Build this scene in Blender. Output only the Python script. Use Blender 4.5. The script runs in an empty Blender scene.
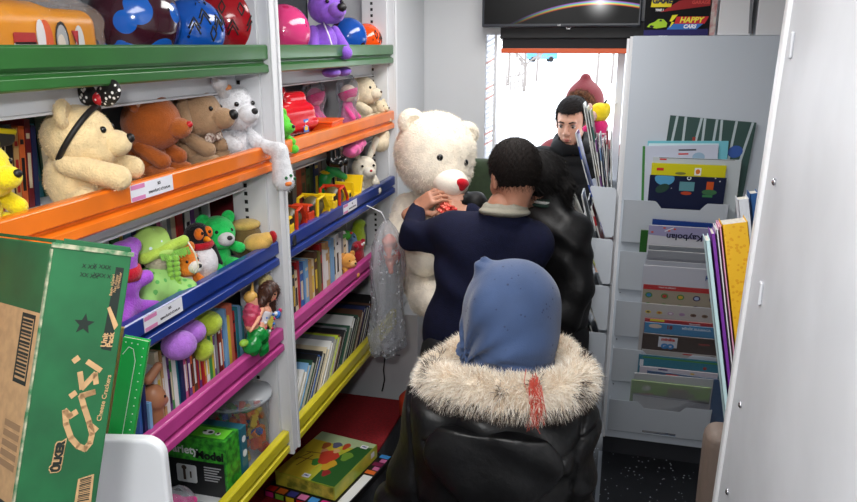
import bpy, math, random
import numpy as np
from mathutils import Matrix, Vector, Euler

sc = bpy.context.scene
COL = sc.collection
PI = math.pi

# ------------------------------------------------------------------ camera, sky, lights, exposure
EYE = 1.85
FPX, PITCH, YAW = 739.0, math.radians(15.6), math.radians(14.7)
cam = bpy.data.cameras.new('camera'); camo = bpy.data.objects.new('camera', cam); COL.objects.link(camo)
cam.sensor_width = 36.0; cam.lens = FPX / 857.0 * 36.0; cam.clip_start = .02; cam.clip_end = 300
camo.location = (0, 0, EYE); camo.rotation_euler = (PI / 2 - PITCH, 0, YAW)
sc.camera = camo

w = bpy.data.worlds.new('overcast_sky'); sc.world = w; w.use_nodes = True
nt = w.node_tree; bgn = nt.nodes['Background']
tc = nt.nodes.new('ShaderNodeTexCoord'); sep = nt.nodes.new('ShaderNodeSeparateXYZ')
rmp = nt.nodes.new('ShaderNodeValToRGB')
nt.links.new(tc.outputs['Generated'], sep.inputs[0]); nt.links.new(sep.outputs['Z'], rmp.inputs[0])
rmp.color_ramp.elements[0].color = (.9, .94, 1, 1); rmp.color_ramp.elements[1].color = (.8, .88, 1, 1)
nt.links.new(rmp.outputs[0], bgn.inputs[0]); bgn.inputs[1].default_value = 3.2

def area(name, loc, size, power, rot=(0, 0, 0), color=(1, 1, 1)):
    l = bpy.data.lights.new(name, 'AREA'); l.shape = 'RECTANGLE'; l.size, l.size_y = size
    l.energy = power; l.color = color
    o = bpy.data.objects.new(name, l); COL.objects.link(o); o.location = loc; o.rotation_euler = rot
    return o
area('ceiling_lamp_light', (-.35, .55, 2.30), (.5, 1.0), 15, color=(1, .985, .96))
area('ceiling_lamp_light', (-.42, 2.45, 2.30), (.4, 1.2), 19, color=(1, .985, .96))
area('camera_flash_light', (-.06, -.12, 2.04), (.10, .07), 11, rot=(math.radians(80), 0, YAW))
sun = bpy.data.lights.new('sun', 'SUN'); sun.energy = 2.0; sun.angle = math.radians(8)
suno = bpy.data.objects.new('sun', sun); COL.objects.link(suno); suno.rotation_euler = (math.radians(-38), math.radians(20), 0)
vs = sc.view_settings
sc.display_settings.display_device = 'sRGB'
vs.view_transform = 'Standard'; vs.look = 'None'; vs.gamma = 1.0; vs.use_curve_mapping = False; vs.exposure = 0.0

# ------------------------------------------------------------------ helpers
def _dir(px, py):
    r = px - 428.5; u = 251 - py
    f = FPX * math.cos(PITCH) + u * math.sin(PITCH); up = u * math.cos(PITCH) - FPX * math.sin(PITCH)
    return Vector((-math.sin(YAW) * f + math.cos(YAW) * r, math.cos(YAW) * f + math.sin(YAW) * r, up))
def at_x(px, py, x): d = _dir(px, py); t = x / d.x; return Vector((x, d.y * t, EYE + d.z * t))
def at_y(px, py, y): d = _dir(px, py); t = y / d.y; return Vector((d.x * t, y, EYE + d.z * t))
def at_z(px, py, z): d = _dir(px, py); t = (z - EYE) / d.z; return Vector((d.x * t, d.y * t, z))

def lin(c):
    return tuple(((v / 255) / 12.92 if v / 255 <= .04045 else ((v / 255 + .055) / 1.055) ** 2.4) for v in c[:3]) + (1,)
MATS = {}
def mat(name, rgb, rough=.5, metal=0, var=0, vscale=30, bump=0, bscale=80, spec=.5, alpha=1, rgb2=None, emis=0, coat=0, sheen=0, trans=0):
    if name in MATS: return MATS[name]
    m = bpy.data.materials.new(name); m.use_nodes = True; n = m.node_tree; b = n.nodes['Principled BSDF']
    b.inputs['Base Color'].default_value = lin(rgb); b.inputs['Roughness'].default_value = rough
    b.inputs['Metallic'].default_value = metal; b.inputs['Specular IOR Level'].default_value = spec
    b.inputs['Alpha'].default_value = alpha
    if coat: b.inputs['Coat Weight'].default_value = coat; b.inputs['Coat Roughness'].default_value = .08
    if sheen: b.inputs['Sheen Weight'].default_value = sheen
    if trans: b.inputs['Transmission Weight'].default_value = trans
    if emis: b.inputs['Emission Color'].default_value = lin(rgb); b.inputs['Emission Strength'].default_value = emis
    if var or rgb2 or bump:
        t = n.nodes.new('ShaderNodeTexCoord')
    if var or rgb2:
        z = n.nodes.new('ShaderNodeTexNoise'); z.inputs['Scale'].default_value = vscale; z.inputs['Detail'].default_value = 4
        n.links.new(t.outputs['Object'], z.inputs['Vector'])
        r = n.nodes.new('ShaderNodeValToRGB'); n.links.new(z.outputs['Fac'], r.inputs[0])
        c2 = rgb2 or tuple(max(0, v * (1 - var)) for v in rgb)
        r.color_ramp.elements[0].position = .38; r.color_ramp.elements[1].position = .62
        r.color_ramp.elements[0].color = lin(c2); r.color_ramp.elements[1].color = lin(tuple(min(255, v * (1 + var * .4)) for v in rgb))
        n.links.new(r.outputs[0], b.inputs['Base Color'])
    if bump:
        z = n.nodes.new('ShaderNodeTexNoise'); z.inputs['Scale'].default_value = bscale; z.inputs['Detail'].default_value = 5
        n.links.new(t.outputs['Object'], z.inputs['Vector'])
        bp = n.nodes.new('ShaderNodeBump'); bp.inputs['Strength'].default_value = bump; bp.inputs['Distance'].default_value = .004
        n.links.new(z.outputs['Fac'], bp.inputs['Height']); n.links.new(bp.outputs[0], b.inputs['Normal'])
    MATS[name] = m; return m
def pm(rgb, rough=.5, **k):
    return mat('paint_%d_%d_%d_%d' % (rgb[0], rgb[1], rgb[2], int(rough * 100)), rgb, rough, **k)
def plush_mat(rgb, var=.05):
    return mat('plush_%d_%d_%d' % rgb, rgb, .95, var=var, vscale=60, bump=.8, bscale=260, spec=.15, sheen=.25)
def dotted(name, base, dot, scale, size=.25, rough=.5, bump=0):
    if name in MATS: return MATS[name]
    m = mat(name, base, rough, bump=bump); n = m.node_tree; b = n.nodes['Principled BSDF']
    t = n.nodes.new('ShaderNodeTexCoord'); v = n.nodes.new('ShaderNodeTexVoronoi'); v.inputs['Scale'].default_value = scale
    n.links.new(t.outputs['Object'], v.inputs['Vector'])
    r = n.nodes.new('ShaderNodeValToRGB'); r.color_ramp.interpolation = 'CONSTANT'
    r.color_ramp.elements[0].color = lin(dot); r.color_ramp.elements[1].color = lin(base); r.color_ramp.elements[1].position = size
    n.links.new(v.outputs['Distance'], r.inputs[0]); n.links.new(r.outputs[0], b.inputs['Base Color'])
    return m
def clear_mat(name='clear_plastic', tint=(235, 240, 245), amount=.07, rough=.12, crinkle=.6, scale=40):
    if name in MATS: return MATS[name]
    m = bpy.data.materials.new(name); m.use_nodes = True; n = m.node_tree; n.nodes.remove(n.nodes['Principled BSDF'])
    out = n.nodes['Material Output']; tr = n.nodes.new('ShaderNodeBsdfTransparent'); gl = n.nodes.new('ShaderNodeBsdfPrincipled')
    tr.inputs[0].default_value = lin(tint); gl.inputs['Base Color'].default_value = lin(tint); gl.inputs['Roughness'].default_value = rough
    mx = n.nodes.new('ShaderNodeMixShader'); lw = n.nodes.new('ShaderNodeLayerWeight'); lw.inputs[0].default_value = .35
    ma = n.nodes.new('ShaderNodeMath'); ma.operation = 'MULTIPLY_ADD'; ma.inputs[1].default_value = .3; ma.inputs[2].default_value = amount; ma.use_clamp = True
    n.links.new(lw.outputs['Fresnel'], ma.inputs[0]); n.links.new(ma.outputs[0], mx.inputs[0])
    n.links.new(tr.outputs[0], mx.inputs[1]); n.links.new(gl.outputs[0], mx.inputs[2]); n.links.new(mx.outputs[0], out.inputs[0])
    t = n.nodes.new('ShaderNodeTexCoord'); z = n.nodes.new('ShaderNodeTexNoise'); z.inputs['Scale'].default_value = scale
    bp = n.nodes.new('ShaderNodeBump'); bp.inputs['Strength'].default_value = crinkle; bp.inputs['Distance'].default_value = .01
    n.links.new(t.outputs['Object'], z.inputs['Vector']); n.links.new(z.outputs['Fac'], bp.inputs['Height']); n.links.new(bp.outputs[0], gl.inputs['Normal'])
    n.links.new(bp.outputs[0], lw.inputs['Normal'])
    MATS[name] = m; return m

def tag(o, label=None, cat=None, group=None, kind=None):
    if label: o['label'] = label
    if cat: o['category'] = cat
    if group: o['group'] = group
    if kind: o['kind'] = kind
    return o
def thing(name, label, cat, loc=(0, 0, 0), rot=(0, 0, 0), group=None):
    o = bpy.data.objects.new(name, None); COL.objects.link(o); o.empty_display_size = .03
    o.location = loc; o.rotation_euler = rot
    return tag(o, label, cat, group)
def link_mesh(name, V, Fc, mats, parent=None, mi=None, smooth=False, label=None):
    me = bpy.data.meshes.new(name); me.from_pydata(V, [], Fc)
    if not isinstance(mats, (list, tuple)): mats = [mats]
    for m in mats: me.materials.append(m)
    if mi is not None: me.polygons.foreach_set('material_index', mi)
    if smooth: me.polygons.foreach_set('use_smooth', [True] * len(me.polygons))
    me.update()
    o = bpy.data.objects.new(name, me); COL.objects.link(o)
    if parent is not None: o.parent = parent
    if label: o['label'] = label
    return o
class MB:
    def __init__(s): s.v = []; s.f = []; s.m = []
    def add(s, V, Fc, mi=0, M=None):
        n = len(s.v)
        for p in V:
            p = Vector(p)
            if M is not None: p = M @ p
            s.v.append(tuple(p))
        for f in Fc: s.f.append(tuple(i + n for i in f)); s.m.append(mi)
        return s
    def box(s, a, b, mi=0, M=None):
        (x0, y0, z0), (x1, y1, z1) = a, b
        V = [(x0, y0, z0), (x1, y0, z0), (x1, y1, z0), (x0, y1, z0), (x0, y0, z1), (x1, y0, z1), (x1, y1, z1), (x0, y1, z1)]
        return s.add(V, [(3, 2, 1, 0), (4, 5, 6, 7), (0, 1, 5, 4), (1, 2, 6, 5), (2, 3, 7, 6), (3, 0, 4, 7)], mi, M)
    def prism(s, pts, axis, a, b, mi=0, M=None):
        # pts: 2-D polygon in the two axes other than `axis` (kept in x,y,z order)
        def mk(p, t): q = list(p); q.insert(axis, t); return tuple(q)
        n = len(pts); V = [mk(p, a) for p in pts] + [mk(p, b) for p in pts]
        Fc = [tuple(range(n - 1, -1, -1)), tuple(range(n, 2 * n))] + [(i, (i + 1) % n, n + (i + 1) % n, n + i) for i in range(n)]
        return s.add(V, Fc, mi, M)
    def lathe(s, prof, seg=24, mi=0, M=None, cap=True):
        V = []; Fc = []
        for r, z in prof:
            for k in range(seg): a = 2 * PI * k / seg; V.append((r * math.cos(a), r * math.sin(a), z))
        for i in range(len(prof) - 1):
            for k in range(seg):
                k2 = (k + 1) % seg; Fc.append((i * seg + k, i * seg + k2, (i + 1) * seg + k2, (i + 1) * seg + k))
        if cap:
            Fc.append(tuple(range(seg - 1, -1, -1))); Fc.append(tuple((len(prof) - 1) * seg + k for k in range(seg)))
        return s.add(V, Fc, mi, M)
    def tube(s, pts, r, seg=8, mi=0, M=None):
        pts = [Vector(p) for p in pts]; V = []; Fc = []; up = None
        for i, p in enumerate(pts):
            d = (pts[min(i + 1, len(pts) - 1)] - pts[max(i - 1, 0)]).normalized()
            if up is None: up = d.orthogonal().normalized()
            up = (up - d * up.dot(d)).normalized(); q = d.cross(up)
            rr = r[i] if isinstance(r, (list, tuple)) else r
            for k in range(seg): a = 2 * PI * k / seg; V.append(tuple(p + (up * math.cos(a) + q * math.sin(a)) * rr))
        for i in range(len(pts) - 1):
            for k in range(seg):
                k2 = (k + 1) % seg; Fc.append((i * seg + k, i * seg + k2, (i + 1) * seg + k2, (i + 1) * seg + k))
        Fc.append(tuple(range(seg - 1, -1, -1))); Fc.append(tuple((len(pts) - 1) * seg + k for k in range(seg)))
        return s.add(V, Fc, mi, M)
    def ball(s, c, r, seg=16, rings=10, mi=0, M=None):
        if not isinstance(r, (tuple, list)): r = (r, r, r)
        V = [(c[0], c[1], c[2] + r[2])]; Fc = []
        for i in range(1, rings):
            t = PI * i / rings
            for k in range(seg):
                a = 2 * PI * k / seg; V.append((c[0] + r[0] * math.sin(t) * math.cos(a), c[1] + r[1] * math.sin(t) * math.sin(a), c[2] + r[2] * math.cos(t)))
        V.append((c[0], c[1], c[2] - r[2]))
        for k in range(seg): Fc.append((0, 1 + k, 1 + (k + 1) % seg))
        for i in range(rings - 2):
            for k in range(seg):
                a = 1 + i * seg + k; b = 1 + i * seg + (k + 1) % seg; Fc.append((a, a + seg, b + seg, b))
        L = len(V) - 1; o = 1 + (rings - 2) * seg
        for k in range(seg): Fc.append((o + (k + 1) % seg, o + k, L))
        return s.add(V, Fc, mi, M)
    def build(s, name, mats, parent=None, bevel=0, smooth=False, label=None, seg=2):
        o = link_mesh(name, s.v, s.f, mats, parent, s.m, smooth, label)
        if bevel:
            b = o.modifiers.new('bevel', 'BEVEL'); b.width = bevel; b.segments = seg; b.limit_method = 'ANGLE'; b.angle_limit = .6
        return o
def rrect(w_, h_, r, n=5, cx=0, cy=0):
    P = []
    for (sx, sy, a0) in ((1, 1, 0), (-1, 1, PI / 2), (-1, -1, PI), (1, -1, 1.5 * PI)):
        for i in range(n + 1):
            a = a0 + i * PI / 2 / n; P.append((cx + sx * (w_ / 2 - r) + r * math.cos(a), cy + sy * (h_ / 2 - r) + r * math.sin(a)))
    return P
def text(s, size, m, parent, M, name='lettering', depth=.0006, align='CENTER', shear=0, sx=1, bold=0):
    c = bpy.data.curves.new(name, 'FONT'); c.body = s; c.size = size; c.align_x = align; c.align_y = 'CENTER'; c.extrude = depth; c.shear = shear
    c.offset = bold; c.resolution_u = 3
    o = bpy.data.objects.new(name, c); COL.objects.link(o)
    me = bpy.data.meshes.new_from_object(o); bpy.data.objects.remove(o); bpy.data.curves.remove(c)
    me.materials.clear(); me.materials.append(m)
    for v in me.vertices: v.co.x *= sx
    q = bpy.data.objects.new(name, me); COL.objects.link(q); q.parent = parent; q.matrix_local = M
    return q
def frame(o, xd, yd):
    # 4x4 with x along xd, y along yd
    x = Vector(xd).normalized(); z = x.cross(Vector(yd)).normalized(); y = z.cross(x)
    M = Matrix((x, y, z)).transposed().to_4x4(); M.translation = Vector(o); return M

# ---- smooth organic shapes: signed distance fields turned into quads
def A(*v): return np.array(v, dtype=np.float32)
def mul(P, R):      # P @ R without the threaded matrix library
    return np.stack([P[:, 0] * R[0, j] + P[:, 1] * R[1, j] + P[:, 2] * R[2, j] for j in range(3)], 1)
def cap(a, b, ra, rb=None):
    a, b = A(*a), A(*b); rb = ra if rb is None else rb; ab = b - a; L = float((ab * ab).sum()) + 1e-9
    def f(P):
        x, y, z = P[:, 0] - a[0], P[:, 1] - a[1], P[:, 2] - a[2]
        t = np.clip((x * ab[0] + y * ab[1] + z * ab[2]) / L, 0, 1); x = x - t * ab[0]; y = y - t * ab[1]; z = z - t * ab[2]
        return np.sqrt(x * x + y * y + z * z) - (ra + (rb - ra) * t)
    return f
def ell(c, r, R=None):
    c, r = A(*c), A(*r); R = None if R is None else np.array(R, dtype=np.float32)
    def f(P):
        q = P - c
        if R is not None: q = mul(q, R)
        k0 = np.sqrt(((q / r) ** 2).sum(1)); k1 = np.sqrt(((q / r ** 2) ** 2).sum(1)) + 1e-9
        return k0 * (k0 - 1) / k1
    return f
def rbox(c, h, rad, R=None):
    c, h = A(*c), A(*h) - rad; R = None if R is None else np.array(R, dtype=np.float32)
    def f(P):
        q = P - c
        if R is not None: q = mul(q, R)
        q = np.abs(q) - h
        return np.sqrt((np.maximum(q, 0) ** 2).sum(1)) + np.minimum(q.max(1), 0) - rad
    return f
def sm(k, *fs):
    def f(P):
        d = fs[0](P)
        for g in fs[1:]:
            e = g(P); hh = np.clip(.5 + .5 * (e - d) / k, 0, 1); d = e + (d - e) * hh - k * hh * (1 - hh)
        return d
    return f
def cut(f, g): return lambda P: np.maximum(f(P), -g(P))
def both(f, g): return lambda P: np.maximum(f(P), g(P))
def halfspace(p, n_):
    p, n_ = A(*p), A(*n_); n_ = n_ / np.linalg.norm(n_); return lambda P: (P[:, 0] - p[0]) * n_[0] + (P[:, 1] - p[1]) * n_[1] + (P[:, 2] - p[2]) * n_[2]
def disp(f, g): return lambda P: f(P) + g(P)
def local(f, M):
    Mi = np.array(Matrix(M).inverted(), dtype=np.float32); return lambda P: f(mul(P, Mi[:3, :3].T) + Mi[:3, 3])
def snets(f, lo, hi, h):
    lo = np.array(lo, dtype=np.float32); n = np.ceil((np.array(hi) - lo) / h).astype(int) + 1
    ax = [lo[i] + h * np.arange(n[i], dtype=np.float32) for i in range(3)]
    V = np.empty(n, dtype=np.float32)
    for i0 in range(0, n[0], 24):
        g = np.stack(np.meshgrid(ax[0][i0:i0 + 24], ax[1], ax[2], indexing='ij'), -1)
        V[i0:i0 + 24] = f(g.reshape(-1, 3)).reshape(g.shape[:3])
    V[0] = V[-1] = 1e-3 + np.abs(V[0]).max() * 0 + 1; V[:, 0] = V[:, -1] = 1; V[:, :, 0] = V[:, :, -1] = 1
    I = V < 0; nc = n - 1
    acc = np.zeros((*nc, 3), np.float32); cnt = np.zeros(nc, np.float32)
    offs = [(a, b, c) for a in (0, 1) for b in (0, 1) for c in (0, 1)]
    sl = lambda o: tuple(slice(o[i], o[i] + nc[i]) for i in range(3))
    for o in offs:
        for d in range(3):
            if o[d]: continue
            o2 = list(o); o2[d] = 1; va, vb = V[sl(o)], V[sl(o2)]; m = I[sl(o)] != I[sl(o2)]
            t = np.where(m, va / np.where(m, va - vb, 1), 0)
            for e in range(3): acc[..., e] += np.where(m, o[e] + (t if e == d else 0), 0)
            cnt += m
    act = cnt > 0; idx = -np.ones(nc, np.int64); idx[act] = np.arange(act.sum())
    cell = np.argwhere(act); P = lo + h * (cell + acc[act] / cnt[act][:, None])
    quads = []
    for d in range(3):
        u, v = [(1, 2), (2, 0), (0, 1)][d]
        s0 = [slice(0, n[i]) for i in range(3)]; s1 = list(s0); s0[d] = slice(0, n[d] - 1); s1[d] = slice(1, n[d])
        a, b = I[tuple(s0)], I[tuple(s1)]; e = np.argwhere(a != b)
        e = e[(e[:, u] > 0) & (e[:, v] > 0) & (e[:, u] < n[u] - 1) & (e[:, v] < n[v] - 1)]
        fl = a[tuple(e.T)]
        q = []
        for (du, dv) in ((0, 0), (-1, 0), (-1, -1), (0, -1)):
            c = e.copy(); c[:, u] += du; c[:, v] += dv; q.append(idx[tuple(c.T)])
        q = np.stack(q, 1); q[~fl] = q[~fl][:, ::-1]; quads.append(q)
    Q = np.concatenate(quads); Q = Q[(Q >= 0).all(1)]
    return P, Q
def vnormals(P, Q):
    nrm = np.cross(P[Q[:, 2]] - P[Q[:, 0]], P[Q[:, 3]] - P[Q[:, 1]]); N = np.zeros_like(P)
    for k in range(4): np.add.at(N, Q[:, k], nrm)
    return N / (np.linalg.norm(N, axis=1, keepdims=True) + 1e-12)
def strands(P, N, n, length, width, droop=(0, 0, -.3), jit=.5, seed=1, curl=0):
    r = np.random.default_rng(seed); i = r.integers(0, len(P), n); p = P[i]; nn = N[i]
    d = nn + r.normal(0, jit, (n, 3)) + np.array(droop); d /= np.linalg.norm(d, axis=1, keepdims=True)
    L = length * r.uniform(.55, 1.25, (n, 1)); sd = np.cross(d, r.normal(0, 1, (n, 3))); sd /= np.linalg.norm(sd, axis=1, keepdims=True) + 1e-9
    p0 = p - nn * .002; mid = p0 + d * L * .55; tip = p0 + d * L + np.array(droop) * L * .4
    w_ = width * .5; V = np.stack([p0 - sd * w_, p0 + sd * w_, mid + sd * w_ * .8, mid - sd * w_ * .8, tip], 1).reshape(-1, 3)
    b = np.arange(n)[:, None] * 5
    return V, np.concatenate([b + 0, b + 1, b + 2, b + 3], 1), np.concatenate([b + 3, b + 2, b + 4], 1)
def sdf_obj(name, f, lo, hi, h, m, parent=None, label=None, fur=None, fur_mat=None, where=None, extra=None, smooth=True):
    P, Q = snets(f, lo, hi, h)
    V = [P]; Fc = Q.tolist(); mi = [0] * len(Q); n0 = len(P); mats = [m]
    for (f2, lo2, hi2, h2) in (extra or []):
        P2, Q2 = snets(f2, lo2, hi2, h2); V.append(P2); Fc += (Q2 + n0).tolist(); mi += [0] * len(Q2); n0 += len(P2)
    if fur:
        N = vnormals(P, Q); sel = np.ones(len(P), bool) if where is None else where(P)
        SV, SQ, ST = strands(P[sel], N[sel], *fur[:3], **(fur[3] if len(fur) > 3 else {}))
        V.append(SV); Fc += (SQ + n0).tolist() + (ST + n0).tolist()
        fi = 0
        if fur_mat: mats.append(fur_mat); fi = 1
        mi += [fi] * (len(SQ) + len(ST))
    return link_mesh(name, np.concatenate(V).tolist(), Fc, mats, parent, mi, smooth, label)
def bounds(pts, pad):
    p = np.array([tuple(q) for q in pts]); return p.min(0) - pad, p.max(0) + pad

# ------------------------------------------------------------------ materials
white_metal = mat('white_metal', (220, 221, 224), .38)
grey_panel = mat('grey_panel', (190, 198, 208), .5)
pocket_metal = mat('pocket_metal', (206, 213, 222), .45)
wall_mat = mat('vehicle_wall', (206, 208, 211), .55)
black = pm((14, 14, 16), .5); white = pm((235, 235, 235), .5)
paper = mat('paper_block', (222, 217, 205), .9, var=.06, vscale=200)
chrome = mat('chrome', (200, 200, 205), .25, metal=1)
clear = clear_mat()

# ------------------------------------------------------------------ the setting
FL = -.06
def struct(name, mb, m, **k):
    o = mb.build(name, m, **k); o['kind'] = 'structure'; return o
fm = mat('speckled_floor', (16, 17, 21), .35)
n = fm.node_tree; b = n.nodes['Principled BSDF']; t = n.nodes.new('ShaderNodeTexCoord'); v = n.nodes.new('ShaderNodeTexVoronoi')
v.inputs['Scale'].default_value = 42; r = n.nodes.new('ShaderNodeValToRGB'); r.color_ramp.elements[0].color = lin((190, 195, 205)); r.color_ramp.elements[1].color = lin((15, 17, 22))
r.color_ramp.elements[0].position = .09; r.color_ramp.elements[1].position = .15
n.links.new(t.outputs['Object'], v.inputs['Vector']); n.links.new(v.outputs['Distance'], r.inputs[0]); n.links.new(r.outputs[0], b.inputs['Base Color'])
struct('floor', MB().box((-1.36, -1.2, FL - .1), (1.3, 3.66, FL)), fm)
struct('ceiling', MB().box((-1.36, -1.2, 2.4), (1.3, 3.66, 2.46)), wall_mat)
struct('wall_left', MB().box((-1.42, -1.2, FL), (-1.36, 3.66, 2.4)), wall_mat)
struct('wall_right', MB().box((1.3, -1.2, FL), (1.36, 3.66, 2.4)), wall_mat)
struct('wall_rear', MB().box((-1.42, -1.26, FL), (1.36, -1.2, 2.4)), wall_mat)
WY = 3.56; DX0, DX1, DZ = -.60, .16, 1.835
wf = MB().box((-1.36, WY, FL), (DX0 - .055, WY + .06, 2.4)).box((DX0 - .055, WY, DZ + .06), (DX1, WY + .06, 2.4)).box((DX1, WY, FL), (1.3, WY + .06, 2.4))
struct('wall_front', wf, wall_mat)
struct('trim_1', MB().box((-1.36, 3.075, .66), (-.955, WY - .001, 2.395)), wall_mat)   # lined pillar at the end of the shelves
# narrow glazed jamb by the doorway; slanted strips are its reflections built as shapes
jm = MB(); jm.box((DX0 - .055, WY + .015, FL), (DX0 - .008, WY + .018, DZ + .06), 2); jm.box((DX0 - .012, WY - .012, FL), (DX0, WY + .055, DZ + .06), 0)
for i in range(70):
    z = .2 + i * .024
    jm.prism([(DX0 - .053, z), (DX0 - .014, z + .022), (DX0 - .014, z + .031), (DX0 - .053, z + .009)], 1, WY - .002, WY + .012, 1 if i % 7 == 2 or i % 11 == 5 else 2)
struct('trim_2', jm, [white_metal, mat('pink_reflection', (240, 190, 176), .55, trans=.8), mat('frosted_sheet_reflection', (240, 242, 246), .55, trans=.85)])
struct('trim_3', MB().box((-.012, 1.4, FL), (.006, 3.3, FL + .012)), mat('floor_strip', (150, 155, 162), .35, metal=.7))
# ------------------------------------------------------------------ shelving: lips, decks, uprights
SX = -.95; SXB = -1.335
LIPZ = [1.85, 1.58, 1.30, 1.03, .685]
LIPC = [('green', (44, 98, 44)), ('orange', (232, 116, 24)), ('blue', (28, 54, 134)), ('pink', (188, 66, 140)), ('yellow', (214, 200, 44))]
SEC = [(.62, 1.90), (1.962, 3.045)]
DECK = [z - .045 for z in LIPZ]
shelf_boards = {}
def rail_mat(nm, rgb): return mat('rail_' + nm, rgb, .28, var=.05, vscale=8, coat=.3)
label_mat = mat('label_paper', (226, 226, 234), .6); label_pink = mat('label_pink', (214, 130, 178), .6); ink = mat('ink', (28, 28, 34), .7)
sectionname = ['nearer', 'farther']
for si, (y0, y1) in enumerate(SEC):
    for li, z in enumerate(LIPZ):
        nm, rgb = LIPC[li]
        t = thing('shelf', '%s-fronted metal shelf in the %s bay of the left shelving' % (nm, sectionname[si]), 'shelf', (SX, y0, z - .075), group='coloured shelves')
        L = y1 - y0
        mb = MB()
        prof = [(-.022, .075), (-.004, .075), (0, .071), (0, .038), (-.013, .031), (-.013, .027), (0, .021), (.001, .004), (-.003, 0), (-.02, 0), (-.02, .012), (-.022, .014)]
        mb.prism(prof, 1, 0, L)
        mb.build('front_rail', rail_mat(nm, rgb), t, bevel=.0012, label='%s painted front rail' % nm)
        d = MB().box((SXB - SX + .002, .004, .02), (-.023, L - .03, .03))
        d.build('shelf_deck', white_metal, t)
        b_ = MB().box((-.10, .01, -.045), (-.086, L - .03, .019)).box((-.10, .01, -.05), (-.075, L - .03, -.045))
        b_.build('support_beam', white_metal, t, bevel=.001)
        shelf_boards[(si, li)] = t
        if (li, si) in ((1, 0), (2, 0), (2, 1)):
            if (li, si) == (1, 0): c0, c1 = at_x(131, 201, SX), at_x(172.5, 183, SX)
            elif (li, si) == (2, 0): c0, c1 = at_x(144, 328, SX), at_x(182, 304, SX)
            else: c0, c1 = at_x(343, 206, SX), at_x(356.5, 198, SX)
            w_ = c1.y - c0.y; g = thing('shelf_label', {(1, 0): 'pink and white paper label stuck on the orange shelf rail', (2, 0): 'pink and white paper label stuck on the blue rail of the nearer bay', (2, 1): 'small label stuck on the blue rail of the farther bay'}[(li, si)], 'label', (SX + .0005, c0.y, z - .037), group='shelf rail labels')
            MB().box((0, 0, 0), (.0006, w_, .034)).build('label_sheet', label_mat, g)
            MB().box((.0006, .002, .024), (.0009, w_ * .32, .033)).box((.0006, .002, .001), (.0009, w_ * .32, .009)).build('pink_stripe', label_pink, g, label='pink stripes')
            M = frame((.0007, w_ * .66, .024), (0, 1, 0), (0, 0, 1)); text('SES', .008, ink, g, M, depth=.0002, bold=.0002)
            M = frame((.0007, w_ * .66, .010), (0, 1, 0), (0, 0, 1)); text("SEMAVİLE'Lİ KİTAPLAR", .0066, ink, g, M, depth=.0002, sx=w_ * 11.5 * .66, bold=.0002)
def upright(x, y0, y1, label):
    zb = .60
    t = thing('shelf_upright', label, 'upright', (x, (y0 + y1) / 2, zb), group='shelving uprights')
    h_ = 2.36 - zb; c = (y1 - y0) / 2
    mb = MB(); mb.box((-.085, -c, 0), (0, c, h_)); mb.box((0, -c, 0), (.006, -c + .012, h_)); mb.box((0, c - .012, 0), (.006, c, h_))
    mb.build('post', white_metal, t, bevel=.002)
    st = MB(); st.box((-.385, -.004, .02), (-.24, .004, h_)); st.build('side_sheet', white_metal, t)
    st = MB(); yy = -c - .011
    st.box((-.135, yy - .002, .02), (-.03, yy + .010, h_), 0)
    for k in range(70):
        z = .04 + k * .024
        st.box((-.098, yy - .0028, z), (-.088, yy - .0018, z + .011), 1)
    st.build('slotted_strip', [white_metal, black], t)
    return t
for (y0, y1, lb) in ((1.903, 1.958, 'white metal upright between the two bays of coloured shelves'), (3.048, 3.070, 'white metal upright at the far end of the coloured shelves')):
    upright(SX + .004, y0, y1, lb)
bk = MB().box((-1.352, .6, .05), (-1.338, 3.07, 2.36))
tag(bk.build('back_sheet', mat('back_sheet', (70, 74, 80), .6)), 'grey metal back sheet behind the toys and books', 'panel')

# red carpeted ledge and wheel-arch box
t = thing('carpeted_ledge', 'low ledge with dark red carpet top under the shelves', 'ledge', (-.89, .7, FL))
MB().box((-.44, 0, 0), (0, 2.30, .295)).build('base', mat('ledge_side', (84, 86, 90), .6, var=.1), t, label='grey side')
MB().box((-.44, 0, .2955), (.006, 2.305, .31)).build('carpet_top', mat('red_carpet', (142, 10, 22), .95, var=.12, vscale=90, bump=.6, bscale=400), t, bevel=.003, label='dark red carpet')
t = thing('wheel_arch_cabinet', 'low grey metal cabinet against the wall beyond the red ledge', 'cabinet', (-1.1, 3.1, FL))
MB().box((-.24, -.02, 0), (.24, .44, .71)).box((.50, -.32, 0), (.80, .44, .66)).build('cabinet_body', wall_mat, t, bevel=.004)
MB().box((.05, -.026, .655), (.155, -.0205, .69)).build('trim_strip', mat('brass_strip', (160, 140, 96), .4, metal=.6), t, label='brass coloured strip')
MB().box((-.01, -.024, .50), (.06, -.0205, .535)).build('socket', black, t, label='black opening')
MB().box((.075, -.024, .50), (.155, -.0205, .505)).build('seam', mat('seam', (120, 122, 126), .5), t)
pts = [at_y(384, 343, 3.05) , at_y(385, 356, 3.05), at_y(383.5, 370, 3.05), at_y(384.5, 380, 3.05), at_y(382, 391, 3.05)]
tag(MB().tube(pts, .003).build('cable', black, smooth=True), 'thin black cable hanging down the low grey cabinet', 'cable')

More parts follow.
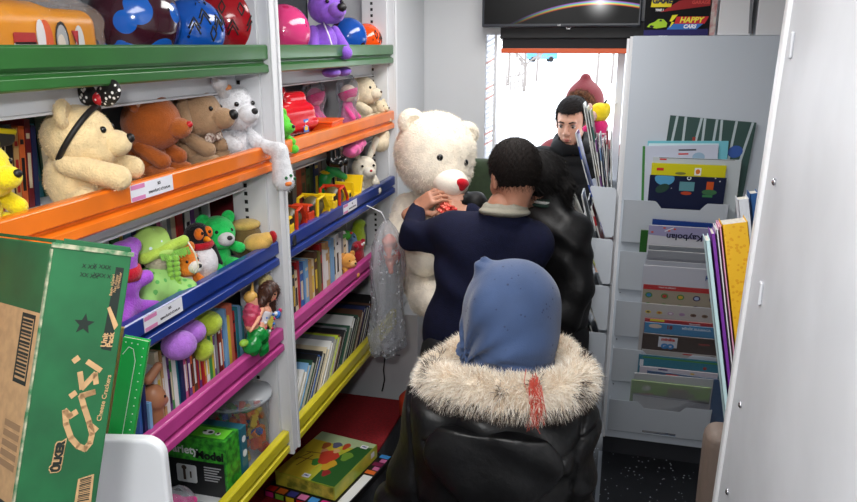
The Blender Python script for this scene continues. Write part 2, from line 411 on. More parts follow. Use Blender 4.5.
# doorway roller blind, television
t = thing('roller_blind', 'black roller blind with orange bottom rail over the doorway', 'blind', (-.58, 3.53, 1.80))
MB().box((.0, -.02, .075), (.70, .02, .15)).build('cassette', mat('blind_black', (22, 22, 26), .5), t, bevel=.006)
MB().box((.01, -.012, .03), (.69, -.004, .075)).build('blind_fabric', mat('blind_cloth', (30, 30, 34), .8), t)
MB().box((.005, -.018, .012), (.695, .0, .034)).build('bottom_rail', mat('blind_orange', (206, 84, 30), .4), t, bevel=.003, label='orange bottom rail')
t = thing('television', 'black flat television hung above the bright doorway', 'television', (-.305, 3.44, 1.925))
MB().box((-.345, -.02, 0), (.345, .04, .42)).build('casing', mat('tv_casing', (40, 44, 52), .35), t, bevel=.006)
sm_ = mat('tv_screen', (6, 7, 9), .4, spec=.2); n = sm_.node_tree; b = n.nodes['Principled BSDF']
tcn = n.nodes.new('ShaderNodeTexCoord'); sp = n.nodes.new('ShaderNodeSeparateXYZ'); n.links.new(tcn.outputs['Object'], sp.inputs[0])
def mth(op, a, b_=None, c=None):
    q = n.nodes.new('ShaderNodeMath'); q.operation = op
    for i, v_ in enumerate((a, b_, c)):
        if v_ is None: continue
        if isinstance(v_, (int, float)): q.inputs[i].default_value = v_
        else: n.links.new(v_, q.inputs[i])
    return q.outputs[0]
# picture on the screen: a dark image crossed by a shallow rainbow arc with a bright core (content of the display)
dx = mth('SUBTRACT', sp.outputs['X'], .17); curve = mth('MULTIPLY', mth('MULTIPLY', dx, dx), -.62)
dist = mth('SUBTRACT', sp.outputs['Z'], mth('ADD', curve, .098))
arc = n.nodes.new('ShaderNodeValToRGB'); cr = arc.color_ramp
n.links.new(mth('MULTIPLY_ADD', dist, 22, .5), arc.inputs[0])
cr.elements[0].position = .30; cr.elements[0].color = (0, 0, 0, 1); cr.elements[1].position = .74; cr.elements[1].color = (0, 0, 0, 1)
for p_, c_ in ((.38, (.8, .1, .05, 1)), (.46, (.9, .7, .1, 1)), (.53, (.2, .8, .3, 1)), (.6, (.2, .35, .9, 1)), (.67, (.5, .15, .6, 1))):
    e = cr.elements.new(p_); e.color = c_
r2 = mth('SQRT', mth('ADD', mth('MULTIPLY', mth('SUBTRACT', sp.outputs['X'], .17), mth('SUBTRACT', sp.outputs['X'], .17)), mth('MULTIPLY', mth('SUBTRACT', sp.outputs['Z'], .1), mth('SUBTRACT', sp.outputs['Z'], .1))))
core = n.nodes.new('ShaderNodeMapRange'); n.links.new(r2, core.inputs[0]); core.inputs[1].default_value = 0; core.inputs[2].default_value = .12; core.inputs[3].default_value = 1; core.inputs[4].default_value = 0
core2 = mth('POWER', core.outputs[0], 4); fade = n.nodes.new('ShaderNodeMapRange'); n.links.new(r2, fade.inputs[0]); fade.inputs[1].default_value = .05; fade.inputs[2].default_value = .36; fade.inputs[3].default_value = 1; fade.inputs[4].default_value = 0.05
mx = n.nodes.new('ShaderNodeMix'); mx.data_type = 'RGBA'; mx.blend_type = 'ADD'; mx.inputs[0].default_value = 1
vm = n.nodes.new('ShaderNodeMix'); vm.data_type = 'RGBA'; vm.blend_type = 'MULTIPLY'; vm.inputs[0].default_value = 1
n.links.new(arc.outputs[0], vm.inputs[6]); n.links.new(fade.outputs[0], vm.inputs[7])
n.links.new(vm.outputs[2], mx.inputs[6]); n.links.new(core2, mx.inputs[7]); n.links.new(mx.outputs[2], b.inputs['Emission Color']); b.inputs['Emission Strength'].default_value = 1.0
MB().box((-.334, -.0215, .014), (.334, -.02, .41)).build('screen', sm_, t, label='dark screen showing a rainbow arc and bright spark')
text('LG', .011, pm((210, 210, 215), .4), t, frame((0, -.0208, .007), (1, 0, 0), (0, 0, 1)), bold=.0003)
MB().tube([(.03, -.008, -.001), (.034, -.008, -.008), (.045, -.008, -.008), (.05, -.008, -.001)], .002).build('cable_hook', white, t)

# rack with pockets facing the camera and the side rack of leaning magazines
RY = 3.30; RX0, RX1, RTOP = .0, .62, 1.885
t = thing('display_rack', 'tall grey display rack with wide pockets facing forward', 'rack', (RX0, RY, FL))
MB().box((.012, 0, .095), (RX1, .03, RTOP - FL)).build('back_panel', grey_panel, t, bevel=.001)
MB().box((.0, .001, .09), (  .0118, .205, RTOP - FL - .002)).build('side_panel', white_metal, t, bevel=.001)
MB().box((.61, .031, .09), (RX1, .205, RTOP - FL - .002)).build('side_panel', white_metal, t)
MB().box((.005, .02, 0), (RX1 - .01, .2, .095)).build('plinth', mat('plinth', (40, 42, 48), .5), t, label='dark plinth')
PTOP = [1.21, .982, .752, .525, .27]; PBOT = [1.01, .79, .565, .34, .085]
hole = pm((90, 96, 104), .5)
for i in range(5):
    zt, zb = PTOP[i] - FL, PBOT[i] - FL; x0, x1 = .022, .445 + i * .006; c = .255; nw, nd = .085, .032 if i in (0, 4) else .028
    outl = [(x0, zb), (x1, zb), (x1, zt - .004), (x1 - .004, zt)] + [(c + nw + .02, zt), (c + nw + .008, zt - .006), (c + nw - .004, zt - nd + .004), (c + nw - .016, zt - nd), (c - nw + .016, zt - nd), (c - nw + .004, zt - nd + .004), (c - nw - .008, zt - .006), (c - nw - .02, zt)] + [(x0 + .004, zt), (x0, zt - .004)]
    def lean(p, off): k = (p[1] - zb) / (zt - zb); return (p[0], -.022 - .055 * k + off, p[1])
    mb = MB(); N_ = len(outl)
    V = [lean(p, 0) for p in outl] + [lean(p, .002) for p in outl]
    # front sheet split into left block, middle block, right block so that the notch stays clean
    def quad(xa, xb, za, zb_):
        V = [lean((xa, za), 0), lean((xb, za), 0), lean((xb, zb_), 0), lean((xa, zb_), 0), lean((xa, za), .002), lean((xb, za), .002), lean((xb, zb_), .002), lean((xa, zb_), .002)]
        mb.add(V, [(0, 1, 2, 3), (7, 6, 5, 4), (0, 4, 5, 1), (1, 5, 6, 2), (2, 6, 7, 3), (3, 7, 4, 0)])
    L_ = c - nw - .02; R_ = c + nw + .02
    quad(x0, L_, zb, zt); quad(L_, R_, zb + (.02 if i == 4 else 0), zt - nd); quad(R_, x1, zb, zt)
    if i == 4: quad(L_, L_ + .03, zb, zb + .02); quad(R_ - .03, R_, zb, zb + .02)
    for (xa, xb, sx) in ((L_, L_ + .028, 1), (R_ - .028, R_, -1)):
        a, b2 = (xa, xb) if sx > 0 else (xb, xa)
        V = [lean((a, zt - nd), 0), lean((b2, zt - nd), 0), lean((a + sx * .008, zt - .006), 0), lean((a, zt), 0)]; mb.add(V, [(0, 1, 2, 3)])
    mb.box((x0, -.022, zb), (x1, 0, zb + .002))
    for xx in (x0, x1 - .002):
        mb.prism([(-.022, zb), (0, zb), (0, zt - .02), (-.077, zt)], 0, xx, xx + .002)
    mb.ball((x0 + .012, -.03, zb - .014), .003, mi=1, seg=8, rings=6) if i in (1, 2, 3) else None
    mb.build('pocket', [pocket_metal, hole], t)
MB().ball((.035, -.001, 1.18 - FL), .003).build('rivet', chrome, t, smooth=True)

t = thing('magazine_rack', 'narrow side rack of tilted pockets stuffed with magazines along the aisle', 'rack', (0, RY, FL))
MB().box((-.012, .03, .09), (-.001, .205, RTOP - FL - .01)).build('spine_panel', white_metal, t)
SPT = [1.245, 1.01, .79, .56, .345]; SPB = [1.02, .80, .575, .35, .13]
for i in range(5):
    zt, zb = SPT[i] - FL, SPB[i] - FL; mb = MB()
    poly = [(-.012, zb + .01), (-.012, zt - .012), (-.02, zt), (-.122, zt + .004), (-.128, zt - .004), (-.048, zb + .0), (-.02, zb)]
    mb.prism(poly, 1, 0.0, .003); mb.prism(poly, 1, .198, .201)
    a = Vector((-.128, zt - .004)); b2 = Vector((-.048, zb))
    mb.prism([(a.x, a.y - .09), (b2.x, b2.y), (b2.x + .003, b2.y), (a.x + .003, a.y - .09)] if False else [(-.1, zb + (zt - zb) * .62), (-.048, zb), (-.012, zb), (-.012, zb + .003), (-.046, zb + .003), (-.097, zb + (zt - zb) * .62)], 1, .003, .198)
    mb.build('pocket', pocket_metal, t, bevel=.0008)
t = thing('rack_post', 'slim white metal post standing behind the side rack', 'post', (-.03, 3.64, FL))
MB().box((-.02, -.008, 0), (.014, .016, 1.88 - FL)).build('post', white_metal, t, bevel=.002)
MB().box((.024, -.008, 0), (.034, .012, 1.88 - FL)).build('post', white_metal, t, bevel=.002)

# foreground panel on the right with rounded trim and fasteners
t = thing('side_partition', 'large white partition panel in the right foreground', 'partition', (.24, 0, 0))
pf = mat('partition_face', (214, 216, 221), .42, var=.03, vscale=5)
TY = lambda z: 1.336 + (1.918 - z) * .134
MB().prism([(.25, FL), (TY(FL), FL), (TY(2.39), 2.39), (.25, 2.39)], 0, .001, .022).build('sheet', pf, t)
MB().prism([(TY(FL) - .022, FL), (TY(FL) + .004, FL), (TY(2.39) + .004, 2.39), (TY(2.39) - .022, 2.39)], 0, -.006, .024).build('edge_trim', mat('edge_trim', (240, 240, 242), .3), t, bevel=.004, seg=3, label='rounded white edge trim')
for px, py in ((775, 182), (741, 405), (728, 492)):
    p = at_x(px, py, .24)
    MB().ball((-.001, p.y, p.z), (.004, .006, .006)).build('rivet', chrome, t, smooth=True)
for px, py in ((792, 45), (761, 293)):
    p = at_x(px, py, .24); MB().box((-.004, p.y - .008, p.z - .02), (.001, p.y + .008, p.z + .02)).build('clip', pf, t, bevel=.003)
# ------------------------------------------------------------------ soft toys
eye_m = mat('bead_eye', (10, 9, 9), .08); velvet_black = pm((16, 13, 13), .6)
def eyes_and_nose(t, pts, nose, nose_c=(20, 16, 16), er=.0042, nr=(.006, .008, .006), nt=None):
    for p in pts: MB().ball(p, er, 12, 8).build('eye', eye_m, t, smooth=True)
    if nose is not None: MB().ball(nose, nr, 12, 8).build('nose', pm(nose_c, .5), nt or t, smooth=True)
def plush(name, label, loc, s, rz, col, muz=None, ear=None, cat='soft toy', group='soft toys on the shelves', noser=.05, nose_c=(20, 16, 16),
          head=(.08, 0, .66), hr=(.30, .31, .30), tilt=0, fur=(1100, .006, .0012), ears='round', arm=None, leg=None, body_r=(.22, .24, .27), sub='head', eyes=True, muzr=(.14, .15, .12), mpos=(.30, 0, -.06), limb=1.0, belly=None):
    t = thing(name, label, cat, loc, (0, tilt, rz), group)
    m = plush_mat(col); mm = plush_mat(muz or col); h = max(.003, s * .019)
    S = lambda *v: tuple(q * s for q in v)
    fr = (fur[0], fur[1], fur[2], dict(seed=int(s * 1e4) + int(loc[1] * 100), droop=(0, 0, -.4))) if fur else None
    bf = disp(ell(S(0, 0, .26), S(*body_r)), lambda P: .006 * s * np.sin(P[:, 0] * 60 / s * .3) * np.sin(P[:, 2] * 70 / s * .3))
    sdf_obj('body', bf, *bounds([S(-.3, -.3, 0), S(.3, .3, .56)], .01), h, m, t, fur=fr)
    if belly: sdf_obj('belly_patch', ell(S(.10, 0, .26), S(.15, .16, .2)), *bounds([S(-.1, -.2, 0), S(.3, .2, .5)], .01), h, plush_mat(belly), t, label='contrasting belly patch')
    hx, hy, hz = head
    hf = sm(.04 * s, ell(S(*head), S(*hr)), ell(S(hx + .16, hy, hz - .12), S(.16, .22, .14)))
    hdo = sdf_obj('head', hf, *bounds([S(hx - .4, -.4, hz - .4), S(hx + .42, .4, hz + .4)], .01), h, m, t, fur=fr)
    c = (hx + mpos[0], hy + mpos[1], hz + mpos[2])
    muo = sdf_obj('muzzle', ell(S(*c), S(*muzr)), *bounds([S(c[0] - .22, -.25, c[2] - .2), S(c[0] + .22, .25, c[2] + .2)], .005), h * .8, mm, t)
    if ears == 'round':
        for sy in (-1, 1):
            ec = (hx - .03, sy * hr[1] * .78, hz + hr[2] * .78)
            ea = sdf_obj('ear', cut(ell(S(*ec), S(.065, .13, .13)), ell(S(ec[0] + .07, ec[1], ec[2]), S(.04, .085, .085))), *bounds([S(*ec)], .17 * s), h * .8, m, t, fur=(fr[0] // 5, fr[1], fr[2], fr[3]) if fr else None)
            if ear: MB().ball(S(ec[0] + .035, ec[1], ec[2]), S(.022, .085, .085), 14, 8).build('inner_ear', plush_mat(ear), ea, smooth=True, label='paler inner ear')
    elif ears == 'long':
        for sy in (-1, 1):
            a = S(hx - .02, sy * .14, hz + .22); b_ = S(hx - .05, sy * .34, hz + .62)
            ea = sdf_obj('ear', cap(a, b_, .07 * s, .085 * s), *bounds([a, b_], .12 * s), h * .8, m, t)
            if ear: MB().ball(tuple((q + w_) / 2 + (.06 * s if i == 0 else 0) for i, (q, w_) in enumerate(zip(a, b_))), S(.02, .05, .13), 12, 8).build('inner_ear', plush_mat(ear), ea, smooth=True)
    elif ears == 'floppy':
        for sy in (-1, 1):
            a = S(hx - .06, sy * .24, hz + .22); b_ = S(hx - .0, sy * .35, hz - .12)
            sdf_obj('ear', cap(a, b_, .06 * s, .095 * s), *bounds([a, b_], .12 * s), h * .8, m, t)
    for sy in (-1, 1):
        a = S(.04, sy * .21, .42); b_ = S(*(arm or (.30, .20, .27))); b_ = (b_[0], sy * b_[1], b_[2])
        sdf_obj('arm', cap(a, b_, .085 * s * limb, .095 * s * limb), *bounds([a, b_], .13 * s), h * .9, m, t, fur=(fr[0] // 4, fr[1], fr[2], fr[3]) if fr else None)
        a = S(.08, sy * .14, .12); b_ = S(*(leg or (.36, .20, .105))); b_ = (b_[0], sy * b_[1], b_[2])
        sdf_obj('leg', cap(a, b_, .10 * s * limb, .105 * s * limb), *bounds([a, b_], .14 * s), h * .9, m, t, fur=(fr[0] // 4, fr[1], fr[2], fr[3]) if fr else None)
    if eyes:
        eyes_and_nose(hdo, [S(hx + .245, sy * .14, hz + .075) for sy in (-1, 1)], S(c[0] + muzr[0] * .93, c[1], c[2] + .045), nose_c, .032 * s, (noser * s * .8, noser * s, noser * s * .85), muo)
    t['scale_hint'] = s; del t['scale_hint']
    return t, S
dk = {i: DECK[i] - .0 for i in range(5)}
DZK = [z - .0 for z in DECK]; DZK = [z for z in DZK]
D = [z + .000 for z in DECK]
for i in range(5): D[i] = LIPZ[i] - .075 + .0305       # top face of each deck

# orange shelf, nearer bay
t, S = plush('teddy_bear', 'cream teddy bear wearing a black spotted bow headband on the orange shelf', (-1.055, 1.225, D[1]), .225, .42, (232, 206, 158), arm=(.46, .27, .30), leg=(.14, .20, .1), fur=(2200, .006, .0011), head=(.10, 0, .62), hr=(.30, .30, .28), limb=1.15)
hb = MB(); tl_ = .60; pts = [(.0225 + .071 * math.sin(a) * math.sin(tl_), .0715 * math.cos(a), .1395 + .071 * math.sin(a) * math.cos(tl_)) for a in np.linspace(-.7, PI + .7, 26)]
hb.tube(pts, .0056, 8)
hbo = hb.build('headband', velvet_black, t, smooth=True, label='black headband')
polka = dotted('polka_black', (16, 15, 17), (235, 232, 228), 95, .3)
for sy in (-1, 1):
    ax_ = Vector((.82, -.57, .0)); cb_ = Vector((.066, 0, .213)) + ax_ * .032 * sy + Vector((0, 0, .012)); f = ell(tuple(cb_), (.036, .009, .024), Matrix.Rotation(math.atan2(-.57, .82), 3, 'Z') @ Matrix.Rotation(-sy * .45, 3, 'Y'))
    sdf_obj('bow_loop', f, (-.02, -.08, .16), (.16, .08, .29), .002, polka, t, label='black bow loop with white dots')
MB().ball((.072, -.006, .214), (.013, .013, .013)).build('bow_knot', dotted('polka_red', (190, 20, 34), (240, 230, 230), 120, .25), t, smooth=True, label='red knot with white dots')
t, S = plush('teddy_bear', 'reddish brown teddy bear with small red nose on the orange shelf', (-1.09, 1.52, D[1]), .205, .12, (160, 82, 30), muz=(168, 90, 36), ear=(226, 196, 168), nose_c=(190, 20, 30), noser=.045, fur=(1500, .004, .0009), hr=(.33, .32, .33), head=(.1, 0, .68), mpos=(.33, 0, -.06))
t, S = plush('dog_toy', 'beige plush dog with black nose and striped bow on the orange shelf', (-1.09, 1.715, D[1]), .21, .12, (168, 136, 104), muz=(176, 142, 108), nose_c=(12, 10, 10), noser=.075, fur=(1500, .004, .0009), hr=(.30, .30, .30), ears='floppy', head=(.1, 0, .68), mpos=(.33, 0, -.05), muzr=(.15, .15, .13))
bow = MB()
for sy in (-1, 1): bow.ball(S(.30, sy * .11, .40), S(.05, .12, .07), 12, 8)
bow.ball(S(.33, 0, .40), S(.05, .05, .05))
bo = bow.build('striped_bow', mat('bow_cloth', (120, 84, 70), .8, rgb2=(232, 222, 210), vscale=160), t, smooth=True, label='brown and white striped bow')
t, S = plush('rabbit_toy', 'fluffy white plush rabbit with orange foot pads at the end of the orange shelf', (-1.04, 1.835, D[1]), .20, -.35, (232, 232, 236), ear=(240, 150, 90), nose_c=(30, 26, 28), ears='floppy', fur=(3600, .011, .0010), hr=(.27, .28, .30), leg=(.30, .16, .11), head=(.06, 0, .74))
# the paw that hangs over the rail and the raised ear with orange lining
f = ell((.088, .055, .018), (.027, .032, .024))
pw = sdf_obj('hanging_foot', sm(.01, cap((.06, .045, .05), (.126, .055, .035), .018, .02), cap((.126, .055, .035), (.135, .055, -.045), .022, .03)), (.03, .01, -.09), (.18, .1, .08), .003, plush_mat((232, 232, 236)), t, fur=(700, .009, .001))
MB().ball((.160, .048, -.05), (.008, .012, .007)).build('foot_pad', plush_mat((238, 132, 60)), t, smooth=True, label='orange foot pad')
for dy, dz in ((-.012, .012), (.006, .016), (.02, .006)): MB().ball((.163, .05 + dy, -.045 + dz), .0045).build('toe_pad', plush_mat((30, 110, 60)), t, smooth=True, label='green toe pad')
sdf_obj('raised_ear', cap((.02, -.03, .185), (.055, -.075, .222), .016, .02), (-.02, -.13, .15), (.1, 0, .26), .003, plush_mat((232, 232, 236)), t, fur=(400, .008, .001))
MB().ball((.058, -.055, .208), (.008, .016, .008)).build('ear_lining', plush_mat((242, 150, 84)), t, smooth=True, label='orange ear lining')
t, S = plush('yellow_toy', 'shiny yellow plush toy cut off by the left edge on the orange shelf', (-1.05, .99, D[1]), .17, .1, (236, 214, 30), fur=None, ears='round')
pch = thing('toy_pouch', 'black pouch with yellow piping lying on the books at far left', 'pouch', (-1.13, 1.065, D[1] + .155))
sdf_obj('pouch_body', rbox((0, 0, 0), (.05, .07, .02), .015), (-.07, -.09, -.04), (.07, .09, .04), .004, mat('pouch', (26, 28, 30), .6), pch)
MB().tube([(.052, -.07, .008), (.054, 0, .016), (.05, .06, .006), (.03, .075, -.004)], .005).build('piping', pm((226, 208, 20), .4), pch, smooth=True, label='yellow piping')

# orange shelf, farther bay
t, S = plush('green_toy', 'lime green plush toy beside the upright on the orange shelf of the farther bay', (-1.0, 2.02, D[1]), .13, -.2, (96, 206, 58), fur=None)
def at_shelf(px, py, x, z): p = at_x(px, py, x); return (p.x, p.y, z)
tr = thing('toy_truck', 'glossy red plastic toy truck body with black wheel on the orange shelf', 'toy truck', (-1.05, 2.19, D[1]), (0, 0, -.1))
red_pl = mat('red_plastic', (206, 20, 34), .18, coat=.4)
f = sm(.012, rbox((0, 0, .085), (.06, .115, .05), .03), rbox((-.01, .03, .14), (.045, .065, .03), .02))
f = sm(.006, f, cap((.035, -.10, .07), (.045, .10, .07), .02), cap((.0, -.09, .13), (.0, -.02, .175), .018))
sdf_obj('truck_body', f, (-.09, -.14, 0), (.09, .14, .2), .0045, red_pl, tr)
for y_ in (-.075, .07):
    MB().lathe([(.012, -.012), (.03, -.012), (.034, -.006), (.034, .006), (.03, .012), (.012, .012)], 20, M=Matrix.Translation((.02, y_, .036)) @ Matrix.Rotation(PI / 2, 4, 'Y')).build('wheel', mat('tyre', (18, 18, 20), .4), tr, smooth=False, bevel=.002)
rw_ = MB().lathe([(.008, -.014), (.034, -.014), (.038, 0), (.034, .014), (.008, .014)], 20, M=Matrix.Translation((.0, -.07, .165)) @ Matrix.Rotation(.4, 4, 'Y')).build('roof_wheel', mat('tyre', (18, 18, 20), .4), tr, label='black wheel lying on top')
MB().lathe([(.002, 0), (.018, .001), (.016, .004), (.002, .005)], 16, M=Matrix.Translation((.006, -.07, .178)) @ Matrix.Rotation(.4, 4, 'Y')).build('hub_cap', chrome, rw_, smooth=True)
MB().box((.0605, .015, .045), (.0615, .045, .085), 0).box((.0615, .02, .05), (.062, .038, .062), 1).box((.0615, .024, .064), (.062, .042, .08), 2).build('sticker', [pm((40, 110, 200), .4), pm((240, 190, 40), .4), pm((230, 235, 240), .4)], tr, label='blue sticker with yellow figure')
t = thing('toy_tray', 'orange plastic toy tipper tray beside the red truck', 'toy', (-1.02, 2.42, D[1] + .002), (0, 0, .1))
op = mat('orange_plastic', (240, 92, 22), .3)
MB().prism([(-.05, 0), (.045, 0), (.06, .055), (-.06, .055)], 1, -.07, .07).build('tray', op, t, bevel=.004)
MB().box((-.055, -.075, .055), (.062, .075, .062)).build('rim', op, t, bevel=.003)
def wrapped_doll(name, label, loc, s, col, face, hatc, rz=0):
    t = thing(name, label, 'doll', loc, (0, 0, rz), 'dolls in clear wrapping')
    S = lambda *v: tuple(q * s for q in v)
    sdf_obj('body', sm(.03 * s, cap(S(0, 0, .14), S(0, 0, .42), .15 * s, .10 * s), cap(S(.0, .1, .4), S(.16, .14, .2), .05 * s), cap(S(.0, -.1, .4), S(.16, -.14, .2), .05 * s)), *bounds([S(-.2, -.22, 0), S(.25, .22, .6)], .01), .0045, plush_mat(col), t)
    sdf_obj('head', ell(S(.02, 0, .64), S(.15, .17, .16)), *bounds([S(-.15, -.2, .45), S(.2, .2, .82)], .01), .004, plush_mat(face), t)
    sdf_obj('hat', cut(ell(S(.0, 0, .70), S(.19, .2, .22)), halfspace(S(0.02, 0, .69), (.35, 0, -1))), *bounds([S(-.22, -.22, .5), S(.22, .22, .95)], .01), .004, plush_mat(hatc), t, label='pink hat')
    eyes_and_nose(t, [S(.15, sy * .06, .64) for sy in (-1, 1)], None, er=.014 * s)
    P = [(r_ * s, z * s) for r_, z in ((.17, .0), (.22, .12), (.15, .4), (.21, .62), (.20, .82), (.10, .97))]
    w_ = MB().lathe(P, 14); 
    for i, v_ in enumerate(w_.v): 
        k = 1 + .07 * math.sin(i * 2.7); w_.v[i] = (v_[0] * k, v_[1] * k, v_[2])
    w_.build('wrapping', clear, t, smooth=False, label='clear crinkled wrapping')
    return t
wrapped_doll('wrapped_doll', 'pink plush doll in clear wrapping just right of the red truck', (-1.10, 2.55, D[1]), .205, (224, 70, 140), (236, 130, 170), (226, 60, 140))
wrapped_doll('wrapped_doll', 'pale doll with bright pink hat in clear wrapping, middle of the farther orange shelf', (-1.04, 2.73, D[1]), .21, (226, 80, 150), (236, 206, 184), (220, 40, 126))
cy = (222, 208, 180)
t, S = plush('lamb_toy', 'cream plush lamb sitting at the far end of the orange shelf', (-1.07, 2.94, D[1]), .20, -.1, cy, muz=(226, 214, 190), fur=(1500, .006, .0013), ears='floppy', nose_c=(80, 60, 50), noser=.03, belly=(186, 140, 80))
t, S = plush('lamb_toy', 'tiny cream plush lamb in front of the larger lamb on the orange shelf', (-.995, 2.985, D[1]), .095, -.3, (226, 212, 180), fur=(600, .004, .0011), eyes=True)

# blue shelf, farther bay
t, S = plush('rabbit_toy', 'white plush rabbit with upright ears on the blue shelf of the farther bay', (-1.03, 2.86, D[2]), .175, -.85, (232, 224, 206), muz=(236, 228, 212), ear=(220, 200, 180), ears='long', nose_c=(190, 40, 50), noser=.035, fur=(1600, .004, .001), hr=(.27, .29, .27), head=(.08, 0, .62), tilt=0)
t = thing('wrapped_doll', 'pink wrapped toy and cream lamb foot hanging below the farther orange rail', 'soft toy', (-.985, 2.62, 1.47))
sdf_obj('body', disp(sm(.02, ell((0, 0, 0), (.03, .06, .03)), ell((0, .06, .015), (.028, .05, .028))), lambda P: .004 * np.sin(P[:, 1] * 130) * np.sin(P[:, 2] * 120)), (-.05, -.08, -.05), (.05, .13, .06), .004, plush_mat((224, 100, 160)), t)
t['label'] = 'pink toy in shiny wrap hanging below the farther orange rail'
MB().tube([(0, .02, .02), (0, .022, .075)], .003).build('hanging_loop', clear, t)
t = thing('soft_toy_foot', 'cream fluffy toy hanging below the far end of the orange rail', 'soft toy', (-.975, 2.93, 1.455))
sdf_obj('body', sm(.01, ell((0, 0, 0), (.035, .042, .036)), ell((.0, .03, .028), (.03, .03, .03))), (-.05, -.06, -.05), (.05, .08, .07), .004, plush_mat(cy), t, fur=(900, .006, .0013))
MB().tube([(0, .02, .03), (-.01, .022, .08)], .003).build('hanging_loop', plush_mat(cy), t)
# tumbled toy trucks
ytp = mat('yellow_plastic', (236, 196, 24), .32); rtp = mat('truck_red', (206, 58, 26), .35); olive = mat('olive_drum', (84, 74, 44), .4)
def mixer(label, loc, rz, flip=False):
    t = thing('toy_mixer_truck', label, 'toy truck', loc, (0, 0, rz), 'plastic toy trucks on the blue shelf')
    c1, c2 = (rtp, ytp) if flip else (ytp, rtp)
    cb = MB().box((-.035, -.075, .02), (.035, -.035, .07)).prism([(-.075, .07), (-.035, .07), (-.04, .092), (-.068, .092)], 0, -.032, .032); cbo = cb.build('cab', c2, t, bevel=.004)
    MB().box((-.0355, -.068, .072), (.0355, -.045, .086)).build('cab_window', black, cbo)
    MB().box((-.028, -.08, .012), (.028, .08, .024)).build('chassis', c1, t, bevel=.002)
    MB().lathe([(.012, -.045), (.026, -.03), (.036, .0), (.034, .02), (.020, .045)], 18, M=Matrix.Translation((0, .02, .068)) @ Matrix.Rotation(-PI / 2 + .35, 4, 'X')).build('drum', olive, t, smooth=True, label='dark olive drum')
    a = MB()
    for sx in (-1, 1):
        a.tube([(sx * .036, -.02, .024), (sx * .036, -.015, .1), (sx * .036, .03, .105), (sx * .036, .07, .06), (sx * .036, .07, .024)], .006, 6)
    a.box((-.04, .02, .1), (.04, .032, .11)); a.build('guard_frame', c1, t)
    for y_ in (-.055, .01, .055):
        for sx in (-1, 1):
            MB().lathe([(.005, -.007), (.017, -.007), (.018, 0), (.017, .007), (.005, .007)], 14, M=Matrix.Translation((sx * .034, y_, .018)) @ Matrix.Rotation(PI / 2, 4, 'Y')).build('wheel', pm((24, 22, 24), .6), t)
    return t
mixer('yellow cabbed toy mixer truck beside the upright, nearest of the blue shelf trucks', (-.995, 2.06, D[2]), .1, True)
mixer('red and yellow toy mixer truck with dark drum, middle of the blue shelf trucks', (-1.0, 2.245, D[2]), -.05)
mixer('red framed toy mixer truck beside the yellow tipper on the blue shelf', (-.995, 2.425, D[2]), .05, True)
t = thing('toy_tipper', 'yellow plastic toy tipper truck in front of the white rabbit', 'toy truck', (-1.0, 2.60, D[2]), (0, 0, 0), 'plastic toy trucks on the blue shelf')
MB().box((-.03, -.07, .018), (.03, -.035, .07)).build('cab', ytp, t, bevel=.005)
MB().box((-.0305, -.062, .046), (.0305, -.045, .062)).build('cab_window', black, t)
MB().prism([(-.03, .03), (.05, .03), (.085, .105), (.075, .11), (.045, .045), (-.025, .045), (-.03, .10), (-.038, .10)], 0, -.036, .036).build('tipper_bed', ytp, t, bevel=.003)
MB().box((-.026, -.075, .012), (.026, .07, .022)).build('chassis', rtp, t)
for y_ in (-.05, .045):
    for sx in (-1, 1): MB().lathe([(.005, -.007), (.018, -.007), (.018, .007), (.005, .007)], 14, M=Matrix.Translation((sx * .03, y_, .018)) @ Matrix.Rotation(PI / 2, 4, 'Y')).build('wheel', pm((24, 22, 24), .6), t)
t = thing('dinosaur_toy', 'green toy dinosaur with yellow collar above the toy trucks', 'toy', (-1.10, 2.62, D[2]))
sdf_obj('body', sm(.02, cap((0, .0, .03), (.0, 0, .09), .028, .02), cap((0, 0, .10), (.03, .02, .135), .02, .018), cap((.03, .0, .135), (.075, .015, .105), .02, .012)), (-.06, -.06, 0), (.12, .06, .17), .003, mat('green_rubber', (22, 140, 66), .4), t)
MB().lathe([(.018, 0), (.028, .006), (.018, .012)], 16, M=Matrix.Translation((.01, .0, .118))).build('collar', ytp, t, label='yellow collar')
for sy in (-1, 1): MB().ball((.05, .015 + sy * .012, .15), .006).build('eye', white, t, smooth=True)
t = thing('black_shoe_toy', 'pair of black doll boots hanging under the farther orange rail', 'doll boots', (-1.0, 2.47, 1.455))
for y_ in (-.022, .028):
    sdf_obj('boot', sm(.008, cap((0, y_, .0), (.0, y_, .04), .018, .016), cap((0, y_, -.008), (.03, y_, -.012), .018, .015)), (-.03, y_ - .03, -.04), (.06, y_ + .03, .07), .003, mat('boot_black', (14, 14, 15), .25), t)
MB().tube([(0, -.02, .045), (-.01, 0, .07), (0, .026, .045)], .002).build('cord', black, t)

# blue shelf, nearer bay
t = thing('jester_toy', 'purple plush star with red band behind the green carton', 'soft toy', (-1.02, 1.305, D[2]))
pur = plush_mat((166, 84, 204))
sdf_obj('body', sm(.01, cap((0, 0, .03), (0, .0, .16), .022, .03), cap((0, 0, .16), (0, .035, .172), .026, .02), cap((0, 0, .04), (.03, .05, .025), .022, .018), cap((0, 0, .05), (.02, -.05, .03), .022, .018), cap((0,0,.09),(.02,.045,.1),.02,.016)), (-.05, -.09, 0), (.07, .09, .22), .004, pur, t)
MB().lathe([(.03, 0), (.035, .015), (.031, .03)], 18, M=Matrix.Translation((0, .004, .105))).build('red_band', plush_mat((190, 20, 44)), t, smooth=True, label='red band')
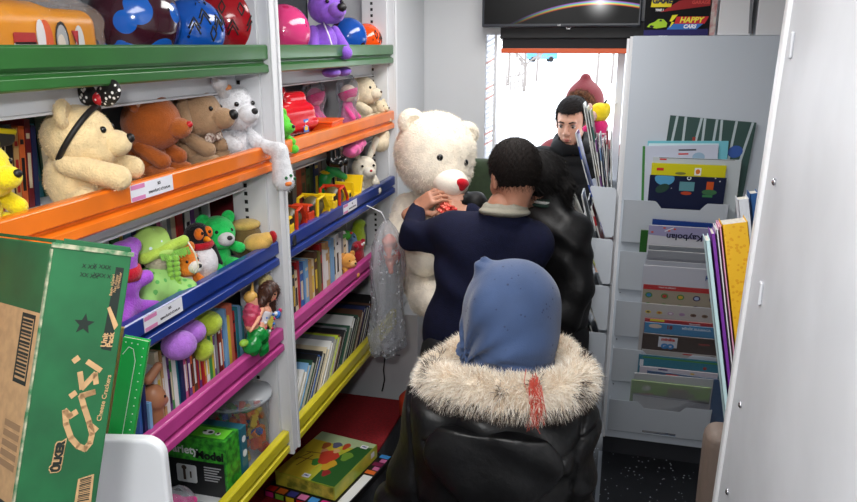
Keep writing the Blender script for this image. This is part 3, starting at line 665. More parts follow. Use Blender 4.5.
# rag doll of green flowered cloth
cloth = dotted('green_floral', (150, 200, 112), (92, 168, 84), 55, .3, .9, .3); cloth2 = dotted('green_floral_pale', (176, 214, 110), (216, 232, 240), 42, .16, .9, .3)
t = thing('rag_doll', 'green flowered rag doll with yarn braid on the blue shelf', 'doll', (-1.03, 1.44, D[2]), (0, 0, -.3))
fold = lambda P: .0025 * np.sin(P[:, 1] * 150 + 6 * P[:, 2]) * np.cos(P[:, 0] * 60)
sdf_obj('dress', disp(sm(.02, ell((.0, -.02, .05), (.05, .065, .05)), ell((.03, .03, .03), (.04, .05, .03)), cap((.0, -.05, .06), (.04, -.07, .02), .03, .025)), fold), (-.08, -.12, 0), (.1, .12, .13), .0035, cloth, t)
sdf_obj('head', ell((0, .0, .115), (.032, .034, .034)), (-.05, -.05, .07), (.05, .05, .16), .003, plush_mat((186, 176, 150)), t)
sdf_obj('hat', disp(sm(.01, ell((-.005, .0, .135), (.045, .052, .02)), ell((-.01, -.005, .155), (.036, .042, .036))), fold), (-.07, -.08, .1), (.07, .08, .21), .003, cloth2, t)
sdf_obj('hat_scarf', disp(cap((.02, -.05, .13), (.03, .055, .15), .013, .013), fold), (-.01, -.08, .1), (.06, .08, .18), .003, plush_mat((176, 206, 80)), t, label='lime green scarf')
br = MB()
for k in range(7):
    for sx in (-1, 1): br.ball((.042 + .004 * sx, .008 + .006 * sx, .118 - k * .012), (.008, .009, .009), 8, 6)
br.ball((.045, .008, .03), (.008, .008, .012), 8, 6)
br.build('braid', plush_mat((140, 196, 76)), t, smooth=True, label='green yarn braid')
fr_ = MB(); rr = random.Random(4)
for k in range(26):
    y_ = -.02 + k * .0032; fr_.tube([(.036, y_, .135), (.043, y_ + rr.uniform(-.002, .002), .122 - rr.random() * .008)], .0018, 5)
fr_.build('yarn_fringe', plush_mat((128, 184, 74)), t)
MB().tube([(.05, .05, .15), (.056, .062, .12), (.054, .07, .085), (.05, .06, .07), (.052, .052, .09)], .002).build('hanging_string', pm((230, 224, 200), .8), t, smooth=True)
t, S = plush('tiger_toy', 'small orange and white plush tiger leaning beside the penguin', (-1.03, 1.525, D[2]), .125, -.2, (228, 126, 36), muz=(236, 230, 222), belly=(236, 232, 226), fur=None, leg=(.42, .22, .12))
t = thing('penguin_toy', 'white bellied plush penguin with orange beak and red scarf', 'soft toy', (-1.045, 1.635, D[2]), (0, 0, -.35), 'soft toys on the shelves')
bw = plush_mat((20, 20, 24)); ww = plush_mat((226, 224, 228))
sdf_obj('body', ell((-.008, 0, .05), (.043, .048, .052)), (-.07, -.07, -.01), (.07, .07, .12), .003, bw, t)
sdf_obj('belly', ell((.006, 0, .048), (.042, .043, .05)), (-.05, -.06, -.01), (.07, .06, .11), .003, ww, t, label='white belly')
sdf_obj('head', ell((.0, 0, .122), (.034, .034, .032)), (-.05, -.05, .07), (.05, .05, .17), .003, bw, t)
for sy in (-1, 1):
    MB().ball((.024, sy * .014, .13), (.012, .013, .016)).build('face_patch', plush_mat((236, 120, 30)), t, smooth=True, label='orange face patch')
    MB().ball((.034, sy * .012, .133), .0045).build('eye', eye_m, t, smooth=True)
    sdf_obj('flipper', cap((-.0, sy * .045, .08), (.0, sy * .066, .03), .010, .007), (-.03, -.09, .0), (.03, .09, .11), .003, bw, t)
    MB().ball((.038, sy * .022, .01), (.024, .017, .01)).build('foot', plush_mat((240, 150, 30)), t, smooth=True, label='orange foot')
MB().lathe([(.009, 0), (.006, .012), (.001, .022)], 12, M=Matrix.Translation((.03, 0, .116)) @ Matrix.Rotation(PI / 2, 4, 'Y')).build('beak', pm((244, 150, 20), .5), t, smooth=True)
MB().lathe([(.034, 0), (.041, .008), (.036, .018), (.03, .018)], 18, M=Matrix.Translation((0, 0, .088))).build('scarf', plush_mat((186, 22, 40)), t, smooth=True, label='red scarf')
t, S = plush('teddy_bear', 'bright green plush bear with grey muzzle on the blue shelf', (-1.06, 1.745, D[2]), .155, -.55, (40, 204, 96), muz=(206, 206, 206), nose_c=(40, 36, 36), fur=(1100, .004, .001), arm=(.24, .33, .36))
t = thing('plush_slipper', 'brown and yellow plush head with tan snout at the end of the blue shelf', 'soft toy', (-1.02, 1.852, D[2]), (0, 0, -.5), 'soft toys on the shelves')
sdf_obj('body', sm(.015, ell((-.01, 0, .045), (.045, .05, .045)), ell((-.01, .0, .075), (.035, .04, .03))), (-.08, -.08, -.01), (.06, .08, .13), .003, plush_mat((112, 92, 54)), t, fur=(600, .003, .001))
sdf_obj('snout', sm(.01, ell((.045, 0, .055), (.034, .04, .026)), ell((.06, .025, .066), (.02, .02, .018))), (0, -.06, .01), (.1, .07, .11), .003, plush_mat((224, 180, 96)), t, label='tan yellow snout')
MB().ball((.07, .035, .07), (.014, .012, .018)).build('red_mouth', plush_mat((170, 24, 30)), t, smooth=True, label='dark red mouth')
sdf_obj('cap', ell((-.012, 0, .098), (.04, .045, .016)), (-.06, -.06, .07), (.04, .06, .13), .003, plush_mat((206, 176, 96)), t)
# underside bits that hang below the nearer blue rail
t = thing('olive_toy', 'olive and cream plush bit hanging below the end of the blue rail', 'soft toy', (-.962, 1.83, 1.198))
sdf_obj('body', sm(.01, ell((0, 0, 0), (.018, .028, .018)), cap((0, -.02, 0), (0, -.03, -.035), .008, .006)), (-.03, -.05, -.05), (.03, .04, .03), .003, plush_mat((140, 128, 84)), t)
MB().tube([(0, 0, .015), (-.01, 0, .06)], .002).build('hanging_loop', black, t)
t, S = plush('teddy_bear', 'cream plush bear peeking above the corner of the green carton', (-1.06, 1.12, D[2]), .20, .3, (224, 190, 138), fur=(800, .005, .001))

# pink shelf, nearer bay: purple and lime plush caterpillar, dolls
t = thing('caterpillar_toy', 'purple and lime plush ball caterpillar lying on the books of the pink shelf', 'soft toy', (-1.02, 1.50, 1.125), (0, 0, 0), 'soft toys on the shelves')
pl = plush_mat((172, 110, 206), .06); lm = plush_mat((176, 196, 58), .06)
def seamball(nm, c, r, m, R=None):
    return sdf_obj(nm, disp(ell(c, r, R), lambda P: .0012 * np.exp(-((P[:, 1] - c[1]) / .0012) ** 2)), *bounds([c], max(r) + .012), .003, m, t)
def T_(px, py, x): p = at_x(px, py, x); return tuple(p - Vector((-1.02, 1.50, 1.125)))
seamball('segment', T_(179, 345, -.97), (.040, .042, .034), pl); seamball('segment', T_(191, 332, -.99), (.036, .036, .030), pl)
seamball('segment', T_(208, 323, -1.0), (.036, .036, .032), lm); seamball('segment', T_(203, 350, -1.0), (.026, .03, .028), lm)
skin_pl = mat('doll_skin', (226, 160, 130), .4)
def fashion_doll(label, head, dirn, s, hairc, top, trousers):
    t = thing('fashion_doll', label, 'doll', tuple(head), (-.45, .15, 0))
    S = lambda *v: tuple(q * s for q in v)
    sdf_obj('body', sm(.006 * s, ell(S(0, 0, 0), S(.10, .09, .12)), cap(S(0, 0, -.1), S(0, 0, -.2), .03 * s), cap(S(0, -.11, -.24), S(0, .11, -.24), .04 * s), cap(S(0, 0, -.25), S(0, -.02, -.45), .09 * s, .06 * s), cap(S(0, .12, -.24), S(.03, .24, -.40), .035 * s, .028 * s), cap(S(.03, .24, -.40), S(.02, .33, -.66), .028 * s, .02 * s), cap(S(0, -.12, -.24), S(.03, -.25, -.42), .035 * s, .028 * s), cap(S(.03, -.25, -.42), S(.03, -.38, -.56), .028 * s, .02 * s),
        cap(S(0, -.02, -.45), S(0.02, -.03, -.6), .09 * s, .09 * s)), *bounds([S(-.15, -.45, -.75), S(.15, .4, .15)], .005), .0022, skin_pl, t)
    hf = cut(disp(sm(.02 * s, ell(S(-.03, 0, .03), S(.15, .16, .16)), cap(S(-.05, .08, 0), S(-.0, .2, -.2), .09 * s, .06 * s), cap(S(-.05, -.05, 0), S(-.05, -.1, -.15), .09 * s, .07 * s)), lambda P: .0012 * np.sin(P[:, 1] * 700 + P[:, 2] * 200)), ell(S(.12, -.01, -.02), S(.09, .085, .1)))
    sdf_obj('hair', hf, *bounds([S(-.25, -.25, -.3), S(.2, .35, .25)], .005), .0022, mat('doll_hair_%d' % hairc[0], hairc, .45, var=.3, vscale=200), t, label='brown hair' if hairc[0] > 60 else None, fur=(900, .012, .0008, dict(droop=(0, .2, -.8))))
    sdf_obj('top', sm(.02 * s, cap(S(0, 0, -.29), S(0, -.02, -.42), .10 * s, .08 * s)), *bounds([S(-.15, -.15, -.55), S(.15, .15, -.15)], .004), .0022, mat('doll_top', top, .5), t)
    sdf_obj('trousers', disp(sm(.03 * s, ell(S(.0, -.02, -.60), S(.15, .2, .14)), ell(S(.02, -.16, -.76), S(.13, .14, .14)), ell(S(.02, .12, -.76), S(.13, .13, .14))), lambda P: .0014 * np.sin(P[:, 1] * 260) * np.sin(P[:, 2] * 210)), *bounds([S(-.2, -.35, -.95), S(.2, .35, -.4)], .005), .0024, mat('doll_trousers', trousers, .22), t, label='shiny green trousers')
    for sy in (-1, 1): MB().ball(S(.09, sy * .04, .01), S(.016, .02, .012), 8, 6).build('eye', eye_m, t, smooth=True)
    MB().ball(S(.098, 0, -.055), S(.012, .026, .010), 8, 6).build('mouth', pm((200, 50, 70), .4), t, smooth=True)
    return t
fashion_doll('brown haired fashion doll in shiny green trousers at the end of the pink shelf', at_x(270, 294, -.94), 0, .20, (70, 38, 26), (206, 200, 206), (20, 132, 56))
t = thing('baby_doll', 'small blonde doll wrapped in pink cellophane beside the brown haired doll', 'doll', tuple(at_x(252, 300, -.965)))
sdf_obj('body', sm(.01, ell((0, 0, 0), (.015, .016, .017)), cap((0, 0, -.02), (.0, -.01, -.07), .016, .02)), (-.03, -.05, -.1), (.03, .04, .03), .0024, skin_pl, t)
sdf_obj('hair', cut(ell((-.004, 0, .008), (.019, .02, .018)), ell((.02, 0, -.004), (.014, .012, .014))), (-.04, -.04, -.02), (.03, .04, .04), .0024, mat('blonde', (206, 160, 80), .5), t, label='blonde hair')
MB().tube([(0, .003, .02), (.0, .012, .055)], [.006, .001], 6).build('topknot', mat('blonde', (206, 160, 80), .5), t)
sdf_obj('wrapping', disp(ell((0, -.005, -.045), (.024, .028, .042)), lambda P: .003 * np.sin(P[:, 1] * 300) * np.sin(P[:, 2] * 260)), (-.04, -.05, -.1), (.04, .05, .01), .003, clear_mat('pink_cellophane', (240, 120, 160), .35, .15), t, label='pink cellophane')
t = thing('charm_toy', 'black toy with yellow heart and pink beads in front of the upright', 'toy', tuple(at_x(270, 322, -.935)))
MB().ball((-.006, 0, 0), (.006, .028, .026)).build('backing', velvet_black, t, smooth=True)
hp = [(0.016 * math.sin(a) ** 3 * 1.1, .0013 * (13 * math.cos(a) - 5 * math.cos(2 * a) - 2 * math.cos(3 * a) - math.cos(4 * a))) for a in np.linspace(0, 2 * PI, 28, endpoint=False)]
MB().prism(hp, 0, -.002, .003).build('heart', pm((216, 196, 80), .5), t, bevel=.001, label='yellow heart')
bd = MB(); cc = [(200, 30, 90), (60, 120, 200), (230, 230, 230)]
for k in range(11):
    a = k / 11 * 2 * PI; bd.ball((-.001, .028 * math.cos(a), .026 * math.sin(a)), .0045, 8, 6, mi=k % 3)
bd.ball((.0, .05, .004), (.008, .014, .012), 10, 6, mi=1); bd.ball((.0, .066, .012), .006, 8, 6, mi=0); bd.ball((.0, .036, .012), .007, 8, 6, mi=2)
bd.build('beads', [pm(c_, .35) for c_ in cc], t, smooth=True)
t = thing('charm_toy', 'small lime and white plastic toy lying under the green trousered doll', 'toy', tuple(at_x(244, 343, -.965)))
MB().ball((0, 0, 0), (.012, .016, .010)).build('shell', pm((150, 204, 70), .4), t, smooth=True)
MB().ball((.004, .02, -.008), (.01, .018, .008)).build('tag_piece', pm((206, 206, 212), .4), t, smooth=True)

# pink shelf, farther bay: little toys
def blob_toy(name, label, loc, prims, m, lo, hi, extra=()):
    t = thing(name, label, 'toy', loc); sdf_obj('body', sm(.008, *prims), lo, hi, .003, m, t)
    for (nm, c, r, mm) in extra: MB().ball(c, r, 10, 8).build(nm, mm, t, smooth=True)
    return t
ey = white
blob_toy('dinosaur_toy', 'tall green rubber dinosaur standing on the farther pink shelf', at_shelf(339, 262, -1.04, D[3]), [cap((0, 0, .03), (0, 0, .13), .03, .022), cap((0, 0, .14), (.03, .01, .155), .026, .02), cap((0, .0, .04), (-.03, .03, .01), .02, .01)], mat('dino_green', (58, 150, 44), .5), (-.06, -.06, 0), (.08, .06, .2), [('eye', (.03, -.016, .172), .007, ey), ('nose', (.05, .01, .165), (.006, .006, .005), pm((200, 30, 30), .4)), ('belly', (.018, 0, .07), (.02, .022, .035), pm((150, 220, 60), .5))])
blob_toy('elephant_toy', 'small blue plush toy between the green dinosaur and the red crab', at_shelf(350, 253, -1.05, D[3]), [ell((0, 0, .05), (.03, .03, .05)), ell((.0, 0, .105), (.028, .03, .028)), cap((.02, 0, .1), (.035, 0, .06), .01, .008)], plush_mat((110, 150, 190)), (-.05, -.05, 0), (.07, .05, .15), [('eye', (.024, -.012, .115), .004, eye_m)])
blob_toy('crab_toy', 'small red knobbly toy beside the orange bear on the farther pink shelf', at_shelf(357, 250, -1.0, D[3]), [ell((0, 0, .05), (.028, .032, .05)), ell((.005, .0, .09), (.025, .028, .02)), cap((0, .02, .08), (.01, .045, .1), .01), cap((0, -.02, .08), (.01, -.04, .10), .01)], plush_mat((150, 22, 40)), (-.05, -.07, 0), (.05, .07, .13), [('eye', (.026, -.01, .1), .005, ey), ('eye', (.026, .012, .1), .005, ey)])
blob_toy('frog_toy', 'yellow and green plush toy lying above the red crab', at_shelf(358, 243, -1.06, D[3]), [ell((0, 0, .07), (.03, .05, .07)), ell((.0, .02, .13), (.025, .04, .02))], plush_mat((176, 206, 40)), (-.05, -.08, 0), (.05, .09, .17))
t, S = plush('teddy_bear', 'little orange teddy bear leaning on the farther pink rail', at_shelf(347, 268, -.995, D[3]), .10, -.5, (216, 150, 70), muz=(226, 178, 110), fur=None)
tag(t, cat='soft toy')

# green top shelf
def toy_ball(label, c, r, m):
    t = thing('toy_ball', label, 'ball', (c[0], c[1], D[0]), group='play balls on the green shelf')
    MB().ball((0, 0, r), r, 40, 28).build('shell', m, t, smooth=True)
    MB().ball((r * .96, -.1 * r, r * 1.2), r * .035, 8, 6).build('valve', pm((30, 30, 34), .5), t, smooth=True)
    return t
def ball_mat(name, base, spot, scale, size, ring=None):
    m = mat(name, base, .14, coat=.5); n = m.node_tree; b = n.nodes['Principled BSDF']
    t = n.nodes.new('ShaderNodeTexCoord'); v = n.nodes.new('ShaderNodeTexVoronoi'); v.inputs['Scale'].default_value = scale
    r = n.nodes.new('ShaderNodeValToRGB'); r.color_ramp.interpolation = 'CONSTANT'
    r.color_ramp.elements[0].color = lin(spot); r.color_ramp.elements[1].color = lin(base); r.color_ramp.elements[1].position = size
    if ring: e = r.color_ramp.elements.new(size + .05); e.color = lin(ring)
    n.links.new(t.outputs['Object'], v.inputs['Vector']); n.links.new(v.outputs['Distance'], r.inputs[0]); n.links.new(r.outputs[0], b.inputs['Base Color']); return m
def marks(t, r, items, m, name='printed_mark'):
    # small raised prints wrapped on the ball: (azimuth, elevation, kind)
    for az, el_, kind in items:
        mb = MB()
        def P(u, v):
            a = az + u / r; e = el_ + v / r; R_ = r * 1.004
            return (R_ * math.cos(e) * math.cos(a), R_ * math.cos(e) * math.sin(a), r + R_ * math.sin(e))
        def stroke(pts, w_):
            q = []
            for (a0, b0), (a1, b1) in zip(pts[:-1], pts[1:]):
                for k in range(5): q.append((a0 + (a1 - a0) * k / 5, b0 + (b1 - b0) * k / 5))
            q.append(pts[-1]); mb.tube([P(*z) for z in q], w_, 6)
        if kind == 'chev': stroke([(-.014, -.012), (0, .014), (.014, -.012)], .0022); stroke([(-.014, -.026), (0, .0), (.014, -.026)], .0022)
        if kind == 'dia': stroke([(0, .018), (.009, 0), (0, -.018), (-.009, 0), (0, .018)], .002)
        if kind == 'dot': mb.tube([P(0, 0), P(.0005, 0)], .005, 10)
        mb.build(name, m, t, smooth=True)
yb = ball_mat('ball_blue_brown', (58, 22, 34), (26, 96, 190), 15, .50)
def ball_at(label, px, py, pr, x, m):
    c = at_x(px, py, x); dist = (c - Vector((0, 0, EYE))).length; r = pr / 739 * dist
    return toy_ball(label, (c.x, c.y), r, m), r
t, r = ball_at('large ball with blue patches on dark maroon on the green shelf', 134, 14, 39, -1.10, yb)
t, r = ball_at('blue ball with black chevron marks on the green shelf', 192, 22, 29, -1.05, ball_mat('ball_blue', (22, 84, 176), (14, 22, 60), 22, .12))
marks(t, r, [(-.6, .5, 'chev'), (-.1, .3, 'chev'), (-.95, .2, 'chev'), (-.35, -.1, 'dia'), (-.8, .85, 'dot'), (-.3, .9, 'dot'), (-.55, 1.1, 'dot'), (.3, .5, 'chev')], black)
t, r = ball_at('large dark red ball with black marks beside the upright on the green shelf', 229, 8, 35, -1.08, ball_mat('ball_red', (168, 18, 30), (120, 10, 20), 18, .1))
marks(t, r, [(-1.25, .35, 'dia'), (-.75, .3, 'dia'), (-1.0, -.1, 'chev'), (-.5, .0, 'chev'), (-1.4, -.15, 'dot'), (-.8, .75, 'dot'), (-.3, .4, 'dia'), (-1.55, .2, 'chev')], black)
t, r = ball_at('pink marbled ball beside the purple bear on the green shelf', 283, 15, 25, -1.06, ball_mat('ball_pink', (190, 30, 90), (236, 170, 190), 16, .24, (206, 60, 120)))
t, r = ball_at('small blue ball with maroon patches behind the purple bear', 348, 29, 18, -1.08, ball_mat('ball_blue_small', (26, 80, 170), (60, 24, 36), 14, .30))
t, r = ball_at('small bright orange ball with black marks at the far end of the green shelf', 366, 31, 15, -1.06, ball_mat('ball_orange', (246, 84, 20), (220, 60, 10), 20, .1))
marks(t, r, [(-.5, .3, 'dia'), (-.05, .2, 'chev'), (-.8, 0, 'dot')], black)
c = at_x(322, 20, -1.03)
t, S = plush('teddy_bear', 'purple plush teddy bear with white tag on the green shelf', (c.x, c.y, D[0]), .215, -.55, (142, 92, 206), muz=(150, 100, 212), nose_c=(16, 14, 18), noser=.08, fur=(1500, .004, .001), leg=(.34, .20, .08), arm=(.16, .30, .16), head=(.1, 0, .78), hr=(.27, .28, .26))
MB().tube([S(.20, -.12, .55), S(.27, -.08, .36), S(.32, -.06, .2), S(.34, -.06, .1)], .0025).build('tag_string', pm((232, 228, 240), .6), t, smooth=True)
t = thing('purple_toy_foot', 'pair of purple plush feet hanging below the green rail', 'soft toy', (-.99, c.y + .02, 1.758))
for y_ in (-.05, .055): sdf_obj('foot', ell((0, y_, 0), (.03, .048, .018)), (-.05, y_ - .07, -.04), (.05, y_ + .07, .04), .003, plush_mat((126, 82, 186)), t)
for y_ in (-.05, .055): MB().tube([(-.0, y_, .01), (-.0, y_ * .9, .035)], .006).build('leg_cord', plush_mat((126, 82, 186)), t)
# wrapped orange toy bus
t = thing('toy_bus', 'large orange cartoon painted toy bus in clear wrapping on the green shelf', 'toy bus', (-1.10, 1.12, D[0]), (0, 0, 0))
ob = mat('bus_orange', (226, 146, 24), .35)
f = sm(.02, rbox((0, 0, .055), (.08, .20, .055), .03), rbox((-.01, -.05, .075), (.07, .14, .045), .03))
sdf_obj('bus_body', f, (-.1, -.22, -.01), (.1, .22, .14), .005, ob, t)
dk_ = pm((30, 28, 30), .5)
def onface(y, z, pts, m, nm, off=.0815, lb=None): MB().prism([(y + a, z + b_) for a, b_ in pts], 0, off, off + .0018).build(nm, m, t, label=lb)
oval = lambda a, b_, n_=16: [(a * math.cos(k * 2 * PI / n_), b_ * math.sin(k * 2 * PI / n_)) for k in range(n_)]
onface(-.085, .055, rrect(.016, .085, .006), pm((150, 156, 164), .3), 'door_strip')
onface(-.005, .055, rrect(.05, .020, .003), pm((176, 40, 40), .4), 'grille', lb='red and silver grille')
onface(-.005, .043, rrect(.05, .012, .003), pm((190, 190, 196), .3), 'grille_bar')
onface(.045, .052, oval(.017, .036), pm((226, 92, 40), .5), 'painted_patch'); onface(.032, .058, oval(.010, .03), pm((232, 232, 234), .5), 'painted_patch', .083)
onface(.086, .050, oval(.017, .036), dk_, 'painted_patch'); onface(.084, .048, oval(.014, .032), pm((170, 172, 176), .5), 'painted_patch', .083); onface(.08, .045, oval(.009, .018), pm((222, 210, 196), .5), 'painted_patch', .0845)
onface(.118, .040, [(-.007, -.03), (.007, -.0), (-.007, .03), (.009, .03), (.003, .0), (.009, -.03)], pm((196, 20, 30), .5), 'painted_patch', .083)
onface(.132, .048, oval(.012, .032), pm((222, 222, 224), .5), 'painted_patch')
w_ = sdf_obj('wrapping', disp(rbox((0, 0, .062), (.093, .214, .062), .035), lambda P: .0035 * np.sin(P[:, 1] * 70 + 30 * P[:, 2]) * np.sin(P[:, 2] * 90)), (-.11, -.235, -.01), (.11, .235, .15), .006, clear_mat('bus_wrap', (248, 248, 248), .0, .05, .8, 25), t, label='clear crinkled wrapping')
t = thing('plastic_bag', 'crumpled clear plastic bag behind the toy bus on the green shelf', 'bag', (-1.19, 1.32, D[0]))
sdf_obj('film', disp(rbox((0, 0, .075), (.05, .14, .07), .03), lambda P: .008 * np.sin(P[:, 1] * 60 + 20 * P[:, 2]) * np.sin(P[:, 2] * 55 + P[:, 1] * 30)), (-.08, -.17, 0), (.08, .17, .17), .006, clear_mat('bag_film', (225, 230, 235), .2, .08, 1, 30), t)
sdf_obj('contents', disp(rbox((0, 0, .065), (.035, .11, .055), .02), lambda P: .006 * np.sin(P[:, 1] * 50)), (-.06, -.14, 0), (.06, .14, .14), .006, mat('bag_contents', (96, 98, 102), .5, rgb2=(180, 182, 188), vscale=40), t)
# a few things on the shelf tops seen under the green rail
# ------------------------------------------------------------------ books
C_ = {'red': (170, 30, 34), 'dark red': (110, 26, 34), 'orange': (214, 104, 50), 'salmon': (218, 116, 90), 'yellow': (216, 186, 60), 'green': (60, 140, 70), 'dark green': (36, 74, 56), 'blue': (52, 96, 168), 'navy': (28, 40, 84), 'light blue': (120, 166, 206), 'teal': (40, 124, 138),
      'purple': (104, 56, 130), 'pink': (206, 90, 140), 'white': (222, 222, 220), 'cream': (214, 200, 168), 'grey': (130, 132, 136), 'black': (24, 24, 28), 'brown': (92, 62, 44), 'tan': (190, 150, 96), 'olive': (116, 112, 60), 'lime': (176, 196, 50)}
rb = random.Random(11)
used_labels = set()
def book(name, label, loc, thick, h_, d, col, tilt=0, rz=0, spine_out=True, group=None, band=None, cat='book', roll=0, pages_m=None):
    lift = thick * math.sin(abs(tilt)) if tilt < 0 else 0
    t = thing(name, label, cat, (loc[0], loc[1], loc[2] + lift + .0004), (tilt, roll, rz), group)
    cm = pm(C_[col] if isinstance(col, str) else col, .45); c = min(.0022, thick * .2)
    x0, x1 = (-d, 0) if spine_out else (0, -d)      # x1 = spine side
    mb = MB(); lo, hi = -d, 0
    mb.box((lo, 0, 0), (hi, c, h_)); mb.box((lo, thick - c, 0), (hi, thick, h_))
    if spine_out: mb.box((-c, c, 0), (0, thick - c, h_))
    else: mb.box((-d, c, 0), (-d + c, thick - c, h_))
    mb.build('cover', cm, t)
    e = .0035
    (MB().box((-d + (e if spine_out else c), c, e), (-(c if spine_out else e), thick - c, h_ - e))).build('pages', pages_m or paper, t)
    if spine_out and band and thick > .006:
        bc = pm(C_[band], .5); q = MB()
        q.box((0, thick * .22, h_ * .22), (.0004, thick * .78, h_ * .62)); q.box((0, thick * .2, h_ * .78), (.0004, thick * .8, h_ * .84)); q.build('spine_print', bc, t, label='printed marks on the spine')
    return t
ordw = ['', ' again', ' once more']
def label_row(cols, where, i, kind='book', extra=''):
    a = cols[i - 1] if i > 0 else None; b_ = cols[i + 1] if i + 1 < len(cols) else None
    if a and b_: s = '%s%s %s between %s and %s, %s' % (extra, cols[i], kind, a, b_, where)
    elif b_: s = '%s%s %s, nearest in the row, %s' % (extra, cols[i], kind, where)
    else: s = '%s%s %s, farthest in the row, %s' % (extra, cols[i], kind, where)
    return s
def row(cols, where, group, y0, y1, x, z, hmin, hmax, depth, tilt=0, spine_out=True, gap=0, seed=1, kind='book', bands=True, name='book', last=None, tj=.02, xj=.008, tmul=None, rowcat='book'):
    r = random.Random(seed); n_ = len(cols); ws = [r.uniform(.7, 1.3) for _ in cols]
    if tmul: ws = [w_ * tmul.get(i, 1) for i, w_ in enumerate(ws)]
    tot = sum(ws); y = y0; ct = math.cos(tilt)
    for i, c in enumerate(cols):
        pitch = ws[i] / tot * (y1 - y0); th = max(.0035, pitch * ct - gap)
        lb = label_row(cols, where, i, kind)
        h_ = r.uniform(hmin, hmax); k = 0
        adj = ['', 'taller ', 'shorter ', 'slim ', 'worn ']
        if lb in used_labels:
            pos = (i + .5) / n_; lb += ', nearer' if pos < .4 else (', farther' if pos > .6 else ', mid row')
        while lb in used_labels and k < 4: k += 1; lb = adj[k] + lb
        used_labels.add(lb)
        bd = r.choice(['white', 'cream', 'black', 'yellow']) if bands and r.random() < .6 else None
        if bd == c: bd = None
        book(name, lb, (x + r.uniform(-xj, 0), y, z), th, h_, depth * r.uniform(.88, 1.05), c, tilt + (r.uniform(-tj, 0) if tj else 0), 0, spine_out, group, bd, cat=rowcat)
        y += pitch
# orange shelf, at the far left behind the yellow toy
y = 1.115; xs = -1.135
for (c, th, h_, bd, lb) in (('red', .016, .150, None, 'salmon red book beside the yellow toy on the orange shelf'), ('cream', .010, .155, 'black', 'thin cream book with black title between red and black books'), ('black', .016, .168, 'cream', 'black book with pale title on the orange shelf'),
        ('tan', .012, .160, 'red', 'tan spined book right of the black book'), ('orange', .014, .162, 'black', 'pale orange book with dark title beside the cream teddy'), ('dark red', .014, .174, 'cream', 'dark red book with pale title behind the cream teddy'), ('navy', .012, .160, None, 'navy blue book behind the cream teddy')):
    book('book', lb, (xs, y, D[1]), th, h_, .13, c, -.10, 0, True, 'books at the left of the orange shelf', bd); y += th + .0022
row(['dark green', 'teal', 'dark green'], 'behind the cream teddy bear', 'books behind the teddy', 1.235, 1.33, -1.19, D[1], .15, .17, .12, seed=3)
# blue shelf nearer bay, back row
row(['brown', 'olive', 'cream', 'dark red', 'grey', 'teal', 'tan', 'black', 'green', 'cream', 'light blue', 'navy', 'olive', 'white', 'dark green', 'black', 'pink', 'white', 'grey', 'cream', 'red', 'black', 'white', 'purple', 'grey', 'dark green'], 'back of nearer blue shelf', 'back row of the nearer blue shelf', 1.26, 1.87, -1.17, D[2], .15, .20, .13, seed=5)
row(['dark red', 'brown', 'navy', 'dark red', 'grey', 'tan', 'teal', 'red', 'brown', 'black', 'grey', 'red', 'dark red', 'dark green', 'black', 'navy', 'brown', 'black', 'dark green', 'grey', 'black', 'olive', 'brown', 'black'], 'back of farther blue shelf', 'back row of the farther blue shelf', 1.99, 2.93, -1.12, D[2], .15, .20, .13, seed=6)
# pink shelf nearer bay, thin children's books
row(['white', 'cream', 'tan', 'white', 'purple', 'green', 'white', 'teal', 'navy', 'pink', 'dark red', 'purple', 'orange', 'brown', 'red', 'purple', 'red', 'orange', 'white', 'green', 'lime', 'purple', 'grey', 'dark red', 'orange', 'blue', 'light blue', 'yellow', 'salmon', 'salmon', 'red', 'teal', 'light blue', 'teal'],
    'nearer pink shelf', 'thin books on the nearer pink shelf', 1.345, 1.765, -1.0, D[3], .15, .185, .14, gap=.0012, seed=8, tj=.0)
row(['dark red', 'navy', 'black', 'dark red', 'grey'], 'under the brown haired doll', 'books under the dolls', 1.775, 1.86, -1.05, D[3], .09, .13, .12, seed=9, tj=0)
# flat stack lying at the back of the pink shelf
z = D[3] + .19
# pink shelf farther bay
row(['cream', 'dark red', 'dark red', 'white', 'black', 'cream', 'red', 'blue', 'light blue', 'tan', 'cream', 'brown', 'olive', 'red', 'white', 'tan', 'tan', 'light blue', 'cream', 'white', 'white', 'grey', 'cream', 'white'], 'farther pink shelf', 'upright books on the farther pink shelf', 1.985, 2.60, -1.0, D[3], .15, .19, .13, seed=12, tj=0, gap=.002)
t = None
for k, (c, dy) in enumerate((('light blue', 0), ('teal', .01), ('blue', .02))):
    book('book', '%s book lying flat on the row of the farther pink shelf, %s' % (c, ['lowest of three', 'middle of three', 'topmost of three'][k]), (-1.06, 2.03 + dy, D[3] + .195 + .0 + k * .012 + .011), .011, .30, .2, c, 0, 0, True, 'flat books on the farther pink shelf')
    o = [q for q in bpy.data.objects if q.name.startswith('book') and q.parent is None][-1]
# yellow shelf farther bay, books tipped back with their page edges to the aisle
row(['white', 'white', 'light blue', 'dark green', 'black', 'blue', 'black', 'cream', 'white', 'grey', 'lime', 'brown', 'black', 'grey', 'dark green', 'white', 'black', 'dark green', 'brown', 'navy', 'black', 'navy', 'brown', 'black'],
    'farther yellow shelf', 'books on the farther yellow shelf', 1.985, 2.80, -.992, D[4], .16, .19, .20, tilt=-.72, spine_out=False, seed=14, tj=0, gap=.001)
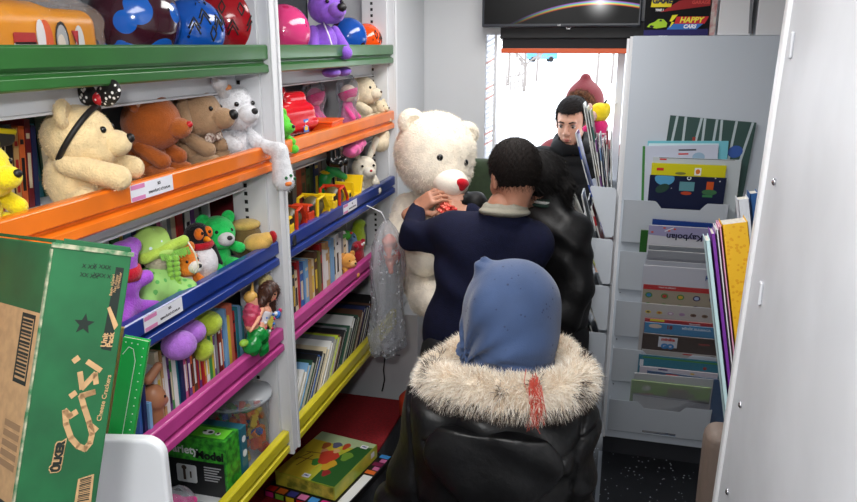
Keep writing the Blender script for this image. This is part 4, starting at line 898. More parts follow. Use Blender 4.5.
# near left of the pink shelf: green binder, blue books, doll face
def slab(name, label, cat, c0, rot, size, m, pages=None, bevel=.002, group=None):
    t = thing(name, label, cat, c0, rot, group); MB().box((0, 0, 0), size).build('cover', m, t, bevel=bevel); return t
gb = mat('green_binder', (40, 176, 80), .25)
BX = Vector((-.70, 1.0, 0))
def pl_pt(px, py):      # where a sight line meets the upright plane of the green book
    d = _dir(px, py); nn = Vector((-.35, 1, 0)); o = Vector((0, 0, EYE)); k = (Vector((-.75, 1.02, 1)) - o).dot(nn) / d.dot(nn); return o + d * k
b0, t1, tr1 = pl_pt(102, 470), pl_pt(123, 337), pl_pt(148, 350)
t = thing('activity_book', 'glossy green book with white dotted border standing behind the white case', 'book', tuple(b0))
yv = (t1 - b0); hL = yv.length; yv.normalize(); xv = tr1 - t1; xv = xv - yv * xv.dot(yv); wL = xv.length; xv.normalize()
t.rotation_euler = Matrix((xv, yv, xv.cross(yv))).transposed().to_euler()
MB().box((0, 0, -.012), (wL, hL, -.010)).box((0, 0, -.002), (wL, hL, 0)).box((wL - .002, 0, -.012), (wL, hL, 0)).build('cover', gb, t, bevel=.0006)
MB().box((0, .003, -.010), (wL - .002, hL - .003, -.002)).build('pages', paper, t)
q = MB()
for k in range(16): q.lathe([(.0011, 0), (.0011, .0004)], 8, M=Matrix.Translation((wL - .008, .01 + k * hL / 16.5, 0)))
for k in range(3): q.lathe([(.0011, 0), (.0011, .0004)], 8, M=Matrix.Translation((wL - .018 - k * .01, hL - .008, 0)))
q.tube([(.004, hL * .88, .0003), (.012, hL * .94, .0003), (.02, hL * .93, .0003), (.026, hL * .85, .0003), (.024, 0.01, .0003)], .0006, 6)
q.build('border_print', pm((226, 240, 228), .5), t, label='white dots and line')
nb_ = thing('notebook', 'thin gold edged book between the green carton and the green book', 'book', tuple(b0 - xv * .012))
nb_.rotation_euler = t.rotation_euler; MB().box((0, 0, -.014), (.009, hL * 1.05, -.006)).build('cover', mat('gold_edge', (170, 150, 84), .35, metal=.4), nb_, bevel=.001)
for k, (px, py, c, lb, hh) in enumerate(((140, 440, 'blue', 'bright blue book leaning beside the green book', .125), (146, 445, 'navy', 'dark blue book next to the bright blue one', .12), (152, 450, 'light blue', 'small light blue book in front of the doll face', .075))):
    p = at_x(px, py - 3, -.975 + .004 * k); book('book', lb, (p.x, p.y, D[3]), .010, hh + .03, .08, c, -.05, .0, True, None, None)
t = thing('baby_doll', 'brown plastic doll peeking out behind the blue books', 'doll', tuple(at_x(153, 398, -1.01)))
sk = mat('doll_tan', (176, 118, 84), .4)
sdf_obj('body', sm(.006, ell((0, 0, 0), (.03, .028, .034)), ell((.012, .018, -.012), (.014, .012, .012)), cap((0, 0, -.03), (0, 0, -.07), .02)), (-.05, -.05, -.1), (.05, .05, .05), .003, sk, t)
MB().ball((.028, .004, .006), .004, 8, 6).build('eye', eye_m, t, smooth=True)
sdf_obj('arm', cap((.0, -.01, .05), (.012, .015, .075), .012, .010), (-.03, -.04, .02), (.04, .04, .1), .003, sk, t)

# ------------------------------------------------------------------ yellow shelf nearer bay: boxes, tub, container
GBX = -.985
gz = thing('game_box', 'green game box with white and black lettering Model under the pink rail', 'box', (GBX - .07, 1.585, D[4]), (0, 0, math.radians(0)))
gg = mat('grass_print', (66, 172, 48), .4, rgb2=(30, 104, 34), vscale=60); dkp = pm((22, 24, 26), .4)
# front face looks to the camera (-Y), spans X; long side runs in X
gb0 = at_z(170, 440, D[4] + .165)
MB().box((-.16, 0, 0), (.07, .075, .175)).build('box_body', gg, gz, bevel=.001)
MB().box((-.16, -.0012, .0), (.062, 0, .105)).build('print_panel', dkp, gz, label='black printed panel')
MB().prism(rrect(.07, .06, .006, cx=-.05, cz=0) if False else rrect(.062, .055, .006, cx=-.055, cy=.062), 1, -.0022, -.0013).build('photo_print', pm((214, 218, 220), .5), gz)
MB().box((-.066, -.0028, .042), (-.058, -.0023, .078)).ball((-.062, -.0024, .08), (.008, .0012, .007)).box((-.045, -.0028, .05), (-.04, -.0023, .07)).build('picture_figures', pm((70, 56, 44), .6), gz)
q = MB()
for k in range(6): q.box((.0, -.0022, .088 - k * .008), (.052 - (k % 3) * .006, -.0013, .091 - k * .008))
q.build('small_print', pm((170, 172, 176), .6), gz)
text('Variety', .034, pm((222, 226, 226), .5), gz, frame((-.065, -.0006, .135), (1, 0, 0), (0, 0, 1)), bold=.0006)
text('Model', .034, dkp, gz, frame((.020, -.0006, .125), (1, 0, 0), (0, 0, 1)), bold=.0012)
text('Building', .02, pm((222, 226, 226), .5), gz, frame((-.1, -.0006, .162), (1, 0, 0), (0, 0, 1)), bold=.0004)
MB().box((-.04, .012, .1752), (.06, .062, .1762)).build('window_print', pm((120, 226, 60), .4), gz)
MB().ball((.0, .037, .176), (.018, .014, .001)).ball((.03, .034, .176), (.008, .008, .001)).build('ball_print', pm((230, 230, 230), .5), gz)
MB().ball((.006, .037, .1768), (.007, .006, .0008)).ball((-.012, .04, .1768), (.006, .004, .0008)).ball((.03, .036, .1768), (.004, .004, .0008)).build('ball_patches', dkp, gz)
tz = thing('game_box', 'teal game box with round emblem between the green box and the tub', 'box', (GBX - .07, 1.663, D[4]))
MB().box((-.16, 0, 0), (.074, .032, .172)).build('box_body', mat('teal_box', (38, 98, 116), .4), tz, bevel=.001)
MB().lathe([(.010, 0), (.010, .0006)], 20, M=Matrix.Translation((.074, .015, .135)) @ Matrix.Rotation(PI / 2, 4, 'Y')).lathe([(.011, 0), (.011, .0006)], 20, M=Matrix.Translation((.074, .016, .09)) @ Matrix.Rotation(PI / 2, 4, 'Y')).build('emblem', pm((222, 224, 226), .5), tz, label='white round emblem')
# translucent tub of blocks
tb = thing('plastic_tub', 'large clear plastic tub full of coloured toy pieces on the yellow shelf', 'tub', (-1.065, 1.80, D[4]))
tubm = clear_mat('tub_plastic', (232, 236, 240), .16, .25, .1, 10)
MB().lathe([(.078, 0), (.084, .01), (.095, .19), (.098, .19), (.098, .205), (.102, .207), (.102, .195), (.100, .188), (.0975, .188), (.087, .01), (.081, -.0)][:7], 40, cap=False).build('wall', tubm, tb, smooth=True)
MB().lathe([(.0, .002), (.08, .002)], 40, cap=False).build('base', tubm, tb)
MB().lathe([(.0, .215), (.088, .215), (.09, .212), (.104, .21), (.104, .196), (.102, .196)], 40, cap=False).build('lid', clear_mat('tub_lid', (225, 228, 232), .12, .2, .1, 10), tb, smooth=True)
r = random.Random(5); cols5 = [(214, 50, 30), (236, 120, 30), (60, 160, 50), (240, 200, 40), (40, 80, 170), (226, 80, 40)]
for k in range(84):
    a = r.uniform(0, 2 * PI); rr_ = r.uniform(.02, .074) ** 1.0; z = r.uniform(.02, .15); c = cols5[k % 6]
    cx, cy_ = rr_ * math.cos(a), rr_ * math.sin(a)
    M = Matrix.Translation((cx, cy_, z)) @ Euler((r.uniform(0, 3), r.uniform(0, 3), r.uniform(0, 3))).to_matrix().to_4x4()
    if k == 0: pass
    q = MB().box((-.016, -.008, -.008), (.016, .008, .008), M=M)
    for sx in (-.009, .009): q.lathe([(.005, .008), (.005, .012)], 8, M=M @ Matrix.Translation((sx, 0, 0)))
    q.build('toy_piece', mat('block_%d' % (k % 6), c, .35), tb, bevel=.0008)
# clear tray with confetti and a wrapped pink toy
tr_ = thing('clear_container', 'clear plastic container of green and yellow shredded paper on the yellow shelf', 'container', (-1.06, 1.36, D[4]))
MB().box((-.14, -.10, 0), (.075, .09, .003)).box((-.14, -.10, 0), (-.138, .09, .075)).box((.073, -.10, 0), (.075, .09, .075)).box((-.14, -.10, 0), (.075, -.098, .075)).box((-.14, .088, 0), (.075, .09, .075)).box((-.145, -.105, .075), (.08, .095, .078)).build('case', clear_mat('case_plastic', (215, 222, 228), .2, .15, .2, 8), tr_)
SV = []; SF = []; mi = []; r = random.Random(8)
for k in range(700):
    c = Vector((r.uniform(-.12, .06), r.uniform(-.08, .075), r.uniform(.008, .055))); d = Vector((r.gauss(0, 1), r.gauss(0, 1), r.gauss(0, .5))).normalized() * r.uniform(.006, .014); s_ = d.orthogonal().normalized() * .0014
    n0 = len(SV); SV += [tuple(c - d - s_), tuple(c - d + s_), tuple(c + d + s_), tuple(c + d - s_)]; SF.append((n0, n0 + 1, n0 + 2, n0 + 3)); mi.append(r.choice((0, 0, 0, 1, 2, 3)))
o = link_mesh('shredded_paper', SV, SF, [pm((80, 150, 70), .6), pm((220, 200, 90), .6), pm((214, 70, 110), .6), pm((200, 210, 200), .6)], tr_, mi); o['kind'] = 'stuff'
rb_ = book('book', 'thin orange red book standing against the yellow rail', (-.985, 1.335, D[4]), .006, .075, .05, 'orange', 0, PI / 2 + .0, True)
t = thing('wrapped_toy', 'magenta plush toy in clear wrapping beside the white case', 'soft toy', (-1.02, 1.375, D[4] + .079))
sdf_obj('body', sm(.01, ell((0, 0, .03), (.04, .035, .03)), cap((0, 0, .03), (.03, .05, .02), .02, .012)), (-.06, -.06, 0), (.07, .09, .08), .003, plush_mat((206, 50, 130)), t)
sdf_obj('wrapping', disp(ell((0, .005, .035), (.055, .06, .035)), lambda P: .005 * np.sin(P[:, 1] * 120) * np.sin(P[:, 0] * 110)), (-.08, -.08, 0), (.08, .1, .09), .004, clear, t, label='clear crinkled wrapping')

# ------------------------------------------------------------------ games on the red ledge
z0 = .2505
def on_ledge(px, py, z): p = at_z(px, py, z); return p
bz = z0 + .028
A0, A1, A2 = on_ledge(301, 428, bz + .055), on_ledge(354, 441, bz + .055), on_ledge(275, 471, bz + .055)
t = thing('board_game', 'board game box with countryside picture lying on the red ledge', 'box', (A2.x, A2.y, bz))
vx = Vector((A1.x - A0.x, A1.y - A0.y, 0)); vy = Vector((A0.x - A2.x, A0.y - A2.y, 0)); Wd, Ln = vx.length * 1.02, vy.length
t.rotation_euler = (0, 0, math.atan2(vx.y, vx.x))
sh = Ln
MB().box((0, 0, 0), (Wd, Ln, .055)).build('box_body', mat('game_lid', (150, 170, 52), .4, rgb2=(206, 196, 60), vscale=9), t, bevel=.001)
tp = .0552
def flat(nm, pts, c, zz=tp, th=.0004): MB().prism(pts, 2, zz, zz + th).build(nm, pm(c, .5), t)
flat('sky_print', [(0.002, Ln * .8), (Wd - .002, Ln * .8), (Wd - .002, Ln - .002), (.002, Ln - .002)], (178, 196, 150))
flat('meadow_print', [(.002, .002), (Wd * .45, .002), (Wd * .55, Ln * .78), (.002, Ln * .8)], (214, 190, 50), tp + .0001)
flat('tree_print', [(Wd * .6, .002), (Wd - .002, .002), (Wd - .002, Ln * .9), (Wd * .75, Ln * .85), (Wd * .6, Ln * .5)], (40, 92, 36), tp + .0002)
for (cx, cy_, rx_, ry_, c) in ((.3, .72, .06, .08, (168, 84, 40)), (.45, .78, .07, .07, (90, 90, 120)), (.6, .8, .05, .08, (190, 70, 40)), (.5, .5, .14, .16, (190, 60, 40)), (.62, .36, .1, .12, (206, 160, 40)), (.42, .36, .08, .08, (60, 130, 50)), (.75, .6, .08, .1, (110, 150, 50)), (.7, .2, .06, .07, (150, 40, 40)), (.36, .6, .05, .06, (210, 150, 110)), (.53, .66, .05, .05, (216, 170, 120))):
    flat('picture_patch', [(Wd * (cx + rx_ * math.cos(a) * (1 + .25 * math.sin(3 * a))), Ln * (cy_ + ry_ * math.sin(a))) for a in np.linspace(0, 2 * PI, 14, endpoint=False)], c, tp + .0003 + .0001 * (cx * 10 % 3))
for (x_, y_, l_, a_) in ((.1, .3, .36, 1.2), (.2, .2, .4, 1.35), (.12, .5, .3, .2), (.1, .35, .3, .15)):
    c_, s_ = math.cos(a_), math.sin(a_); p0 = (Wd * x_, Ln * y_)
    flat('fence_print', [p0, (p0[0] + .004 * -s_, p0[1] + .004 * c_), (p0[0] + .004 * -s_ + l_ * .22 * c_, p0[1] + .004 * c_ + l_ * .22 * s_), (p0[0] + l_ * .22 * c_, p0[1] + l_ * .22 * s_)], (120, 70, 30), tp + .0007)
for (x_, y_) in ((.86, .88), (.48, .07)):
    flat('maker_badge', rrect(.03, .024, .004, cx=Wd * x_, cy=Ln * y_), (232, 232, 236), tp + .0008)
    text('ABA', .010, pm((40, 60, 150), .5), t, Matrix.Translation((Wd * x_, Ln * y_, tp + .0014)), bold=.0004)
MB().box((.2 * Wd, -.0006, .004), (.98 * Wd, 0, .05)).build('side_print', mat('side_print', (120, 130, 40), .5, rgb2=(214, 200, 70), vscale=26), t)
MB().prism(rrect(.026, .022, .003, cx=Ln * .88, cy=.03), 0, Wd, Wd + .0006).build('maker_badge', white, t)
# flat box with coloured squares under it
t2 = thing('puzzle_box', 'flat black box with coloured squares and white strip under the board game', 'box', (A2.x, A2.y, z0))
t2.rotation_euler = t.rotation_euler; x0, x1, y0, y1 = -.02, Wd + .052, -.045, Ln + .03
x1 = min(x1, Wd + .052)
MB().box((x0, y0, 0), (x1, y1, .0265)).build('box_body', mat('puzzle_black', (20, 18, 20), .4), t2, bevel=.001)
cs = [(206, 40, 130), (130, 190, 60), (226, 206, 40), (200, 30, 30), (230, 110, 40), (60, 60, 150), (206, 110, 160), (60, 140, 210)]
q = MB(); qm = [pm(c, .5) for c in cs] + [white, pm((120, 20, 70), .5)]
r = random.Random(3); W_ = x1 - x0
for k in range(7):
    q.box((x0 + .004 + k * W_ / 7.2, y0 - .0006, .003), (x0 + .004 + (k + .78) * W_ / 7.2, y0, .0235), k)
    q.box((x0 + .004 + k * W_ / 7.2, y0 + .004, .0265), (x0 + .004 + (k + .78) * W_ / 7.2, y0 + .034, .0272), (k + 3) % 8)
L_ = y1 - y0
q.box((x1 - .042, y0 + .01, .0265), (x1 - .004, y0 + .60 * L_, .0272), 8)
for k, c in enumerate((4, 6, 9, 6, 7)):
    a = y0 + (.63 + k * .075) * L_; q.box((x1 - .046 + (k % 2) * .016, a, .0265), (x1 - .006, a + .06 * L_, .0272), c)
q.build('printed_squares', qm, t2, label='coloured printed squares')

# ------------------------------------------------------------------ hanging silver bag with dolls
bagc = at_x(386, 270, -.86); t = thing('gift_bag', 'clear cellophane bag with silver snowflake print holding peach dolls', 'bag', (-.845, bagc.y - .03, .69))
h_ = .46
P = [(.015, h_ + .06), (.045, h_ + .03), (.082, h_ - .03), (.092, .34), (.086, .2), (.098, .08), (.092, .0), (.01, -.004)]
q = MB().lathe([(r_, z) for r_, z in P[::-1]], 36, cap=False)
for i, v_ in enumerate(q.v):
    a = math.atan2(v_[1], v_[0]); k = 1 + .16 * math.sin(5 * a + v_[2] * 14) + .07 * math.sin(11 * a + 3); q.v[i] = (v_[0] * k * .62, v_[1] * k * 1.12, v_[2])
fm_ = clear_mat('silver_film', (236, 238, 242), .22, .12, 1.0, 35)
q.build('film', fm_, t, smooth=True)
r = random.Random(9); q = MB()
for k in range(150):
    a = r.uniform(0, 2 * PI); z = r.uniform(.0, .26) if k < 115 else r.uniform(.26, .42); rr_ = .091 * (1 + .16 * math.sin(5 * a + z * 14) + .07 * math.sin(11 * a + 3)); c = Vector((rr_ * math.cos(a) * .64, rr_ * math.sin(a) * 1.14, z))
    for j in range(3):
        th = j * PI / 3 + r.random(); d = (Vector((0, 0, 1)) * math.sin(th) + Vector((-math.sin(a), math.cos(a), 0)) * math.cos(th)) * r.uniform(.003, .0055); q.tube([c - d, c + d], .0007, 4)
q.build('snowflake_print', mat('silver_print', (214, 218, 226), .3), t, label='silver snowflake print')
peach = mat('peach_doll', (232, 130, 104), .5); wrapw = plush_mat((232, 222, 220))
for k, (z, y_, s_) in enumerate(((.43, .03, 1), (.365, .05, 1.0))):
    sdf_obj('doll', disp(sm(.012, ell((0, y_, z), (.026, .036, .028)), ell((.0, y_ + .03, z - .022), (.022, .028, .02)), cap((0, y_ - .02, z - .02), (.01, y_ - .035, z - .05), .014, .010)), lambda P: .0015 * np.sin(P[:, 2] * 200)), (-.05, y_ - .08, z - .08), (.05, y_ + .09, z + .05), .003, peach, t, label='peach coloured doll')
MB().ball((.012, .09, .36), (.02, .02, .022)).build('red_hat', pm((200, 24, 34), .5), t, smooth=True)
MB().ball((.0, .03, .385), (.022, .03, .012)).build('white_collar', wrapw, t, smooth=True)
MB().tube([(-.0, 0, h_ + .05), (-.02, .0, h_ + .09), (-.075, -.01, h_ + .115)], .0025).build('tie_ribbon', pm((220, 222, 226), .4), t, smooth=True)
# ------------------------------------------------------------------ green carton and white case at lower left
kraft = mat('kraft', (190, 152, 108), .8, var=.06, vscale=60); cgreen = mat('carton_green', (26, 94, 54), .62, var=.10, vscale=12); cblack = pm((22, 34, 28), .7)
T0 = at_y(53, 244, .72); _v = (T0 - Vector((0, 0, EYE))).normalized(); _e = _dir(14, 502); Bm = Vector((0, 0, EYE)) + _e * ((T0 - Vector((0, 0, EYE))).dot(_v) / _e.dot(_v))
dn = (Bm - T0).normalized(); Rr = at_y(131, 264, .80) - T0; xd = (Rr - dn * Rr.dot(dn)); wF = xd.length; xd.normalize()
yd = (-dn)                                    # carton up
ct = thing('cardboard_carton', 'green cracker carton with star and cream lettering at the lower left', 'box', tuple(T0))
nrm = xd.cross(yd)                            # towards the viewer
ct.rotation_euler = Matrix((xd, yd, nrm)).transposed().to_euler()
HC, DC = .46, .26
MB().box((0, -HC, -DC), (wF, 0, 0)).build('box_body', cgreen, ct, bevel=.002)
# the worn top edges and the open flap
MB().box((-.001, -.004, -.002), (wF + .002, .002, .0012)).box((-.0014, -HC, -.004), (.001, -.006, .0014)).build('worn_edge', mat('worn_edge', (168, 166, 140), .9, rgb2=(50, 110, 70), vscale=70), ct, bevel=.0005, label='worn pale paper edges')
MB().box((.004, .002, -DC), (wF, .006, -.004)).build('top_flap', cgreen, ct)
MB().box((.012, .0015, -.0012), (wF - .004, .0085, .0012)).build('top_flap', cgreen, ct, bevel=.001)
u = lambda px, py: (lambda p: ((p - T0).dot(xd), (p - T0).dot(yd)))(face_pt(px, py))
def face_pt(px, py):
    d = _dir(px, py); o = Vector((0, 0, EYE)); k = (T0 - o).dot(nrm) / d.dot(nrm); return o + d * k
def facep(pts_px, nm, m, z=.0, th=.0003, lb=None):
    MB().prism([u(*p) for p in pts_px], 2, z, z + th).build(nm, m, ct, label=lb)
def star(cx, cy, R_, r_, rot=0): return [((R_ if k % 2 == 0 else r_) * math.cos(rot + k * PI / 5) + cx, (R_ if k % 2 == 0 else r_) * math.sin(rot + k * PI / 5) + cy) for k in range(10)]
cx, cy = u(84, 324)
MB().prism(star(cx, cy, .0135, .0058, PI / 2 - .05), 2, 0, .0004).build('star_print', cblack, ct, label='black star')
facep([(116, 267), (124, 268), (111, 351), (101, 349)], 'black_strip', cblack, 0, .0003)
facep([(107, 308), (110, 306.5), (118, 325), (114, 330)], 'cracker_print', kraft, .0003)
def logo(st, w_):
    q = MB()
    for a, b in zip(st[:-1], st[1:]):
        a, b = Vector(u(*a)), Vector(u(*b)); d = (b - a).normalized(); n_ = Vector((-d.y, d.x)) * w_; a = a - d * w_ * .5; b = b + d * w_ * .5
        q.prism([tuple(a + n_), tuple(a - n_), tuple(b - n_), tuple(b + n_)], 2, 0, .0004)
    return q
lg = logo([(76, 412), (70, 416), (65, 411), (66, 424), (71, 438), (78, 446), (85, 449), (90, 443), (92, 434), (89, 422), (84, 407), (81, 396), (94, 392)], .0036)
lg.add(*[x for x in []]) if False else None
for st in ([(90, 425), (96, 430)], [(82, 396), (94, 392)], [(71, 396), (75, 393)], [(78, 382), (91, 376), (85, 380), (84, 368), (98, 366)] if False else [(78, 384), (82, 369), (98, 384), (97, 366)][:0] or [(80, 373), (82, 388), (95, 374), (96, 383)], [(88, 362), (100, 370)], [(74, 361), (78, 358)]):
    q = logo(st, .0034); lg.add(q.v, q.f)
lg.build('logo', kraft, ct, label='cream brand lettering')
def ftext(s, px0, py0, px1, py1, size, m, z=.0004, bold=0):
    a, b = Vector(u(px0, py0)), Vector(u(px1, py1)); d = (b - a).normalized(); c = (a + b) / 2
    M = frame((c.x, c.y, z), (d.x, d.y, 0), (-d.y, d.x, 0)); text(s, size, m, ct, M, depth=.0002, bold=bold)
ftext('Cheese Crackers', 98, 424, 110, 372, .0085, kraft, bold=.0001)
ftext('ÜLKER', 55, 475, 62, 438, .0125, cblack, .0006, .0009)
ftext('ÜLKER', 55, 475, 62, 438, .0125, kraft, .0003, .0022)
ftext('Unit', 103, 349, 106, 331, .010, kraft, .0005, .0004); ftext('Pack', 109, 349, 112, 331, .010, kraft, .0005, .0004)
ftext('Besin öğeleri', 110, 299, 114, 271, .0052, kraft, .0005); ftext('Net miktar', 113.5, 296, 118, 271, .0052, kraft, .0005); ftext('içindekiler', 117, 290, 121, 271, .0052, kraft, .0005)
for k in range(4): ftext(['X XX', 'X XXX', 'XX XX', 'XXX X'][k], 84 + (k % 2) * 13, 266 + 9 * (k // 2), 94 + (k % 2) * 13, 267.5 + 9 * (k // 2), .0075, cblack, .0004)
def barcode(pxs, zoff, side=None):
    # pxs: the four corners on the picture of the printed block
    q = MB(); P4 = [Vector(u(*p)) for p in pxs]; q.prism([tuple(p) for p in P4], 2, 0, .0003, 0)
    for k in range(13):
        a, b = (k + .8) / 15, (k + .8 + .35 + .3 * (k % 3 == 0)) / 15
        q.prism([tuple(P4[0].lerp(P4[3], a).lerp(P4[1].lerp(P4[2], a), .15)), tuple(P4[0].lerp(P4[3], a).lerp(P4[1].lerp(P4[2], a), .85)), tuple(P4[0].lerp(P4[3], b).lerp(P4[1].lerp(P4[2], b), .85)), tuple(P4[0].lerp(P4[3], b).lerp(P4[1].lerp(P4[2], b), .15))], 2, .0003, .0006, 1)
    return q.build('barcode', [kraft, cblack], ct)
barcode([(78, 479), (94, 474), (91, 502), (74, 505)], 0)
# left face of the carton (faces left-front): kraft label with bar code, drawn in the box's own side plane
q = MB(); X0 = -.0004
q.box((X0 - .0002, -HC + .01, -.17), (X0, -.085, -.002), 0)
for k in range(16): q.box((X0 - .0006, -.096 - k * .0045 - (.0022 if k % 3 else .0032), -.052), (X0 - .0002, -.096 - k * .0045, -.022), 1)
for (a, b, c, d) in ((-.175, -.17, -.054, -.018), (-.094, -.089, -.054, -.018)): q.box((X0 - .0006, a, c), (X0 - .0002, b, d), 1)
for zz in (-.056, -.019): q.box((X0 - .0006, -.175, zz), (X0 - .0002, -.089, zz + .003), 1)
for k in range(5): q.box((X0 - .0006, -.23 - k * .012, -.06), (X0 - .0002, -.222 - k * .012, -.012), 2)
for k in range(10): q.box((X0 - .0006, -.32 - k * .006, -.075), (X0 - .0002, -.316 - k * .006, -.01 - (k % 3) * .006), 1)
q.build('side_label', [kraft, cblack, pm((146, 116, 84), .8)], ct, label='brown paper label with bar code')
# white rounded case in front of the shelves
wc = thing('plastic_case', 'white rounded plastic case between the carton and the pink shelf', 'case', (-.80, .96, 1.0))
M = frame((0, 0, 0), (1, .25, 0), (0, 0, 1)); xR = at_y(167, 480, .97).x + .80
zt = at_y(130, 435, .97).z - 1.0
pts = [(-.17, -.06), (xR - .0, -.06), (xR, zt - .035)] + [(xR - .035 + .035 * math.cos(a), zt - .035 + .035 * math.sin(a)) for a in np.linspace(0, PI / 2, 9)[1:]] + [(-.17, zt + .004)]
MB().prism(pts, 2, -.012, .012, M=M).build('shell', mat('white_case', (228, 230, 234), .35), wc, bevel=.006, seg=3)
t = thing('counter', 'white counter at the lower left, mostly out of view', 'counter', (-.72, .78, FL))
MB().box((-.22, -.3, .96), (.12, .25, .995)).build('worktop', white_metal, t, bevel=.004)
for sx in (-.2, .09):
    for sy in (-.27, .21): MB().box((sx, sy, 0), (sx + .025, sy + .025, .96)).build('leg', white_metal, t)

# ------------------------------------------------------------------ picture books in the forward facing rack
def art_flat(t, w_, h_, th, items):
    for i, (kind, x, y, a, b, c, rot) in enumerate(items):
        if kind == 'r': pts = [(-a, -b), (a, -b), (a, b), (-a, b)]
        else: pts = [(a * math.cos(k * 2 * PI / 18), b * math.sin(k * 2 * PI / 18)) for k in range(18)]
        c_, s_ = math.cos(rot), math.sin(rot); P = []
        for p in pts:
            X_, Z_ = x * w_ + p[0] * c_ - p[1] * s_, y * h_ + p[0] * s_ + p[1] * c_; P.append((min(max(X_, .0005), w_ - .0005), min(max(Z_, .0005), h_ - .0005)))
        off = -.0004 - .0002 * i / 4
        MB().prism(P, 1, off, off + .0003).build('cover_print', pm(c, .5), t)
def picture_book(label, x, ztop, h_, w_, th, c, y, lean_, roll=0, items=(), wrap=False, name='picture_book', cat='book', group='picture books in the front rack', txt=()):
    t = thing(name, label, cat, (x, y, ztop - h_ * math.cos(lean_)), (lean_, roll, 0), group)
    cm = pm(c, .42)
    MB().box((0, 0, 0), (w_, .0008, h_)).box((0, th - .0008, 0), (w_, th, h_)).box((0, .0008, 0), (.001, th - .0008, h_)).build('cover', cm, t)
    MB().box((.001, .0008, .001), (w_ - .001, th - .0008, h_ - .001)).build('pages', paper, t)
    art_flat(t, w_, h_, th, items)
    for (s, fx, fz, size, col, flip, bold) in txt:
        M = frame((fx * w_, -.0012, fz * h_), (-1, 0, 0) if flip else (1, 0, 0), (0, 0, -1) if flip else (0, 0, 1)); text(s, size, pm(col, .5), t, M, depth=.0002, bold=bold)
    if wrap: MB().box((-.003, -.0022, -.002), (w_ + .003, -.0018, h_ + .004)).build('wrapping', clear_mat('flat_wrap', (250, 250, 252), .0, .08, .12, 22), t, label='clear plastic wrapping')
    return t
RF = RY - .004
def rb_(label, x0px, x1px, ytop, slot, dy, c, th=.007, items=(), wrap=False, roll=0, txt=(), H_=None):
    # a cover standing in pocket `slot`, dy metres in front of the rack's back panel
    yt = RF - (dy if slot == 0 else dy * .5 + .066); yb = RF - dy * .22 - .005
    a, b = at_y((x0px), ytop, yt), at_y(x1px, ytop, yt)
    h_ = H_ or (a.z - (PBOT[slot] + .006)); ln = math.atan2(yb - yt, h_)
    return picture_book(label, a.x, a.z, h_ / math.cos(ln), b.x - a.x, min(th, .0045), c, yb, ln, roll, items, wrap, txt=txt)
birch = [('r', .5, .5, .2, .2, (44, 74, 70), 0)] + [('r', fx, .6, .005, .17, (176, 190, 196), rt) for fx, rt in ((.06, -.05), (.2, .03), (.33, -.08), (.43, .04), (.55, .0), (.64, .07), (.76, -.03), (.9, -.12))] + [('o', .82, .62, .03, .025, (44, 84, 160), .4), ('r', .32, .72, .006, .012, (150, 50, 40), 0)]
rb_('tall picture book with a green birch forest cover at the back of the top pocket', 665, 752, 115, 0, .010, (52, 84, 76), items=birch, roll=.065, H_=.33)
rb_('light blue edged book directly before the birch forest one', 650, 731, 141, 0, .020, (112, 190, 206), roll=-.03, H_=.30, items=[('r', .45, .9, .14, .02, (200, 226, 230), 0)])
rb_('pale book with small green figures leaning left in the top pocket', 646, 722, 146, 0, .028, (196, 202, 220), roll=-.05, H_=.28, items=[('r', .6, .93, .035, .003, (60, 60, 70), 0), ('r', .55, .87, .02, .003, (200, 60, 50), 0), ('o', .75, .82, .025, .02, (150, 180, 204), 0), ('r', .01, .5, .008, .15, (60, 130, 60), 0)])
rb_('wide grey white book with a red mark in the top pocket', 653, 742, 157, 0, .036, (192, 200, 204), H_=.27, items=[('r', .12, .97, .014, .003, (200, 40, 40), 0), ('r', .5, .995, .15, .001, (30, 40, 40), 0)])
rb_('yellow picture book in the top pocket', 652, 727, 163, 0, .044, (214, 206, 24), H_=.25, items=[('r', .63, .88, .013, .016, (240, 240, 236), 0), ('o', .63, .88, .009, .011, (220, 120, 40), 0), ('r', .12, .9, .014, .006, (200, 50, 40), 0), ('o', .4, .84, .022, .006, (120, 120, 60), 0)])
nb = [('o', .2, .94, .04, .03, (88, 164, 206), 0), ('o', .52, .97, .009, .009, (232, 236, 240), 0), ('o', .52, .97, .005, .005, (30, 34, 60), 0), ('r', .5, .8, .03, .02, (96, 150, 160), 0), ('r', .8, .83, .014, .018, (206, 84, 30), 0), ('o', .8, .70, .03, .012, (60, 110, 70), 0), ('o', .5, .66, .022, .008, (190, 70, 40), 0), ('o', .18, .74, .03, .018, (40, 72, 60), .5), ('o', .92, .93, .003, .003, (235, 235, 240), 0), ('o', .86, .99, .003, .003, (235, 235, 240), 0), ('o', .3, .75, .002, .002, (235, 235, 240), 0), ('r', .78, .62, .02, .005, (60, 130, 80), 0)]
rb_('dark blue night scene picture book at the front of the top pocket', 650, 727, 175, 0, .052, (22, 30, 62), H_=.215, items=nb)
